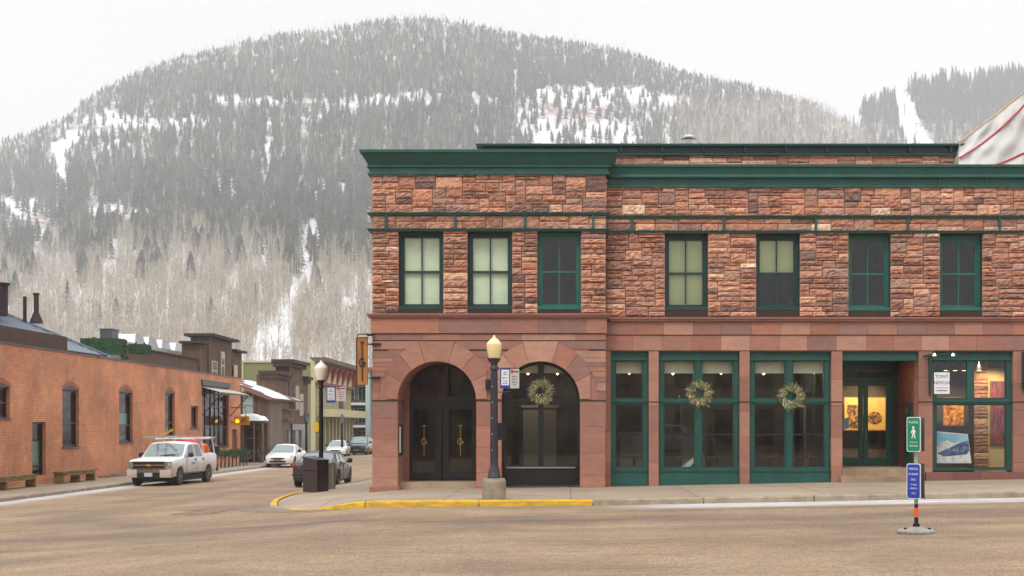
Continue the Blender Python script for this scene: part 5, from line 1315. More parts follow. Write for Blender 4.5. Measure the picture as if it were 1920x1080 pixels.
# ---------------------------------------------------------------- vehicles
def ip(pts, y): return float(np.interp(y, [p[0] for p in pts], [p[1] for p in pts]))
def wheel_mesh(r, w_):
    tp = MB(); prof = [(r * .62, -w_ / 2), (r * .92, -w_ / 2), (r, -w_ / 2 + .03), (r, w_ / 2 - .03), (r * .92, w_ / 2), (r * .62, w_ / 2)]
    tp.lathe(prof, n=26, M=Matrix.Rotation(R(90), 4, 'Y'))
    rm = MB(); Mx = Matrix.Rotation(R(90), 4, 'Y')
    for s_ in (-1, 1):
        rm.lathe([(r * .64, s_ * (w_ / 2 + .002)), (r * .58, s_ * (w_ / 2 + .006)), (r * .54, s_ * (w_ / 2 - .04))], n=24, M=Mx, cap=False)
        for k in range(5):
            a = 2 * PI * k / 5
            for d in (-.16, .16): rm.tube([(s_ * (w_ / 2 + .003), math.cos(a) * r * .1, math.sin(a) * r * .1), (s_ * (w_ / 2 + .001), math.cos(a + d) * r * .58, math.sin(a + d) * r * .58)], r * .055, 5)
        rm.lathe([(r * .16, s_ * (w_ / 2 - .03)), (r * .14, s_ * (w_ / 2 + .012)), (.001, s_ * (w_ / 2 + .014))], n=12, M=Mx, cap=False)
    return tp, rm
def make_car(name, label, cat, d, paint, group=None, lower=None):
    L_, W_, H_ = d['L'], d['W'] / 2, d['H']; t = thing(name, label, cat, group=group)
    top, wid, zb_ = d['top'], d['wid'], d['zb']; r = d['r']; wy_ = d['wheels']; zc = r; Rr = r + .065
    ys = sorted(set([0, .03, .08, .15, L_ - .15, L_ - .08, L_ - .03, L_] + [round(v, 3) for v in np.linspace(.2, L_ - .2, 34)] + [round(c + Rr * math.cos(a), 3) for c in wy_ for a in np.linspace(0, PI, 13)] + [round(c + s_ * (Rr + .001), 3) for c in wy_ for s_ in (-1, 1)]))
    m = MB(); secs = []
    for y in ys:
        w_ = W_ * ip(wid, y); zt_ = ip(top, y); zb = ip(zb_, y); za = zb
        for c in wy_:
            if abs(y - c) < Rr: za = max(za, zc + math.sqrt(Rr * Rr - (y - c) ** 2))
        hh = zt_ - zb; cr_ = d.get('crown', .04)
        half = [(w_ * .90, max(zb, za)), (w_ * .985, max(zb + .07, za)), (w_, max(zb + .40 * hh, min(za + .01, zt_ - .05))), (w_ * .995, max(zb + .66 * hh, min(za + .02, zt_ - .04))), (w_ * .975, zt_ - .07), (w_ * .93, zt_ - .015), (w_ * .80, zt_ + cr_ * .35), (w_ * .4, zt_ + cr_ * .9)]
        sec = [(x, y, z) for x, z in half] + [(0, y, zt_ + cr_)] + [(-x, y, z) for x, z in half[::-1]] + [(0, y, max(zb, .0))]
        secs.append(sec)
    m.loft(secs, closed=True, cap=True); m.build('body', paint, t, smooth_=True, ang=38)
    # glasshouse
    A, B_, C_, D_ = d['cab']; zbA, zbD = ip(top, A) + .0, ip(top, D_); wb_, wt_ = W_ * d.get('cwb', .93), W_ * d.get('cwt', .76); zr = H_
    belt = d['belt']
    def csec(y, zt_, wtop, zbot): return [(wb_, y, zbot), (wtop + .03, y, zt_ - .10), (wtop - .06, y, zt_ - .02), (0, y, zt_ + .025), (-(wtop - .06), y, zt_ - .02), (-(wtop + .03), y, zt_ - .10), (-wb_, y, zbot)]
    def dsec(y, z): return [(wb_, y, z - .06), (wb_ - .01, y, z - .04), (wb_ * .9, y, z - .01), (0, y, z + .02), (-wb_ * .9, y, z - .01), (-wb_ + .01, y, z - .04), (-wb_, y, z - .06)]
    m = MB(); secs = [dsec(A, zbA), csec(B_, zr - .05, wt_, belt - .05), csec((B_ * .6 + C_ * .4), zr, wt_, belt - .05), csec(C_, zr - .06, wt_ - .01, belt - .05), dsec(D_, zbD)]
    m.loft(secs, closed=True, cap=True); m.build('cabin', paint, t, smooth_=True, ang=35)
    def inter(p, q, f_): return p.lerp(q, f_)
    # windscreen / rear window as shallow curved panels just proud of the cabin shell
    def panel(name, y0, z0, y1, z1, w0, w1, mat, f0, f1, s_):
        m = MB(); n = 6; rows_ = []
        for f_ in (f0, (f0 + f1) / 2, f1):
            y, z, w_ = y0 + (y1 - y0) * f_, z0 + (z1 - z0) * f_, w0 + (w1 - w0) * f_
            rows_.append([(w_ * u, y + s_ * (.022 - .02 * u * u), z + .028 - .045 * u * u) for u in np.linspace(-1, 1, n + 1)])
        for a, b in zip(rows_, rows_[1:]):
            for i in range(n): m.poly([a[i], a[i + 1], b[i + 1], b[i]])
        return m.build(name, mat, t, smooth_=True)
    panel('windscreen', A, zbA, B_, zr - .05, wb_ * .93, wt_ * .93, d.get('screen', MT['carglass_pale']), .06, .93, -1)
    panel('rear_window', D_, zbD, C_, zr - .06, wb_ * .9, wt_ * .90, d.get('rearglass', MT['carglass_pale']), .08, .9, 1)
    for s_ in (-1, 1):
        for (ya, yb, yc, yd) in d['side']:          # bottom front, bottom rear, top rear, top front
            def sp3(y, z):
                f_ = (z - belt + .05) / (zr - .15 - belt + .05); w_ = wb_ + (wt_ + .03 - wb_) * min(1, f_); return (s_ * (w_ + .006), y, z)
            zt_ = zr - .13; zb2 = belt + .0
            m = MB(); m.poly([sp3(ya, zb2), sp3(yb, zb2), sp3(yc, zt_), sp3(yd, zt_)]); m.build('side_window', MT['carglass'], t)
        yy = d['mirror']; m = MB(); m.lathe([(.0, 0), (.10, .02), (.12, .10), (.09, .2), (0, .22)], (s_ * (W_ + .10), yy, belt - .02), 10); m.box(s_ * (W_ - .06), s_ * (W_ + .05), yy - .03, yy + .03, belt, belt + .05); m.build('mirror', d.get('mirrormat', MT['black']), t)
        for c in wy_:
            tp, rm = wheel_mesh(r, .23); w_ = tp.build('wheel', MT['tyre'], t, smooth_=True, ang=40); w_.location = (s_ * (W_ - .13), c, r); rm.build('rim', MT['rim'], w_)
        for yy in d['handles']: m = MB(); m.box(s_ * (W_ * .985), s_ * (W_ + .015), yy - .09, yy + .09, belt - .14, belt - .10); m.build('door_handle', d.get('handlemat', paint), t)
        for yy in d['seams']: 
            m = MB(); m.box(s_ * (W_ * .99), s_ * (W_ * 1.002), yy - .006, yy + .006, d['seamz'], belt - .08); m.build('door_gap', MT['rubber'], t)
    m = MB(); m.box(-W_ + .14, W_ - .14, .4, L_ - .4, .2, r * 2 - .02); m.build('chassis', MT['rubber'], t)
    return t
WHP = M_('white_car_paint', (226, 226, 226), .25, coat=.6, var=.03)
# white paint dirtied by road dust low on the body: real dirt, strongest near the sills
def dirty(name, c, dirt, z0, z1, am=.8):
    m, nt, b = newmat(name); L = nt.links.new; g_ = nt.nodes.new('ShaderNodeTexCoord'); s = nt.nodes.new('ShaderNodeSeparateXYZ'); L(g_.outputs['Object'], s.inputs[0])
    mr = nt.nodes.new('ShaderNodeMapRange'); mr.inputs[1].default_value = z1; mr.inputs[2].default_value = z0; mr.inputs[3].default_value = 0; mr.inputs[4].default_value = am; L(s.outputs[2], mr.inputs[0])
    n = nt.nodes.new('ShaderNodeTexNoise'); n.inputs['Scale'].default_value = 2.5; n.inputs['Detail'].default_value = 6; L(g_.outputs['Object'], n.inputs[0])
    mu = nt.nodes.new('ShaderNodeMath'); mu.operation = 'MULTIPLY'; L(mr.outputs[0], mu.inputs[0]); ad = nt.nodes.new('ShaderNodeMath'); ad.operation = 'ADD'; ad.inputs[1].default_value = .45; L(n.outputs['Fac'], ad.inputs[0]); L(ad.outputs[0], mu.inputs[1])
    cl = nt.nodes.new('ShaderNodeClamp'); L(mu.outputs[0], cl.inputs[0]); mx = nt.nodes.new('ShaderNodeMix'); mx.data_type = 'RGBA'; L(cl.outputs[0], mx.inputs[0]); mx.inputs[6].default_value = (*lin(c), 1); mx.inputs[7].default_value = (*lin(dirt), 1)
    L(mx.outputs[2], b.inputs['Base Color']); b.inputs['Roughness'].default_value = .38; b.inputs['Coat Weight'].default_value = .12; return m
TRP = dirty('dusty_white_paint', (222, 222, 222), (168, 142, 112), .45, 1.05)
truck_d = dict(L=5.85, W=2.03, H=1.90, r=.40, wheels=(.98, 4.62), belt=1.24, crown=.03,
    top=[(0, 1.02), (.06, 1.10), (.5, 1.17), (1.5, 1.22), (1.6, 1.22), (4.0, 1.24), (4.06, 1.34), (5.8, 1.34), (5.85, 1.30)],
    wid=[(0, .90), (.08, .955), (.3, .985), (.8, 1), (5.2, 1), (5.75, .985), (5.85, .96)], zb=[(0, .62), (.3, .50), (5.4, .48), (5.85, .60)],
    cab=(1.50, 2.28, 3.88, 4.06), cwb=.95, cwt=.80, side=[(1.98, 2.92, 2.88, 2.40), (3.06, 3.88, 3.70, 3.02)], mirror=1.95, handles=(2.85, 3.82), seams=(1.72, 2.99, 3.98), seamz=.62, handlemat=MT['rubber'])
truck = make_car('pickup_truck', 'white crew cab pickup truck with ladder rack parked beside the orange brick wall', 'pickup truck', truck_d, TRP)
for s_ in (-1, 1):   # wing, grille, lamps, bumper
    m = MB(); x0, x1 = sorted((s_ * .70, s_ * 1.0)); m.prism([(s_ * .71, -.04, .79), (s_ * .955, -.015, .79), (s_ * .95, .03, 1.07), (s_ * .71, -.03, 1.07)][::s_], (0, .12, 0)); m.build('headlight', M_('headlamp', (128, 122, 106), .12, coat=.6, var=.3, scale=9) if s_ < 0 else bpy.data.materials['headlamp'], truck)
    m = MB(); m.loft([[(s_ * .50, -.10, .40), (s_ * .50, -.10, .73), (s_ * .50, .2, .73), (s_ * .50, .2, .40)], [(s_ * .95, -.06, .40), (s_ * .95, -.06, .73), (s_ * .95, .25, .73), (s_ * .95, .25, .40)], [(s_ * 1.02, .12, .42), (s_ * 1.02, .12, .72), (s_ * 1.02, .45, .70), (s_ * 1.02, .45, .44)]]); m.build('bumper_end', TRP, truck, smooth_=True, ang=30)
    m = MB(); m.box(s_ * .93, s_ * 1.0, 5.80, 5.88, .85, 1.25); m.build('taillight', MT['tail'], truck)
m = MB(); m.box(-.68, .68, -.03, .05, .78, 1.06); m.build('grille', MT['black'], truck)
m = MB(); m.box(-.70, .70, -.07, -.03, .885, .955); m.box(-.72, .72, -.05, -.02, 1.055, 1.085); m.box(-.72, .72, -.05, -.02, .755, .785)
for s_ in (-1, 1): m.box(s_ * .68, s_ * .70, -.05, 0, .785, 1.055)
m.build('grille_trim', MT['chrome'], truck)
m = MB(); pts = [(-.12, -.02), (-.04, -.02), (-.04, -.05), (.06, -.05), (.06, -.02), (.12, -.02), (.10, .02), (.04, .02), (.04, .05), (-.06, .05), (-.06, .02), (-.13, .02)]; m.prism([(x, -.075, .92 + z) for x, z in pts], (0, .02, 0)); m.build('grille_emblem', M_('gold_emblem', (206, 164, 40), .3, metal=.3), truck)
m = MB(); m.box(-.52, .52, -.09, .1, .60, .74); m.build('front_bumper', MT['chrome'], truck)
m = MB(); m.box(-.52, .52, -.07, .12, .36, .599); m.build('air_dam', MT['rubber'], truck)
m = MB(); m.box(-.17, .17, -.11, -.075, .44, .60); m.build('licence_plate', M_('plate', (190, 196, 200), .5), truck)
m = MB(); m.box(-.80, .8, -.005, .02, .745, .756); m.build('bonnet_gap', MT['rubber'], truck)
m = MB(); m.poly([(1.026, 2.35, .90), (1.026, 2.75, .90), (1.026, 2.75, 1.0), (1.026, 2.35, 1.0)]); m.build('door_logo', M_('blue_logo', (120, 160, 196), .5), truck)
for s_ in (-1, 1): m = MB(); m.tube([(s_ * .1, 1.50, 1.30), (s_ * .1 + .62, 1.58, 1.36)], .012, 4); m.build('wiper', MT['rubber'], truck)
truck.location = (-17.95, 54.5, zroad(-18.6, 56) - .02); truck.rotation_euler = (0, 0, R(-3)); 
m = MB()   # ladder rack
for s_ in (-1, 1):
    m.tube([(s_ * .90, 4.25, 1.34), (s_ * .86, 4.05, 2.02)], .03, 6); m.tube([(s_ * .92, 5.65, 1.34), (s_ * .88, 5.45, 2.02)], .03, 6); m.tube([(s_ * .86, 3.0, 2.02), (s_ * .86, 5.75, 2.02)], .035, 6)
m.tube([(-.86, 4.05, 2.02), (.86, 4.05, 2.02)], .03, 6); m.tube([(-.88, 5.45, 2.02), (.88, 5.45, 2.02)], .03, 6); m.box(-.5, .95, 5.2, 5.75, 2.05, 2.09)
m.build('ladder_rack', MT['white'], truck)
tl = Vector(truck.location)
def ontruck(mb, name, mat, label, cat, **k):
    o = mb.build(name, mat, **k); o.location = tl; o.rotation_euler = (0, 0, R(-3)); return tag(o, label, cat)
m = MB()
for s_ in (-.22, .22): m.box(s_ - .03, s_ + .03, .9, 4.9, 2.065, 2.13)
for i in range(13): m.box(-.19, .19, 1.05 + i * .3, 1.09 + i * .3, 2.08, 2.11)
for v in range(len(m.v)): m.v[v] = (m.v[v][0] - .38, m.v[v][1], m.v[v][2] + .02)
ontruck(m, 'ladder', M_('pale_ladder', (176, 170, 160), .5), 'pale ladder lying along the roof rack of the pickup', 'ladder')
m = MB(); m.lathe([(.0, 0), (.75, .04), (.7, .42), (.42, .58), (0, .62)], (0, 0, 0), 14); m.v = [(x * .9 - .05, y * .9 + 4.55, z + 1.42) for x, y, z in m.v]; ontruck(m, 'tarpaulin', MT['red'], 'red tarpaulin bundled under the rack in the bed of the pickup', 'tarpaulin', smooth_=True)
m = MB(); m.lathe([(.26, 0), (.28, .05), (.24, .34), (.12, .42), (0, .44)], (.62, 4.95, 1.36), 14); ontruck(m, 'water_cooler', MT['orange'], 'round orange container in the bed of the pickup', 'container', smooth_=True, ang=40)
m = MB(); m.tube([(-.25, 2.3, 2.16), (.25, 2.0, 2.42)], .045, 6); m.box(.18, .30, 1.94, 2.06, 2.36, 2.46); ontruck(m, 'hand_tool', MT['yellow'], 'yellow tool sticking up from the roof rack of the pickup', 'tool')

sed_d = dict(L=4.7, W=1.80, H=1.46, r=.335, wheels=(.92, 3.72), belt=.95, crown=.03,
    top=[(0, .62), (.1, .70), (.6, .80), (1.2, .90), (1.5, .93), (3.6, .97), (4.0, 1.02), (4.5, 1.02), (4.62, .99), (4.7, .90)],
    wid=[(0, .72), (.08, .84), (.3, .94), (.9, 1), (3.8, 1), (4.4, .95), (4.62, .88), (4.7, .80)], zb=[(0, .30), (.4, .22), (4.2, .22), (4.7, .34)],
    cab=(1.25, 2.05, 3.15, 4.05), cwb=.92, cwt=.68, side=[(1.72, 2.62, 2.58, 2.10), (2.70, 3.50, 3.12, 2.66)], mirror=1.72, handles=(2.5, 3.35), seams=(1.6, 2.66, 3.5), seamz=.35, rearglass=M_('grey_rear_glass', (104, 110, 124), .1, spec=.9, var=.1))
def lights(t, fw=.62, zf=.66, W_=.9, L_=4.7, zr=.86, badge=True, glow=MT['tail']):
    for s_ in (-1, 1):
        m = MB(); m.prism([(s_ * fw * .78, .015, zf - .05), (s_ * W_ * .93, .27, zf - .01), (s_ * W_ * .93, .30, zf + .11), (s_ * fw * .82, .06, zf + .06)][::s_], (0, .06, 0)); m.build('headlight', MT['headl'], t)
        m = MB(); m.prism([(s_ * .50, L_ + .005, zr - .10), (s_ * .76, L_ - .015, zr - .11), (s_ * W_ * .96, L_ - .18, zr - .05), (s_ * W_ * .95, L_ - .22, zr + .09), (s_ * .74, L_ - .02, zr + .08), (s_ * .52, L_ - .0, zr + .03)][::-s_], (0, -.10, 0)); m.build('taillight', glow, t)
    m = MB(); m.box(-.42, .42, -.03, .05, zf - .10, zf - .03); m.box(-.5, .5, -.035, .05, .34, .45); m.build('grille', MT['black'], t)
    m = MB(); m.box(-.25, .25, -.05, -.03, .44, .54); m.build('licence_plate', MT['chrome'], t)
    m = MB(); m.box(-.26, .26, L_ + .005, L_ + .02, .62, .74); m.build('rear_plate', M_('rear_plate', (150, 160, 168), .5) if 'rear_plate' not in bpy.data.materials else bpy.data.materials['rear_plate'], t)
    m = MB(); m.box(-.84, .84, L_ - .10, L_ + .03, .50, .53); m.box(-.7, .7, L_ - .1, L_ + .01, .26, .40); m.build('bumper_trim', MT['rubber'], t)
MT['headl'] = M_('clear_headlamp', (170, 176, 180), .1, coat=.5)
GRP = dirty('dusty_grey_paint', (38, 41, 45), (78, 68, 58), .3, 1.0, .7)
sed = make_car('parked_car', 'grey sedan with red tail lights parked behind the black bin at the corner', 'car', sed_d, GRP); lights(sed)
sed.location = (-10.40, 51.5 + 4.7, zroad(-10.4, 54)); sed.rotation_euler = (0, 0, PI)
wsed = make_car('parked_car', 'white sedan parked facing the camera in front of the brown wooden houses', 'car', sed_d, WHP, 'cars parked down the side street'); lights(wsed)
wsed.location = (-18.2, 79.5, zroad(-18.5, 80))
def recolor(src, label, loc, rz, paint, sc_=1.0, group='cars parked down the side street'):
    c = copy_tree(src); c['label'] = label; c.location = loc; c.rotation_euler = (0, 0, rz); c.scale = (sc_, sc_, sc_)
    if group: c['group'] = group
    for ch in c.children:
        if ch.name.startswith(('body', 'cabin')):
            ch.data = ch.data.copy(); ch.data.materials[0] = paint
    return c
w2 = recolor(wsed, 'second white car, half hidden behind the grey sedan and street lamp', (-20.4, 111, zroad(-20, 111) - .05), R(4), WHP)
BLP = M_('black_car_paint', (26, 28, 32), .2, coat=.6)
suv_d = dict(L=4.8, W=1.92, H=1.78, r=.38, wheels=(.95, 3.80), belt=1.12, crown=.03,
    top=[(0, .85), (.1, .95), (.6, 1.03), (1.3, 1.08), (4.2, 1.14), (4.7, 1.12), (4.8, 1.0)], wid=[(0, .80), (.08, .90), (.4, .97), (.9, 1), (4.2, 1), (4.7, .95), (4.8, .9)], zb=[(0, .36), (.4, .28), (4.4, .28), (4.8, .4)],
    cab=(1.25, 1.95, 4.1, 4.7), cwb=.94, cwt=.76, side=[(1.75, 2.6, 2.58, 2.1), (2.7, 3.5, 3.5, 2.7), (3.62, 4.3, 4.1, 3.62)], mirror=1.72, handles=(2.5, 3.35), seams=(1.6, 2.66, 3.55), seamz=.4)
suv = make_car('parked_suv', 'black sport utility vehicle parked beyond the second white car', 'suv', suv_d, BLP); lights(suv, .7, .84, .96, 4.8, 1.0)
suv.location = (-19.7, 117.5, zroad(-19.7, 117) - .05)
recolor(wsed, 'black car at the far end of the parked row, cut off by the stone building', (-19.2, 123.5, zroad(-19.2, 123) - .05), 0, BLP)
recolor(wsed, 'dark car just showing at the stone building corner on the far right lane', (-15.0, 103 + 4.7, zroad(-15, 105)), PI, BLP)

# ---------------------------------------------------------------- street lamps
GLM = M_('milky_globe', (238, 232, 214), .3, spec=.5); GLY = M_('yellowed_globe', (236, 216, 164), .3, var=.05)
def lamp(name, label, loc, H_, globe_h, gw, globem, base=True, signs=True):
    t = thing(name, label, 'street lamp', loc, group='street lamps by the corner' if base or signs else None)
    z0 = 0
    if base:
        m = MB(); m.lathe([(.27, -.15), (.27, .40), (.25, .47), (.0, .475)], n=20); m.build('concrete_base', M_('lamp_base_concrete', (146, 136, 120), .9, var=.25, scale=5, bump=.4), t); z0 = .475
    ph = H_ - globe_h
    m = MB(); m.lathe([(.155, z0), (.155, z0 + .05), (.135, z0 + .08), (.13, z0 + .16), (.10, z0 + .24), (.088, z0 + .34), (.082, z0 + .7), (.072, ph - .5), (.070, ph - .28), (.10, ph - .25), (.10, ph - .21), (.075, ph - .17), (.085, ph - .10), (.15, ph - .03), (.155, ph)], n=20)
    for k in range(10):
        a = 2 * PI * k / 10; m.tube([(.086 * math.cos(a), .086 * math.sin(a), z0 + .36), (.070 * math.cos(a), .070 * math.sin(a), ph - .32)], .009, 4, cap=False)
    if not base: m.v = [(x * .8, y * .8, z) for x, y, z in m.v]
    m.build('pole', MT['iron'] if base else MT['black'], t, smooth_=True, ang=40)
    g_ = gw / 2; m = MB(); m.lathe([(g_ * .55, ph), (g_ * .70, ph + .02 * globe_h), (g_ * .95, ph + .38 * globe_h), (g_ * 1.0, ph + .60 * globe_h), (g_ * .98, ph + .64 * globe_h), (g_ * .55, ph + .80 * globe_h), (g_ * .28, ph + .87 * globe_h), (g_ * .16, ph + .90 * globe_h), (g_ * .2, ph + .93 * globe_h), (.004, ph + globe_h)], n=20)
    m.build('globe', globem, t, smooth_=True, ang=50)
    m = MB()
    for i in range(17):
        a = i * 2.1; z = z0 + .4 + (ph - z0 - .8) * i / 16; rr = .092 if z < 2 else .088; m.lathe([(0, -.014), (.013, 0), (0, .014)], (rr * math.cos(a), rr * math.sin(a), z), 6)
    for i in range(0):
        a0, a1 = i * 2.1, (i + 1) * 2.1; za, zb = [z0 + .4 + (ph - z0 - .8) * q / 16 for q in (i, i + 1)]
        m.tube([(.088 * math.cos(a0 + (a1 - a0) * u), .088 * math.sin(a0 + (a1 - a0) * u), za + (zb - za) * u) for u in np.linspace(0, 1, 5)], .004, 3, cap=False)
    m.build('light_string', M_('string_bulbs', (226, 224, 214), .4) if 'string_bulbs' not in bpy.data.materials else bpy.data.materials['string_bulbs'], t)
    return t
BLUE = M_('sign_blue', (24, 62, 168), .4); SWH = M_('sign_white', (226, 228, 232), .5, var=.04); SRED = M_('sign_red', (176, 40, 52), .5); INK = M_('sign_ink', (66, 74, 86), .6); PINK = M_('faded_sign', (214, 190, 190), .55); GREYW = M_('greyed_sign', (192, 188, 180), .55)
def banner(t, x0, x1, z0, z1, y, rz, blue, face, rot_at):
    """parking notice plate on the lamp"""
    piv = Matrix.Translation((rot_at, y, 0)) @ Matrix.Rotation(rz, 4, 'Z') @ Matrix.Translation((-rot_at, -y, 0)); w_ = x1 - x0; h = z1 - z0
    if blue:
        m = MB(); m.box(x0, x1, y - .012, y + .012, z0, z1, M=piv); s = m.build('notice_plate', BLUE, t)
        m = MB(); m.box(x0 + w_ * .10, x1 - w_ * .10, y - .017, y - .0125, z0 + h * .15, z1 - h * .06, M=piv); m.build('notice_face', SWH, s)
        rows_ = [(.80, .5), (.70, .75), (.52, .7), (.36, .45), (.24, .6)]
    else:
        m = MB(); m.box(x0, x1, y - .012, y + .012, z0, z1, M=piv); s = m.build('notice_plate', face, t)
        m = MB(); m.box(x0 + w_ * .08, x0 + w_ * .36, y - .016, y - .0125, z1 - h * .22, z1 - h * .04, M=piv); m.build('notice_symbol', SRED, s)
        m = MB(); m.box(x0 + w_ * .42, x1 - w_ * .08, y - .016, y - .0125, z1 - h * .17, z1 - h * .09, M=piv); m.build('notice_heading', INK, s)
        rows_ = [(.62, .7), (.47, .62), (.32, .7), (.18, .5)]
    m = MB(); xc = (x0 + x1) / 2
    for f_, ww in rows_:
        n = 7; 
        for k in range(n):
            if (k * 7 + int(f_ * 100)) % 5 == 0: continue
            a = xc - w_ * ww / 2 * .82 + w_ * ww * .82 * k / n; m.box(a, a + w_ * ww * .82 / n * .7, y - .02, y - .0175, z0 + h * f_ - h * .022, z0 + h * f_ + h * .028, M=piv)
    m.build('notice_lettering', INK, s)
YL = 29.2; XL = PX(926.5, YL); zl = zroad(XL, YL) + .13
lp1 = lamp('street_lamp', 'street lamp with yellowed globe on a round concrete base in front of the arches', (XL, YL, zl), 1.7 + 174 * YL / 2400 - zl, .54, .35, GLY)
def lz(py, Y, z): return PZ(py, Y) - z
sc_ = YL / 2400
banner(lp1, (938 - 926.5) * sc_, (956.5 - 926.5) * sc_, lz(728, YL, zl), lz(691, YL, zl), -.02, R(12), True, None, .15)
banner(lp1, (955 - 926.5) * sc_ + .02, (972 - 926.5) * sc_ + .02, lz(728, YL, zl), lz(692, YL, zl), .02, R(-8), False, GREYW, .4)
m = MB(); m.tube([(0, 0, lz(692, YL, zl) + .02), (.52, 0, lz(692, YL, zl) + .02)], .012, 6); m.tube([(0, 0, lz(735, YL, zl)), (.36, 0, lz(735, YL, zl))], .012, 6); m.build('sign_arm', MT['black'], lp1)
m = MB(); m.box(.06, .26, -.05, .09, lz(825, YL, zl), lz(793, YL, zl)); m.box(.262, .275, -.02, .06, .5, lz(793, YL, zl)); m.build('control_box', MT['black'], lp1)
YL2 = 40.2; XL2 = PX(602, YL2); zl2 = zroad(XL2, YL2) + .13
lp2 = lamp('street_lamp', 'street lamp with white globe and dark pole behind the black bin', (XL2, YL2, zl2), 1.7 + 127 * YL2 / 2400 - zl2, .64, .42, GLM, base=False, signs=True)
s2 = YL2 / 2400
banner(lp2, 10.5 * s2, 27 * s2, lz(755, YL2, zl2), lz(725, YL2, zl2), -.02, R(6), True, None, .2); banner(lp2, 28.5 * s2, 47 * s2, lz(752, YL2, zl2), lz(725, YL2, zl2), .02, R(-6), False, PINK, .5)
m = MB(); m.tube([(0, 0, lz(724.5, YL2, zl2)), (.78, 0, lz(724.5, YL2, zl2))], .014, 6); m.build('sign_arm', MT['black'], lp2)
def farlamp(px, Y, label, top):
    x = PX(px, Y); z = zroad(-19, Y) + .13; H_ = PZ(top, Y) - z; t = thing('street_lamp', label, 'street lamp', (x, Y, z))
    m = MB(); m.lathe([(.2, 0), (.2, .3), (.11, .5), (.09, H_ - .9), (.2, H_ - .85), (.12, H_ - .8)], n=10); m.build('pole', MT['black'], t)
    m = MB(); m.lathe([(.14, H_ - .8), (.24, H_ - .35)], n=6); m.build('lantern', M_('lantern_glass', (120, 124, 130), .2) if 'lantern_glass' not in bpy.data.materials else bpy.data.materials['lantern_glass'], t)
    m = MB(); m.lathe([(.28, H_ - .35), (.1, H_ - .1), (.02, H_)], n=6); m.build('lantern_cap', MT['black'], t)
farlamp(574.5, 97, 'black lantern street lamp in front of the wooden false-front building', 771); farlamp(641.5, 112, 'black lantern street lamp in front of the green building shopfront', 776)
# yellow oval sign
Yo = 108; t = thing('yellow_street_sign', 'rounded yellow sign on a thin post beyond the black lantern lamp', 'sign', (PX(594, Yo), Yo, zroad(-19, Yo) + .1))
m = MB(); zc = PZ(800.5, Yo) - t.location.z; m.prism([(.29 * math.cos(a), 0, zc + .44 * math.sin(a) * (1 if abs(math.sin(a)) < .9 else .92)) for a in np.linspace(0, 2 * PI, 20, endpoint=False)], (0, .05, 0)); m.build('sign_plate', M_('bright_yellow', (236, 186, 24), .5), t)
m = MB(); m.tube([(0, .08, 0), (0, .08, zc)], .03, 6); m.build('post', MT['iron'], t)

# ---------------------------------------------------------------- bin and utility box
zb_ = zroad(-7.6, 38.2) + .13; t = thing('litter_bin', 'dark brown metal litter bin with slanted top at the street corner', 'litter bin', (PX(592, 38.2), 38.2, zb_), rz=R(-28))
BINM = M_('brown_metal', (56, 42, 42), .35, var=.12, scale=3)
m = MB(); hw_ = .265; m.prism([(-hw_, -hw_, 0), (hw_, -hw_, 0), (hw_, -hw_, .92), (-hw_, -hw_, 1.02)], (0, 2 * hw_, 0)); m.build('body', BINM, t)
m = MB(); m.box(-.02, .02, -.03, .03, 0, 0); m = MB(); m.prism([(-hw_ - .02, -hw_ - .02, 1.022), (hw_ + .02, -hw_ - .02, .922), (hw_ + .02, -hw_ - .02, .962), (-hw_ - .02, -hw_ - .02, 1.062)], (0, 2 * hw_ + .04, 0)); m.build('lid', BINM, t)
m = MB(); m.box(-hw_ + .05, hw_ - .05, -hw_ - .008, -hw_ - .001, .62, .66); m.build('door_gap', MT['rubber'], t)
m = MB(); m.box(-.14, .14, -.12, .12, 0, .78); m.lathe([(.16, .78), (.14, .84), (0, .87)], n=12); o = m.build('utility_box', M_('khaki_metal', (110, 108, 88), .6)); o.location = (PX(619.5, 40.6), 40.6, zroad(-7.6, 40.6) + .13); tag(o, 'small khaki utility box standing behind the litter bin', 'utility box')

# ---------------------------------------------------------------- crosswalk sign on rubber base
Ys = 20.0; Xs = PX(1718, Ys); zs_ = zroad(Xs, Ys) + .004
t = thing('crossing_sign', 'portable post in the street with green and blue sign plates on a grey rubber base', 'sign', (Xs, Ys, zs_))
def sz(py): return PZ(py, Ys) - zs_
m = MB(); m.lathe([(.292, 0), (.292, .03), (.26, .055), (.12, .085), (.07, .10)], n=28); m.build('rubber_base', M_('grey_rubber', (140, 134, 126), .8, var=.2, scale=9), t, smooth_=True, ang=40)
for a in (R(200), R(330), R(70)): m = MB(); m.box(.2 * math.cos(a) - .02, .2 * math.cos(a) + .02, .2 * math.sin(a) - .02, .2 * math.sin(a) + .02, .055, .085); m.build('base_lug', MT['rubber'], t)
m = MB(); m.lathe([(.055, .098), (.055, .14), (.035, .145)], n=14); m.lathe([(.034, .145), (.034, sz(970))], n=12); m.build('post', MT['rubber'], t)
m = MB(); m.lathe([(.036, sz(968)), (.036, sz(952))], n=12); m.build('orange_band', MT['orange'], t)
m = MB(); m.lathe([(.030, sz(952) + .001), (.030, sz(945))], n=12); m.build('dark_band', MT['rubber'], t)
m = MB(); m.lathe([(.032, sz(945) + .001), (.032, sz(784))], n=12); m.build('upper_post', M_('pale_green_post', (150, 166, 150), .5), t)
rzs = R(-42)
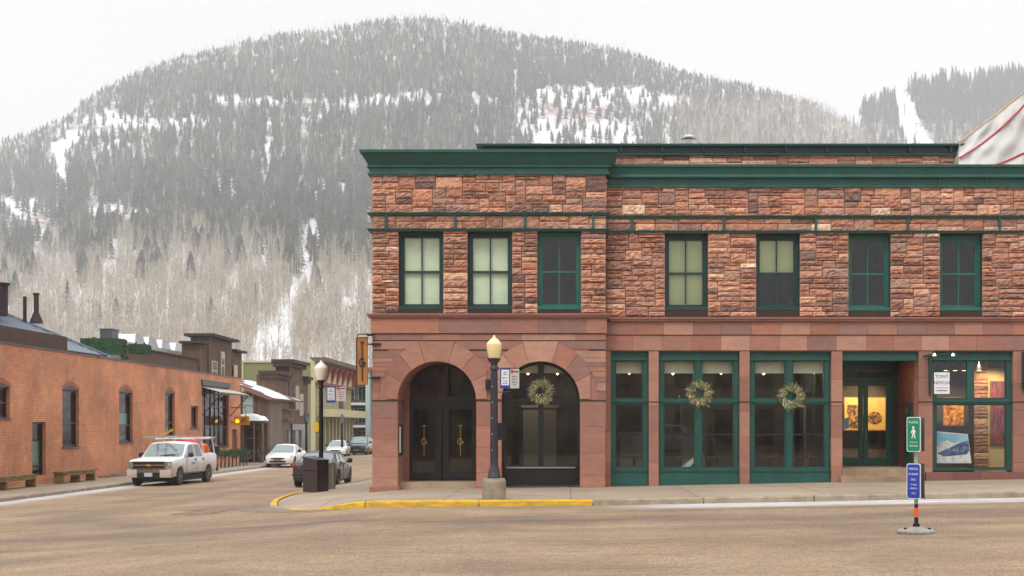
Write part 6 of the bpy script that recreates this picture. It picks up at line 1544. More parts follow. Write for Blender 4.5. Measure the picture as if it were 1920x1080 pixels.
def plate(z0, z1, w_, mat, name, cx=-.055):
    Mz = Matrix.Translation((cx, -.06, 0)) @ Matrix.Rotation(rzs, 4, 'Z'); r_ = .03; h = z1 - z0; out = []
    for (x, z, a0) in ((w_ / 2 - r_, z1 - r_, 0), (-w_ / 2 + r_, z1 - r_, 90), (-w_ / 2 + r_, z0 + r_, 180), (w_ / 2 - r_, z0 + r_, 270)):
        for k in range(4): a = R(a0 + 30 * k); out.append((x + r_ * math.cos(a), z + r_ * math.sin(a)))
    m = MB(); m.prism([(x, -.006, z) for x, z in out], (0, .012, 0), M=Mz); p_ = m.build(name, SWH, t)
    s = .012; m = MB(); kx, kz = (w_ - 2 * s) / w_, (h - 2 * s) / h; zc = (z0 + z1) / 2; m.prism([(x * kx, -.009, zc + (z - zc) * kz) for x, z in out], (0, .002, 0), M=Mz); m.build('sign_face', mat, p_)
    return p_, Mz
GRN = M_('sign_green', (0, 132, 88), .4)
def stext(body, size, z, Mz, par, mat=SWH, sx=.8):
    o = text(body, size, mat, None, (0, 0, 0), name='lettering', ext=.0005, sx=sx); o.parent = par; o.matrix_local = Mz @ Matrix.Translation((0, -.0105, z)) @ Matrix.Rotation(R(90), 4, 'X') @ Matrix.Diagonal((sx, 1, 1, 1)); return o
g_, Mz = plate(sz(847), sz(782), .235, GRN, 'green_sign_plate'); zg0 = sz(782)
stext('PLEASE', .052, sz(792), Mz, g_, sx=1.0); stext('STOP FOR', .036, sz(829.5), Mz, g_); stext('PEDESTRIANS', .040, sz(836), Mz, g_, sx=.60)
m = MB(); zc = sz(811)   # walking figure pictogram
m.prism([(.020 * math.cos(a) - .004, -.0105, zc + .078 + .020 * math.sin(a)) for a in np.linspace(0, 2 * PI, 14, endpoint=False)], (0, .001, 0), M=Mz)
for poly in ([(-.02, .05), (.018, .052), (.026, .02), (.018, -.02), (-.018, -.02), (-.016, .02)], [(-.018, .046), (-.05, .005), (-.042, -.012), (-.030, -.004), (-.012, .02)], [(.018, .046), (.040, .012), (.036, -.006), (.026, 0)], [(-.018, -.018), (.004, -.018), (-.018, -.09), (-.036, -.09)], [(0, -.018), (.02, -.018), (.036, -.09), (.018, -.09)]):
    m.prism([(x, -.0105, zc + z) for x, z in poly][::-1], (0, .001, 0), M=Mz)
m.build('walking_figure', SWH, g_)
b_, Mz = plate(sz(935), sz(869), .235, BLUE, 'blue_sign_plate')
for s_, z_, q in (('PARKING', .052, 879), ('BY PERMIT', .050, 889), ('ONLY', .048, 899), ('12 HOUR', .038, 908.5), ('MAXIMUM', .038, 915.5), ('7AM-6', .036, 924.5)): stext(s_, z_, sz(q), Mz, b_, sx=.68)
Mz2 = Matrix.Translation((.035, .05, 0)) @ Matrix.Rotation(rzs, 4, 'Z'); m = MB(); m.box(-.115, .115, -.006, .006, sz(934), sz(869), M=Mz2); m.box(-.115, .115, -.006, .006, sz(846), sz(783), M=Mz2); m.build('rear_plates', M_('sign_back', (84, 80, 78), .5, metal=.3), t)

# ---------------------------------------------------------------- wreaths
def wreath(px, py, Y, r, label, seed, cols):
    rg = random.Random(seed); t = MB(); x0, z0 = PX(px, Y), PZ(py, Y)
    for i in range(1500):
        a = rg.uniform(0, 2 * PI); rr = r * rg.gauss(.60, .13); c = Vector((rr * math.cos(a), -abs(rg.gauss(0, .035)), rr * math.sin(a)))
        d = Vector((math.cos(a + rg.gauss(.5, .5)), -rg.uniform(.0, .7), math.sin(a + rg.gauss(.5, .5)))).normalized() * rg.uniform(.06, .15) * (r / .36)
        s = d.cross(Vector((rg.uniform(-1, 1), rg.uniform(-1, 1), rg.uniform(-1, 1)))).normalized() * rg.uniform(.005, .011)
        t.cc = tuple(v * rg.uniform(.7, 1.6) for v in rg.choice(cols)); t.poly([c - s, c + s, c + d])
    o = t.build('wreath', MT['sprig'], colr=True); o.location = (x0, Y, z0); return tag(o, label, 'wreath', 'wreaths hung on the shop windows')
MT['sprig'] = M_('dried_sprigs', (1, 1, 1), .9, attr=True)
wc = [lin((176, 176, 130)), lin((214, 210, 172)), lin((104, 112, 68)), lin((148, 148, 100)), lin((78, 84, 52))]
wreath(1014, 734.5, YT + .33, .36, 'pale twiggy wreath on the black arched window', 1, wc); wreath(1311.5, 738.5, YM + .07, .37, 'pale grey-green wreath on the middle green shop window, nearer the arches', 2, wc); wreath(1483.5, 743.5, YM + .07, .37, 'pale grey-green wreath on the green shop window next to the gallery doorway', 3, wc)
m = MB(); m.tube([(A1 - .12 + .5 * math.cos(a) * .9 + .1, Yd - .05, PZ(716, Yd) + .35 * math.sin(a) * .9) for a in np.linspace(0, 2 * PI, 16)], .03, 5)

# ---------------------------------------------------------------- hanging signs
WOODS = M_('honey_wood', (178, 122, 58), .6, c2=(150, 92, 40), scale=2.0, stretch=(9, 9, .6)); t = thing('projecting_sign', 'tall narrow wooden sign board hung off the stone corner', 'sign', (tx(680), YT, tz(675)))
m = MB(); m.box(tx(671), tx(689.5), YT - .09, YT + .03, tz(721.5), tz(634)); sb = part(m, 'sign_board', WOODS, t)
m = MB(); m.box(tx(668.5), tx(671) - .001, YT - .10, YT + .04, tz(722), tz(633.5)); m.box(tx(671), tx(690), YT - .10, YT + .04, tz(634) + .001, tz(632.5)); m.build('edge_strip', MT['rust'], sb)
mm_ = tg(tx(680.3), YT - .092, tz(642), tz(714), MT['black'], t, wd=.028, gs=.21, bar=.045, sx=.68); mm_.build('sign_lettering', MT['black'], sb)
m = MB()
for q in (645.5, 708.5): m = MB(); m.box(tx(697), tx(714), YT - .06, YT - .023, tz(q + 2.3), tz(q - 2.3)); m.tube([(tx(689), YT - .03, tz(q)), (tx(700), YT - .03, tz(q))], .02, 6); part(m, 'bracket', MT['black'], t)
m = MB()
m.tube([(tx(672), YT - .2, tz(632)), (tx(675), YT - .25, tz(628)), (tx(690), YT - .15, tz(627)), (tx(702), YT - .04, tz(628))], .018, 6); m.box(tx(689), tx(702), YT - .09, YT - .05, tz(630.5), tz(626)); part(m, 'lamp_arm', MT['black'], t)
Yh = YM - .75; t = thing('hanging_sign', 'white box sign with dark lettering hung from a green bracket by the gallery', 'sign', (PX(1768, Yh), Yh, PZ(718, Yh)))
def hx(q): return PX(q, Yh)
def hz_(q): return PZ(q, Yh)
m = MB(); Mr = Matrix.Translation((hx(1764), Yh, 0)) @ Matrix.Rotation(R(-14), 4, 'Z') @ Matrix.Translation((-hx(1764), -Yh, 0)); m.box(hx(1752), hx(1779.5), Yh - .10, Yh + .10, hz_(738.5), hz_(698.5), M=Mr); hb = part(m, 'sign_box', SWH, t)
def ht(body, size, py, sx=1.0):
    o = text(body, size, INK, None, (0, 0, 0), name='lettering', ext=.001, sx=sx); o.parent = hb; o.matrix_local = Mr @ Matrix.Translation((hx(1765.5), Yh - .104, hz_(py))) @ Matrix.Rotation(R(90), 4, 'X') @ Matrix.Diagonal((sx, 1, 1, 1))
ht('TONY', .125, 706.5, .95); ht('NEWLIN', .125, 718, .85)
m = MB(); m.box(hx(1754.5), hx(1776.5), Yh - .104, Yh - .101, hz_(728), hz_(727.2), M=Mr); m.box(hx(1756), hx(1775), Yh - .104, Yh - .101, hz_(733.5), hz_(732), M=Mr); m.build('sign_rule', INK, hb)
m = MB(); m.tube([(hx(1746), YM - .03, hz_(665)), (hx(1789), Yh + .05, hz_(663))], .03, 6); part(m, 'bracket_bar', MT['green_dark'], t); m = MB(); m.tube([(hx(1757), Yh, hz_(698)), (hx(1757), Yh + .1, hz_(664))], .008, 4); m.tube([(hx(1777), Yh, hz_(698)), (hx(1777), Yh, hz_(663))], .008, 4); part(m, 'hanger_rod', MT['iron'], t)
m = MB(); m.prism([(mx_(1740), YM - .08, mz(664)), (mx_(1748), YM - .08, mz(664)), (mx_(1747), YM - .08, mz(664) - .3), (mx_(1744), YM - .08, mz(741)), (mx_(1741), YM - .08, mz(741))], (0, .07, 0)); part(m, 'bracket_plate', MT['green_dark'], t)
for q in (1751, 1786): m = MB(); m.lathe([(.02, .05), (.05, -.02)], (hx(q), Yh - .05, hz_(666)), 10); part(m, 'sign_spotlight', emit('sign_spot', (250, 250, 235), 2.0) if 'sign_spot' not in bpy.data.materials else bpy.data.materials['sign_spot'], t)
m = MB(); m.box(mx_(1915.5), mx_(1924), YM - .2, YM - .004, mz(730), mz(660)); tag(m.build('wall_bracket', MT['green_dark']), 'dark green wall bracket cut by the right edge of the photo', 'bracket')
# wall fittings
m = MB(); m.box(tx(746.5), tx(753), YT + .2, YT + .34, tz(854), tz(796)); wl = tag(m.build('wall_light', MT['black']), 'tall slim black wall light on the left jamb of the arched doorway', 'wall light')
m = MB(); m.box(tx(747.2), tx(749.6), YT + .19, YT + .199, tz(849), tz(800)); m.build('diffuser', MT['white'], wl)
m = MB(); m.box(tx(911), tx(919), YT - .12, YT - .004, tz(730), tz(711.5)); m.box(tx(912.5), tx(917.5), YT - .125, YT - .1201, tz(719), tz(714)); tag(m.build('wall_speaker', MT['black']), 'small black box fixed high on the pier between the arches', 'wall box')
# roof vent
Yv = 44; m = MB(); m.lathe([(.13, 0), (.13, .5), (.27, .52), (.27, .56), (.12, .66), (.0, .67)], (PX(1291, Yv), Yv, PZ(270, Yv) - .35), 14); tag(m.build('roof_vent', MT['chrome']), 'round metal roof vent behind the rear parapet of the stone building', 'roof vent')

# ---------------------------------------------------------------- plastic sheeting on the roof
Yt = 38.4; TP = M_('plastic_sheeting', (186, 184, 180), .45, var=.14, scale=1.2); t = thing('plastic_sheeting', 'pale plastic sheeting tied with red rope over the roof on the right', 'tarpaulin', (PX(1860, Yt), Yt, PZ(300, Yt)))
def tp(u, v):
    qx = 1798 + 260 * u; top = 268 - 222 * u + 10 * math.sin(u * PI) ; qy = 330 + (top - 330) * v
    fold = .10 * math.sin(13 * u - 5 * v + 2) * v + .055 * math.sin(30 * u - 14 * v) + .018 * math.sin(75 * u + 9 * v + math.sin(10 * v)) + .04 * math.sin(17 * v + 9 * u) + .16 * abs(math.sin(4.6 * (u * 1.2 + .55 * (1 - v)) + 1)) ** 6
    Y = Yt + fold * .8 + .9 * v; return P(qx, qy, Y)
m = MB(); n1, n2 = 110, 44
for j in range(n2 + 1):
    for i in range(n1 + 1): m.v.append(tp(i / n1, j / n2))
for j in range(n2):
    for i in range(n1): a = j * (n1 + 1) + i; m.face((a, a + 1, a + n1 + 2, a + n1 + 1))
b = len(m.v)
for i in range(n1 + 1):
    q = tp(i / n1, 1); m.v.append((q[0] + .2, q[1] + 3.5, q[2] - 1.2))
for i in range(n1): a = n2 * (n1 + 1) + i; m.face((a, a + 1, b + i + 1, b + i))
q0 = [tp(0, v) for v in np.linspace(0, 1, 8)]
for a, c in zip(q0, q0[1:]): m.poly([a, c, (c[0] + .2, c[1] + 3.5, c[2]), (a[0] + .2, a[1] + 3.5, a[2])])
part(m, 'sheet', TP, t, smooth_=True)
m = MB(); m.tube([(lambda p: (p[0], p[1] - .05, p[2]))(tp(u, v)) for u, v in zip(np.linspace(.0, .56, 26), np.linspace(.54, .92, 26))], .026, 5); m.tube([(lambda p: (p[0], p[1] - .05, p[2]))(tp(u, v)) for u, v in zip(np.linspace(.26, .6, 16), np.linspace(.18, .34, 16))], .026, 5); part(m, 'red_rope', MT['red'], t)
m = MB(); m.tube([(lambda p: (p[0], p[1], p[2] + .02))(tp(u, 1)) for u in np.linspace(0, 1, 30)], .03, 5); part(m, 'edge_rope', M_('tan_rope', (196, 170, 142), .8), t)

# ---------------------------------------------------------------- gallery and restaurant interiors
def art(px0, px1, py0, py1, Y, mat, name, label, frame=True, cat='picture'):
    x0, x1, z0, z1 = PX(px0, Y), PX(px1, Y), PZ(py1, Y), PZ(py0, Y); m = MB(); m.box(x0 - .03, x1 + .03, Y, Y + .05, z0 - .03, z1 + .03); o = m.build(name, M_('picture_frame', (150, 116, 60), .5) if 'picture_frame' not in bpy.data.materials else bpy.data.materials['picture_frame']); tag(o, label, cat)
    m = MB(); m.box(x0, x1, Y - .012, Y - .001, z0, z1); m.build('canvas', mat, o); return o
def paint(name, stops, scale, st=(1, 1, 1), dist=1.0):
    m, nt, b = newmat(name); L = nt.links.new; g_ = nt.nodes.new('ShaderNodeTexCoord'); mp = nt.nodes.new('ShaderNodeMapping'); mp.inputs['Scale'].default_value = st; L(g_.outputs['Object'], mp.inputs[0])
    n = nt.nodes.new('ShaderNodeTexNoise'); n.inputs['Scale'].default_value = scale; n.inputs['Detail'].default_value = 5; n.inputs['Distortion'].default_value = dist; L(mp.outputs[0], n.inputs[0]); r_ = nt.nodes.new('ShaderNodeValToRGB'); L(n.outputs['Fac'], r_.inputs[0]); e = r_.color_ramp.elements
    e[0].position, e[0].color = stops[0][0], (*lin(stops[0][1]), 1); e[1].position, e[1].color = stops[-1][0], (*lin(stops[-1][1]), 1)
    for p, c in stops[1:-1]: q = e.new(p); q.color = (*lin(c), 1)
    L(r_.outputs[0], b.inputs['Base Color']); b.inputs['Roughness'].default_value = .6; return m
Yg = 39.6
bear = art(1584, 1660, 746, 806, Yg, M_('tan_ground', (226, 186, 112), .7, var=.1), 'picture', 'sepia picture of a furry animal lit behind the gallery doors')
m = MB()
def ell(cx, cy, rx, ry, d): m.prism([(PX(cx, Yg) + rx * Yg / F * math.cos(a), Yg - .014 - d, PZ(cy, Yg) + ry * Yg / F * math.sin(a)) for a in np.linspace(0, 2 * PI, 22, endpoint=False)], (0, .002, 0))
ell(1601, 771, 14, 12, 0); ell(1592, 762, 4, 4, .001); ell(1612, 761, 4, 4, .001); ell(1606, 790, 21, 14, .0015); ell(1640, 784, 14, 12, .0015)
m.build('animal_shape', paint('fur', [(.35, (52, 34, 20)), (.5, (130, 92, 54)), (.65, (206, 164, 104))], 9), bear)
art(1770, 1806, 747, 797, 38.9, paint('ochre_peaks', [(.3, (70, 40, 16)), (.5, (190, 116, 34)), (.65, (236, 184, 84)), (.8, (250, 226, 150))], 3.2, dist=2.5), 'picture', 'glowing orange picture on the back wall behind the gallery window')
Yc = 36.6; m = MB(); m.box(PX(1852, Yc), PX(1886, Yc), Yc, Yc + .3, -.1, PZ(690, Yc)); tag(m.build('display_panel', M_('cream_panel', (226, 206, 160), .8)), 'tall cream display panel inside the gallery window', 'display panel')
art(1859, 1884, 716, 832, Yc - .06, paint('purple_trees', [(.25, (40, 28, 40)), (.45, (110, 60, 110)), (.6, (170, 90, 70)), (.8, (90, 110, 170))], 3.0, st=(5, 1, 1), dist=1.0), 'picture', 'tall purple and orange tree picture on the cream display panel')
m = MB(); stn = MB(); fill_stones(stn, PX(1826, 36.4), PX(1853, 36.4), -.1, PZ(680, 36.4), 36.4, .10, [1, 2], [3, 1], (3, 6), .05); o = stn.build('stone_pillar', MT['rough_stone'], colr=True); tag(o, 'stacked stone pillar inside the gallery window', 'pillar')
m = MB(); m.box(PX(1826, 36.4), PX(1853, 36.4), 36.41, 36.9, -.1, PZ(680, 36.4)); m.build('pillar_core', MT['joint'], o)
# print leaning in the window: snowy peaks
Yp_ = YM + .42; t = thing('mountain_print', 'framed print of snowy peaks leaning inside the gallery window', 'print', (PX(1790, Yp_), Yp_, PZ(868, Yp_)))
def q3(px, py, d=0.0): p = P(px, py, Yp_ + .12 * (868 - py) / 58); return (p[0], p[1] - d, p[2])
m = MB(); m.prism([q3(1749, 868.5), q3(1821.5, 868.5), q3(1814.5, 814), q3(1749, 808)], (0, .03, 0)); part(m, 'print_border', SWH, t)
m = MB(); m.poly([q3(1751, 842, .004), q3(1819, 842, .004), q3(1813, 815.5, .004), q3(1751, 810, .004)]); part(m, 'print_sky', M_('print_sky', (110, 186, 220), .5, c2=(176, 214, 236), scale=1.5), t)
m = MB(); m.poly([q3(1751, 867, .006), q3(1819.5, 867, .006), q3(1816, 838, .006), q3(1800, 828, .006), q3(1788, 831, .006), q3(1776, 825, .006), q3(1764, 832, .006), q3(1751, 826, .006)]); part(m, 'print_snow', paint('print_snowfield', [(.3, (150, 176, 196)), (.5, (226, 230, 228)), (.7, (240, 236, 224))], 6), t)
m = MB(); m.poly([q3(1757, 850, .008), q3(1770, 856, .008), q3(1812, 852, .008), q3(1817.5, 845, .008), q3(1815.5, 826, .008), q3(1800, 830, .008), q3(1784, 838, .008)]); part(m, 'print_ridge', paint('print_blue_ridge', [(.4, (40, 66, 118)), (.6, (74, 106, 150)), (.8, (190, 204, 214))], 8), t)
for q in (1774, 1791, 1808, 1836):
    Yq = YM + .9; m = MB(); m.lathe([(.085, -.07), (.06, .03), (.03, .10), (.015, .2)], (PX(q, Yq), Yq, PZ(690, Yq)), 10); o = m.build('spot_lamp', MT['chrome']); tag(o, {1774: 'leftmost of the four small lamps in the gallery window', 1791: 'second from left of the four small lamps in the gallery window', 1808: 'third from left of the four small lamps in the gallery window', 1836: 'rightmost of the four small lamps in the gallery window, brightly lit'}[q], 'lamp', 'spot lamps in the gallery window')
    m = MB(); m.lathe([(.06, -.075), (.06, -.065)], (PX(q, Yq), Yq, PZ(690, Yq)), 10); m.build('bulb', emit('spot_bulb', (255, 226, 170), 5) if 'spot_bulb' not in bpy.data.materials else bpy.data.materials['spot_bulb'], o)
def spot(loc, to, e, c=(1, .72, .40), size=R(70)):
    d = bpy.data.lights.new('gallery_lamp', 'SPOT'); d.energy = e; d.color = c; d.spot_size = size; d.spot_blend = .6; d.shadow_soft_size = .08; o = bpy.data.objects.new('gallery_lamp', d); col.objects.link(o); o.location = loc; o.rotation_euler = (Vector(to) - Vector(loc)).to_track_quat('-Z', 'Y').to_euler()
spot((PX(1620, 38), 38.2, mz(672)), (PX(1620, Yg), Yg, PZ(775, Yg)), 420); spot((PX(1795, 37.6), 37.6, mz(672)), (PX(1788, 38.9), 38.9, PZ(770, 38.9)), 330); spot((PX(1868, 35.3), 35.4, mz(672)), (PX(1866, Yc), Yc, PZ(760, Yc)), 150); spot((PX(1838, 35.3), 35.5, mz(672)), (PX(1838, 36.4), 36.4, PZ(780, 36.4)), 95, size=R(90))
# pale stickers on the door
m = MB(); m.box(PX(1581.5, YD), PX(1592, YD), YD + .035, YD + .045, PZ(804, YD), PZ(784, YD)); o = part(m, 'door_notice', M_('pale_blue_notice', (120, 170, 190), .5), gd)
# dim restaurant lighting: small pendant bulbs that give off the light
BUL = emit('pendant_bulb', (255, 206, 140), 3)
for k_, (q, yq) in enumerate(((990, 37.6), (1045, 38.8), (1180, 37.5), (1262, 38.6), (1352, 37.2), (1432, 38.8), (1528, 37.4))):
    m = MB(); m.lathe([(0, -.05), (.045, 0), (0, .05)], n=8); o = m.build('pendant_lamp', BUL); o.location = (PX(q, yq), yq, PZ(700, yq)); tag(o, 'small pendant bulb inside the ground floor, number from the arches shown by its warm point', 'pendant lamp', 'pendant lamps inside the ground floor'); o['label'] = 'small warm pendant bulb glowing ' + ('in the left half of the arched window', 'in the right half of the arched window', 'behind the narrow green shop window', 'behind the left pane of the middle green window', 'behind the right pane of the middle green window', 'behind the left pane of the third green window', 'behind the right pane of the third green window')[k_]
    m = MB(); m.tube([(0, 0, .051), (0, 0, mz(613) - o.location.z)], .006, 4); m.build('cord', MT['black'], o)
    if k_ in (0, 1, 3, 5): d = bpy.data.lights.new('pendant_light', 'POINT'); d.energy = 24; d.color = (1, .88, .74); d.shadow_soft_size = .1; l_ = bpy.data.objects.new('pendant_light', d); col.objects.link(l_); l_.parent = o; l_.location = (0, 0, -.1)
# restaurant furniture seen through the glass: tables and pale chairs
CHM = M_('pale_chair', (150, 140, 124), .6); DKW = M_('dark_table', (58, 44, 36), .4)
for k_, (q, lab) in enumerate(((1190, 'dark table behind the narrow green shop window'), (1275, 'dark table behind the left pane of the middle green window'), (1345, 'dark table behind the right pane of the middle green window'), (1445, 'dark table behind the left pane of the third green window'), (1520, 'dark table behind the right pane of the third green window'))):
    Yq = 36.4; x = PX(q, Yq); t = thing('restaurant_table', lab, 'table', (x, Yq, .121)); m = MB(); m.box(-.4, .4, -.35, .35, .72, .76); m.build('table_top', DKW, t); m = MB(); m.tube([(0, 0, 0), (0, 0, .719)], .04, 8); m.lathe([(.25, 0), (.25, .03)], n=12); m.build('pedestal', MT['black'], t)

# ---------------------------------------------------------------- left pavement clutter
t = thing('garland_fence', 'low black fence hung with green garland by the pavement beyond the pickup', 'fence', (-20.6, 78, zroad(-19.5, 78) + .13)); XF2 = -20.6
ya_, yb_ = WY(407, XF2), WY(463, XF2); n = 8
for i in range(n + 1): m = MB(); yy = ya_ + (yb_ - ya_) * i / n; m.box(-.03, .03, yy - 78 - .03, yy - 78 + .03, 0, 1.0); m.build('post', MT['black'], t)
m = MB(); m.box(-.02, .02, ya_ - 78, yb_ - 78, .95, 1.0); m.build('top_rail', MT['black'], t)
m = MB()
for i in range(1400):
    u = random.random(); yy = ya_ + (yb_ - ya_) * u - 78; sw = .82 - .12 * abs(math.sin(u * PI * n)); c = Vector((random.gauss(0, .09), yy, sw + random.gauss(.08, .11))); a = Vector([random.uniform(-.11, .11) for _ in range(3)]); b = Vector([random.uniform(-.05, .05) for _ in range(3)]); m.poly([c - b, c + b, c + a])
m.build('garland', M_('fir_garland', (58, 92, 46), .9, var=.4, scale=5), t)
Yb = 86.5; t = thing('bicycle', 'grey bicycle leaning at the end of the garland fence', 'bicycle', (PX(474, Yb), Yb, zroad(-20, Yb) + .13), rz=R(28))
for x in (-.5, .5): m = MB(); m.tube([(x + .33 * math.cos(a), 0, .34 + .33 * math.sin(a)) for a in np.linspace(0, 2 * PI, 20)], .022, 5); m.build('wheel', MT['tyre'], t)
m = MB(); m.tube([(-.5, 0, .34), (-.15, 0, .34), (.35, 0, .82), (-.2, 0, .80), (-.5, 0, .34)], .022, 5); m.tube([(-.15, 0, .34), (-.23, 0, .95)], .022, 5); m.tube([(.5, 0, .34), (.33, 0, .98)], .022, 5); m.build('frame', M_('bike_frame', (130, 134, 136), .4, metal=.4), t)
m = MB(); m.box(-.36, -.12, -.06, .06, .95, 1.0); m.build('saddle', MT['rubber'], t); m = MB(); m.tube([(.33, -.25, 1.0), (.33, .25, 1.0)], .02, 5); m.build('handlebar', MT['black'], t)
m = MB(); n = 18
for j in range(n + 1):
    for i in range(n + 1): u, v = i / n * 2 - 1, j / n * 2 - 1; m.v.append((-20.4 + u * .9, 91.5 + v * 3.6, zroad(-20, 91) + .13 + max(-.05, .62 * (1 - u * u) * (1 - v * v) * (1 + .35 * math.sin(5 * u + 7 * v)))))
for j in range(n):
    for i in range(n): a = j * (n + 1) + i; m.face((a, a + 1, a + n + 2, a + n + 1))
tag(m.build('snow_bank', MT['snow'], smooth_=True), 'shovelled snow bank on the pavement by the porch', kind='stuff')
t = thing('potted_evergreen', 'small dark evergreen in front of the wooden false-front shop', 'shrub', (PX(527, 99), 99, zroad(-19.5, 99) + .13)); m = MB(); m.lathe([(.2, 0), (.28, .4)], n=10); m.build('pot', MT['rust'], t)
o = bpy.data.objects.new('foliage', CONB[2]); col.objects.link(o); o.parent = t; o.location = (0, 0, .3); o.scale = (3.6, 3.6, 2.0)

# ---------------------------------------------------------------- person behind the pickup
Yp = 70.5; pz = zroad(-19, Yp) + .02; t = thing('person', 'person in a black jacket and cap standing behind the tail of the white pickup', 'person', (PX(403.5, Yp), Yp, pz), rz=R(-25))
def skinbody(name, J, E, rad, mat, parent, sub=2):
    me = bpy.data.meshes.new(name); me.from_pydata([J[k] for k in J], [(list(J).index(a), list(J).index(b)) for a, b in E], [])
    o = bpy.data.objects.new(name, me); col.objects.link(o); o.parent = parent; sk = o.modifiers.new('skin', 'SKIN'); sk.use_smooth_shade = True
    if not me.skin_vertices: me.skin_vertices.new()
    for i, k in enumerate(J): me.skin_vertices[0].data[i].radius = rad[k] if isinstance(rad[k], tuple) else (rad[k], rad[k])
    me.skin_vertices[0].data[0].use_root = True; s = o.modifiers.new('sub', 'SUBSURF'); s.levels = s.render_levels = sub; me.materials.append(mat); return o
SK = M_('skin', (188, 140, 116), .6)
J = {'pel': (0, 0, .95), 'sp': (0, .01, 1.18), 'ch': (0, 0, 1.38), 'nk': (0, -.01, 1.52), 'hd0': (0, -.02, 1.60), 'hd': (0, -.03, 1.68), 'hd1': (0, -.02, 1.76),
     'hl': (.10, 0, .90), 'kl': (.12, -.03, .50), 'al': (.12, .02, .09), 'tl': (.13, -.14, .04), 'hr': (-.10, 0, .90), 'kr': (-.12, -.06, .50), 'ar': (-.13, .0, .09), 'tr': (-.15, -.16, .04),
     'sl': (.19, 0, 1.43), 'el': (.25, .02, 1.15), 'wl': (.20, -.16, .98), 'sr': (-.19, 0, 1.43), 'er': (-.26, -.04, 1.16), 'wr': (-.14, -.26, 1.14)}
for s_, w_ in (('l', 'wl'), ('r', 'wr')):
    x, y, z = J[w_]; dx = -.01 if s_ == 'l' else .03
    J['m' + s_] = (x + dx * .5, y - .05, z - .02)
    for k_ in range(4): J['f%s%d' % (s_, k_)] = (x + dx + (-.03 + .02 * k_), y - .11 - .01 * (k_ in (1, 2)), z - .05)
    J['t' + s_ + 'h'] = (x + (.05 if s_ == 'r' else -.05), y - .07, z - .01)
E = [('pel', 'sp'), ('sp', 'ch'), ('ch', 'nk'), ('nk', 'hd0'), ('hd0', 'hd'), ('hd', 'hd1'), ('pel', 'hl'), ('hl', 'kl'), ('kl', 'al'), ('al', 'tl'), ('pel', 'hr'), ('hr', 'kr'), ('kr', 'ar'), ('ar', 'tr'), ('ch', 'sl'), ('sl', 'el'), ('el', 'wl'), ('ch', 'sr'), ('sr', 'er'), ('er', 'wr'), ('wl', 'ml'), ('wr', 'mr')]
for s_ in 'lr': E += [('m' + s_, 'f%s%d' % (s_, k_)) for k_ in range(4)] + [('m' + s_, 't' + s_ + 'h')]
rad = {'pel': (.15, .11), 'sp': (.15, .11), 'ch': (.17, .12), 'nk': .055, 'hd0': (.06, .07), 'hd': (.085, .10), 'hd1': (.06, .08), 'hl': .09, 'kl': .062, 'al': .042, 'tl': .035, 'hr': .09, 'kr': .062, 'ar': .042, 'tr': .035, 'sl': .075, 'el': .055, 'wl': .03, 'sr': .075, 'er': .055, 'wr': .03, 'ml': .03, 'mr': .03, 'tlh': .01, 'trh': .01}
for s_ in 'lr':
    for k_ in range(4): rad['f%s%d' % (s_, k_)] = .009
skinbody('body', J, E, rad, SK, t)
keep = ['pel', 'sp', 'ch', 'sl', 'el', 'wl', 'sr', 'er', 'wr']; nk = {k: J[k] for k in keep}; nk['col'] = (0, -.01, 1.50); r2 = {k: (tuple(v + .03 for v in rad[k]) if isinstance(rad[k], tuple) else rad[k] + .022) for k in keep}; r2['col'] = .085
skinbody('jacket', nk, [(a, b) for a, b in E if a in nk and b in nk] + [('ch', 'col')], r2, M_('black_jacket', (30, 30, 34), .8), t)
keep = ['pel', 'hl', 'kl', 'al', 'hr', 'kr', 'ar']; nk = {k: J[k] for k in keep}; r2 = {k: (tuple(v + .012 for v in rad[k]) if isinstance(rad[k], tuple) else rad[k] + .022) for k in keep}
skinbody('trousers', nk, [(a, b) for a, b in E if a in nk and b in nk], r2, M_('dark_trousers', (62, 58, 56), .85), t)
for k, (a, b) in enumerate((('al', 'tl'), ('ar', 'tr'))): skinbody('boot', {'a': (J[a][0], J[a][1] + .03, .07), 'b': (J[b][0], J[b][1] - .01, .05)}, [('a', 'b')], {'a': .062, 'b': .05}, MT['rubber'], t)
m = MB(); m.lathe([(.105, 0), (.10, .05), (.06, .10), (0, .11)], (0, -.025, 1.72), 14); m.box(-.07, .07, -.20, -.10, 1.715, 1.73); m.build('cap', M_('grey_cap', (70, 72, 78), .8), t, smooth_=True, ang=40)
m = MB(); m.prism([(-.012, -.125, 1.655), (.012, -.125, 1.655), (0, -.15, 1.655), (0, -.12, 1.70)][:3], (0, .02, .03)); m.build('nose', SK, t)
for s_ in (-1, 1): m = MB(); m.lathe([(0, -.012), (.011, 0), (0, .012)], (s_ * .033, -.125, 1.69), 6); m.build('eye', MT['rubber'], t); m = MB(); m.lathe([(0, -.03), (.018, 0), (0, .03)], (s_ * .088, -.03, 1.675), 6); m.build('ear', SK, t)
m = MB(); m.box(-.025, .025, -.127, -.12, 1.628, 1.636); m.build('mouth', MT['red'], t)

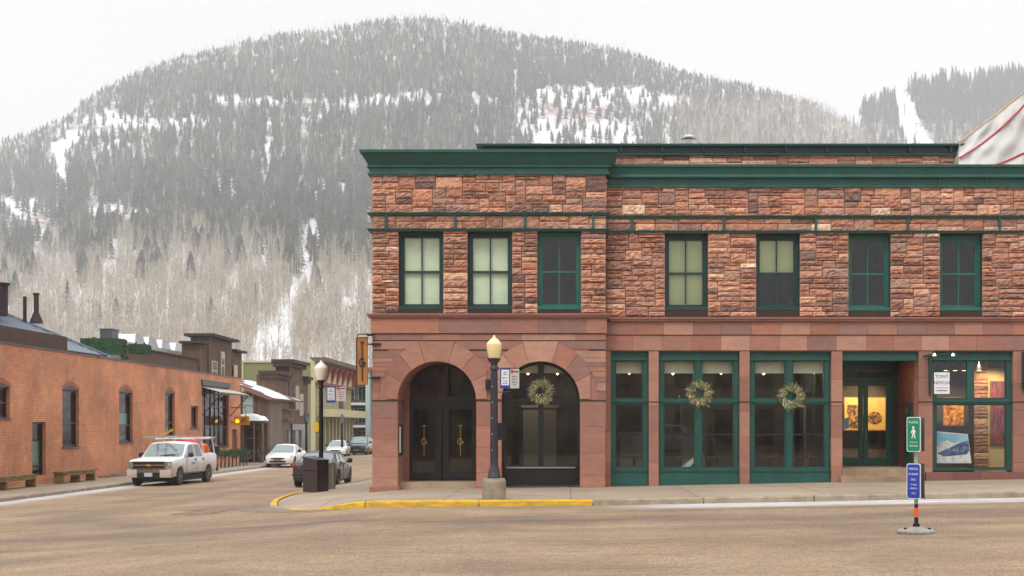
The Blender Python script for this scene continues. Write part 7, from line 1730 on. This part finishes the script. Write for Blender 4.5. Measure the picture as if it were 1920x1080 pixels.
# ---------------------------------------------------------------- far side of the main street (behind the photographer, seen in the glass)
def opp(x0, x1, h, mat, label, wm):
    t = thing('street_building', label, 'building', ((x0 + x1) / 2, -16, 0), group='buildings across the main street'); Y_ = -14
    m = MB(); m.box(x0, x1, Y_ - 9, Y_, -1.2, h); part(m, 'wall', mat, t); m = MB(); m.box(x0 - .2, x1 + .2, Y_ - 9, Y_ + .5, h, h + .5); part(m, 'cornice', wm, t)
    x = x0 + .8
    while x + 1.4 < x1:
        for z0, z1 in ((.6, 2.9), (4.3, 6.2)):
            if z1 < h: m = MB(); m.box(x, x + 1.3, Y_, Y_ + .06, z0, z1); part(m, 'window', MT['carglass'], t)
        x += 2.6
opp(-22, -8.2, 7.6, M_('far_red_brick', (150, 92, 74), .9, var=.2), 'red brick building across the main street, out of view', MT['trim_cream'])
opp(-8, 5.8, 6.6, MT['wood_grey'], 'grey board building across the main street, out of view', MT['wood_dark']); opp(6, 22, 8.0, M_('far_cream', (170, 156, 128), .9, var=.1), 'cream building across the main street, out of view', MT['rust'])
recolor(suv, 'dark vehicle parked across the main street, out of view', (8.5, -5.5, zroad(8.5, -5)), R(90), M_('silver_paint', (150, 154, 158), .3, coat=.5), group=None)

# pale things standing deeper in the dark rooms
for k_, (q, w_, zt_, lab) in enumerate(((1012, .5, 2.3, 'tall pale cabinet dimly seen inside the arched window'), (1300, .35, 2.6, 'pale column dimly seen behind the middle green window'), (1530, .3, 2.7, 'pale column dimly seen behind the third green window'), (1195, .5, 1.5, 'low pale cabinet dimly seen behind the narrow green window'))):
    m = MB(); x = PX(q, 38.5); m.box(x - w_, x + w_, 38.5, 38.9, .125, zt_); m.box(x - w_ - .06, x + w_ + .06, 38.44, 38.96, zt_ + .001, zt_ + .08); tag(m.build('cabinet' if w_ > .4 else 'column', M_('dim_plaster', (150, 144, 134), .8) if 'dim_plaster' not in bpy.data.materials else bpy.data.materials['dim_plaster']), lab, 'cabinet' if w_ > .4 else 'column')
for q, lab in ((1262, 'pale slanted board leaning inside the left pane of the middle green window'),):
    m = MB(); m.box(-.05, .05, -.3, .3, 0, 1.0, M=Matrix.Rotation(R(52), 4, 'Y')); o = m.build('leaning_board', SWH); o.location = (PX(q, 35.9), 35.9, .35); tag(o, lab, 'board')
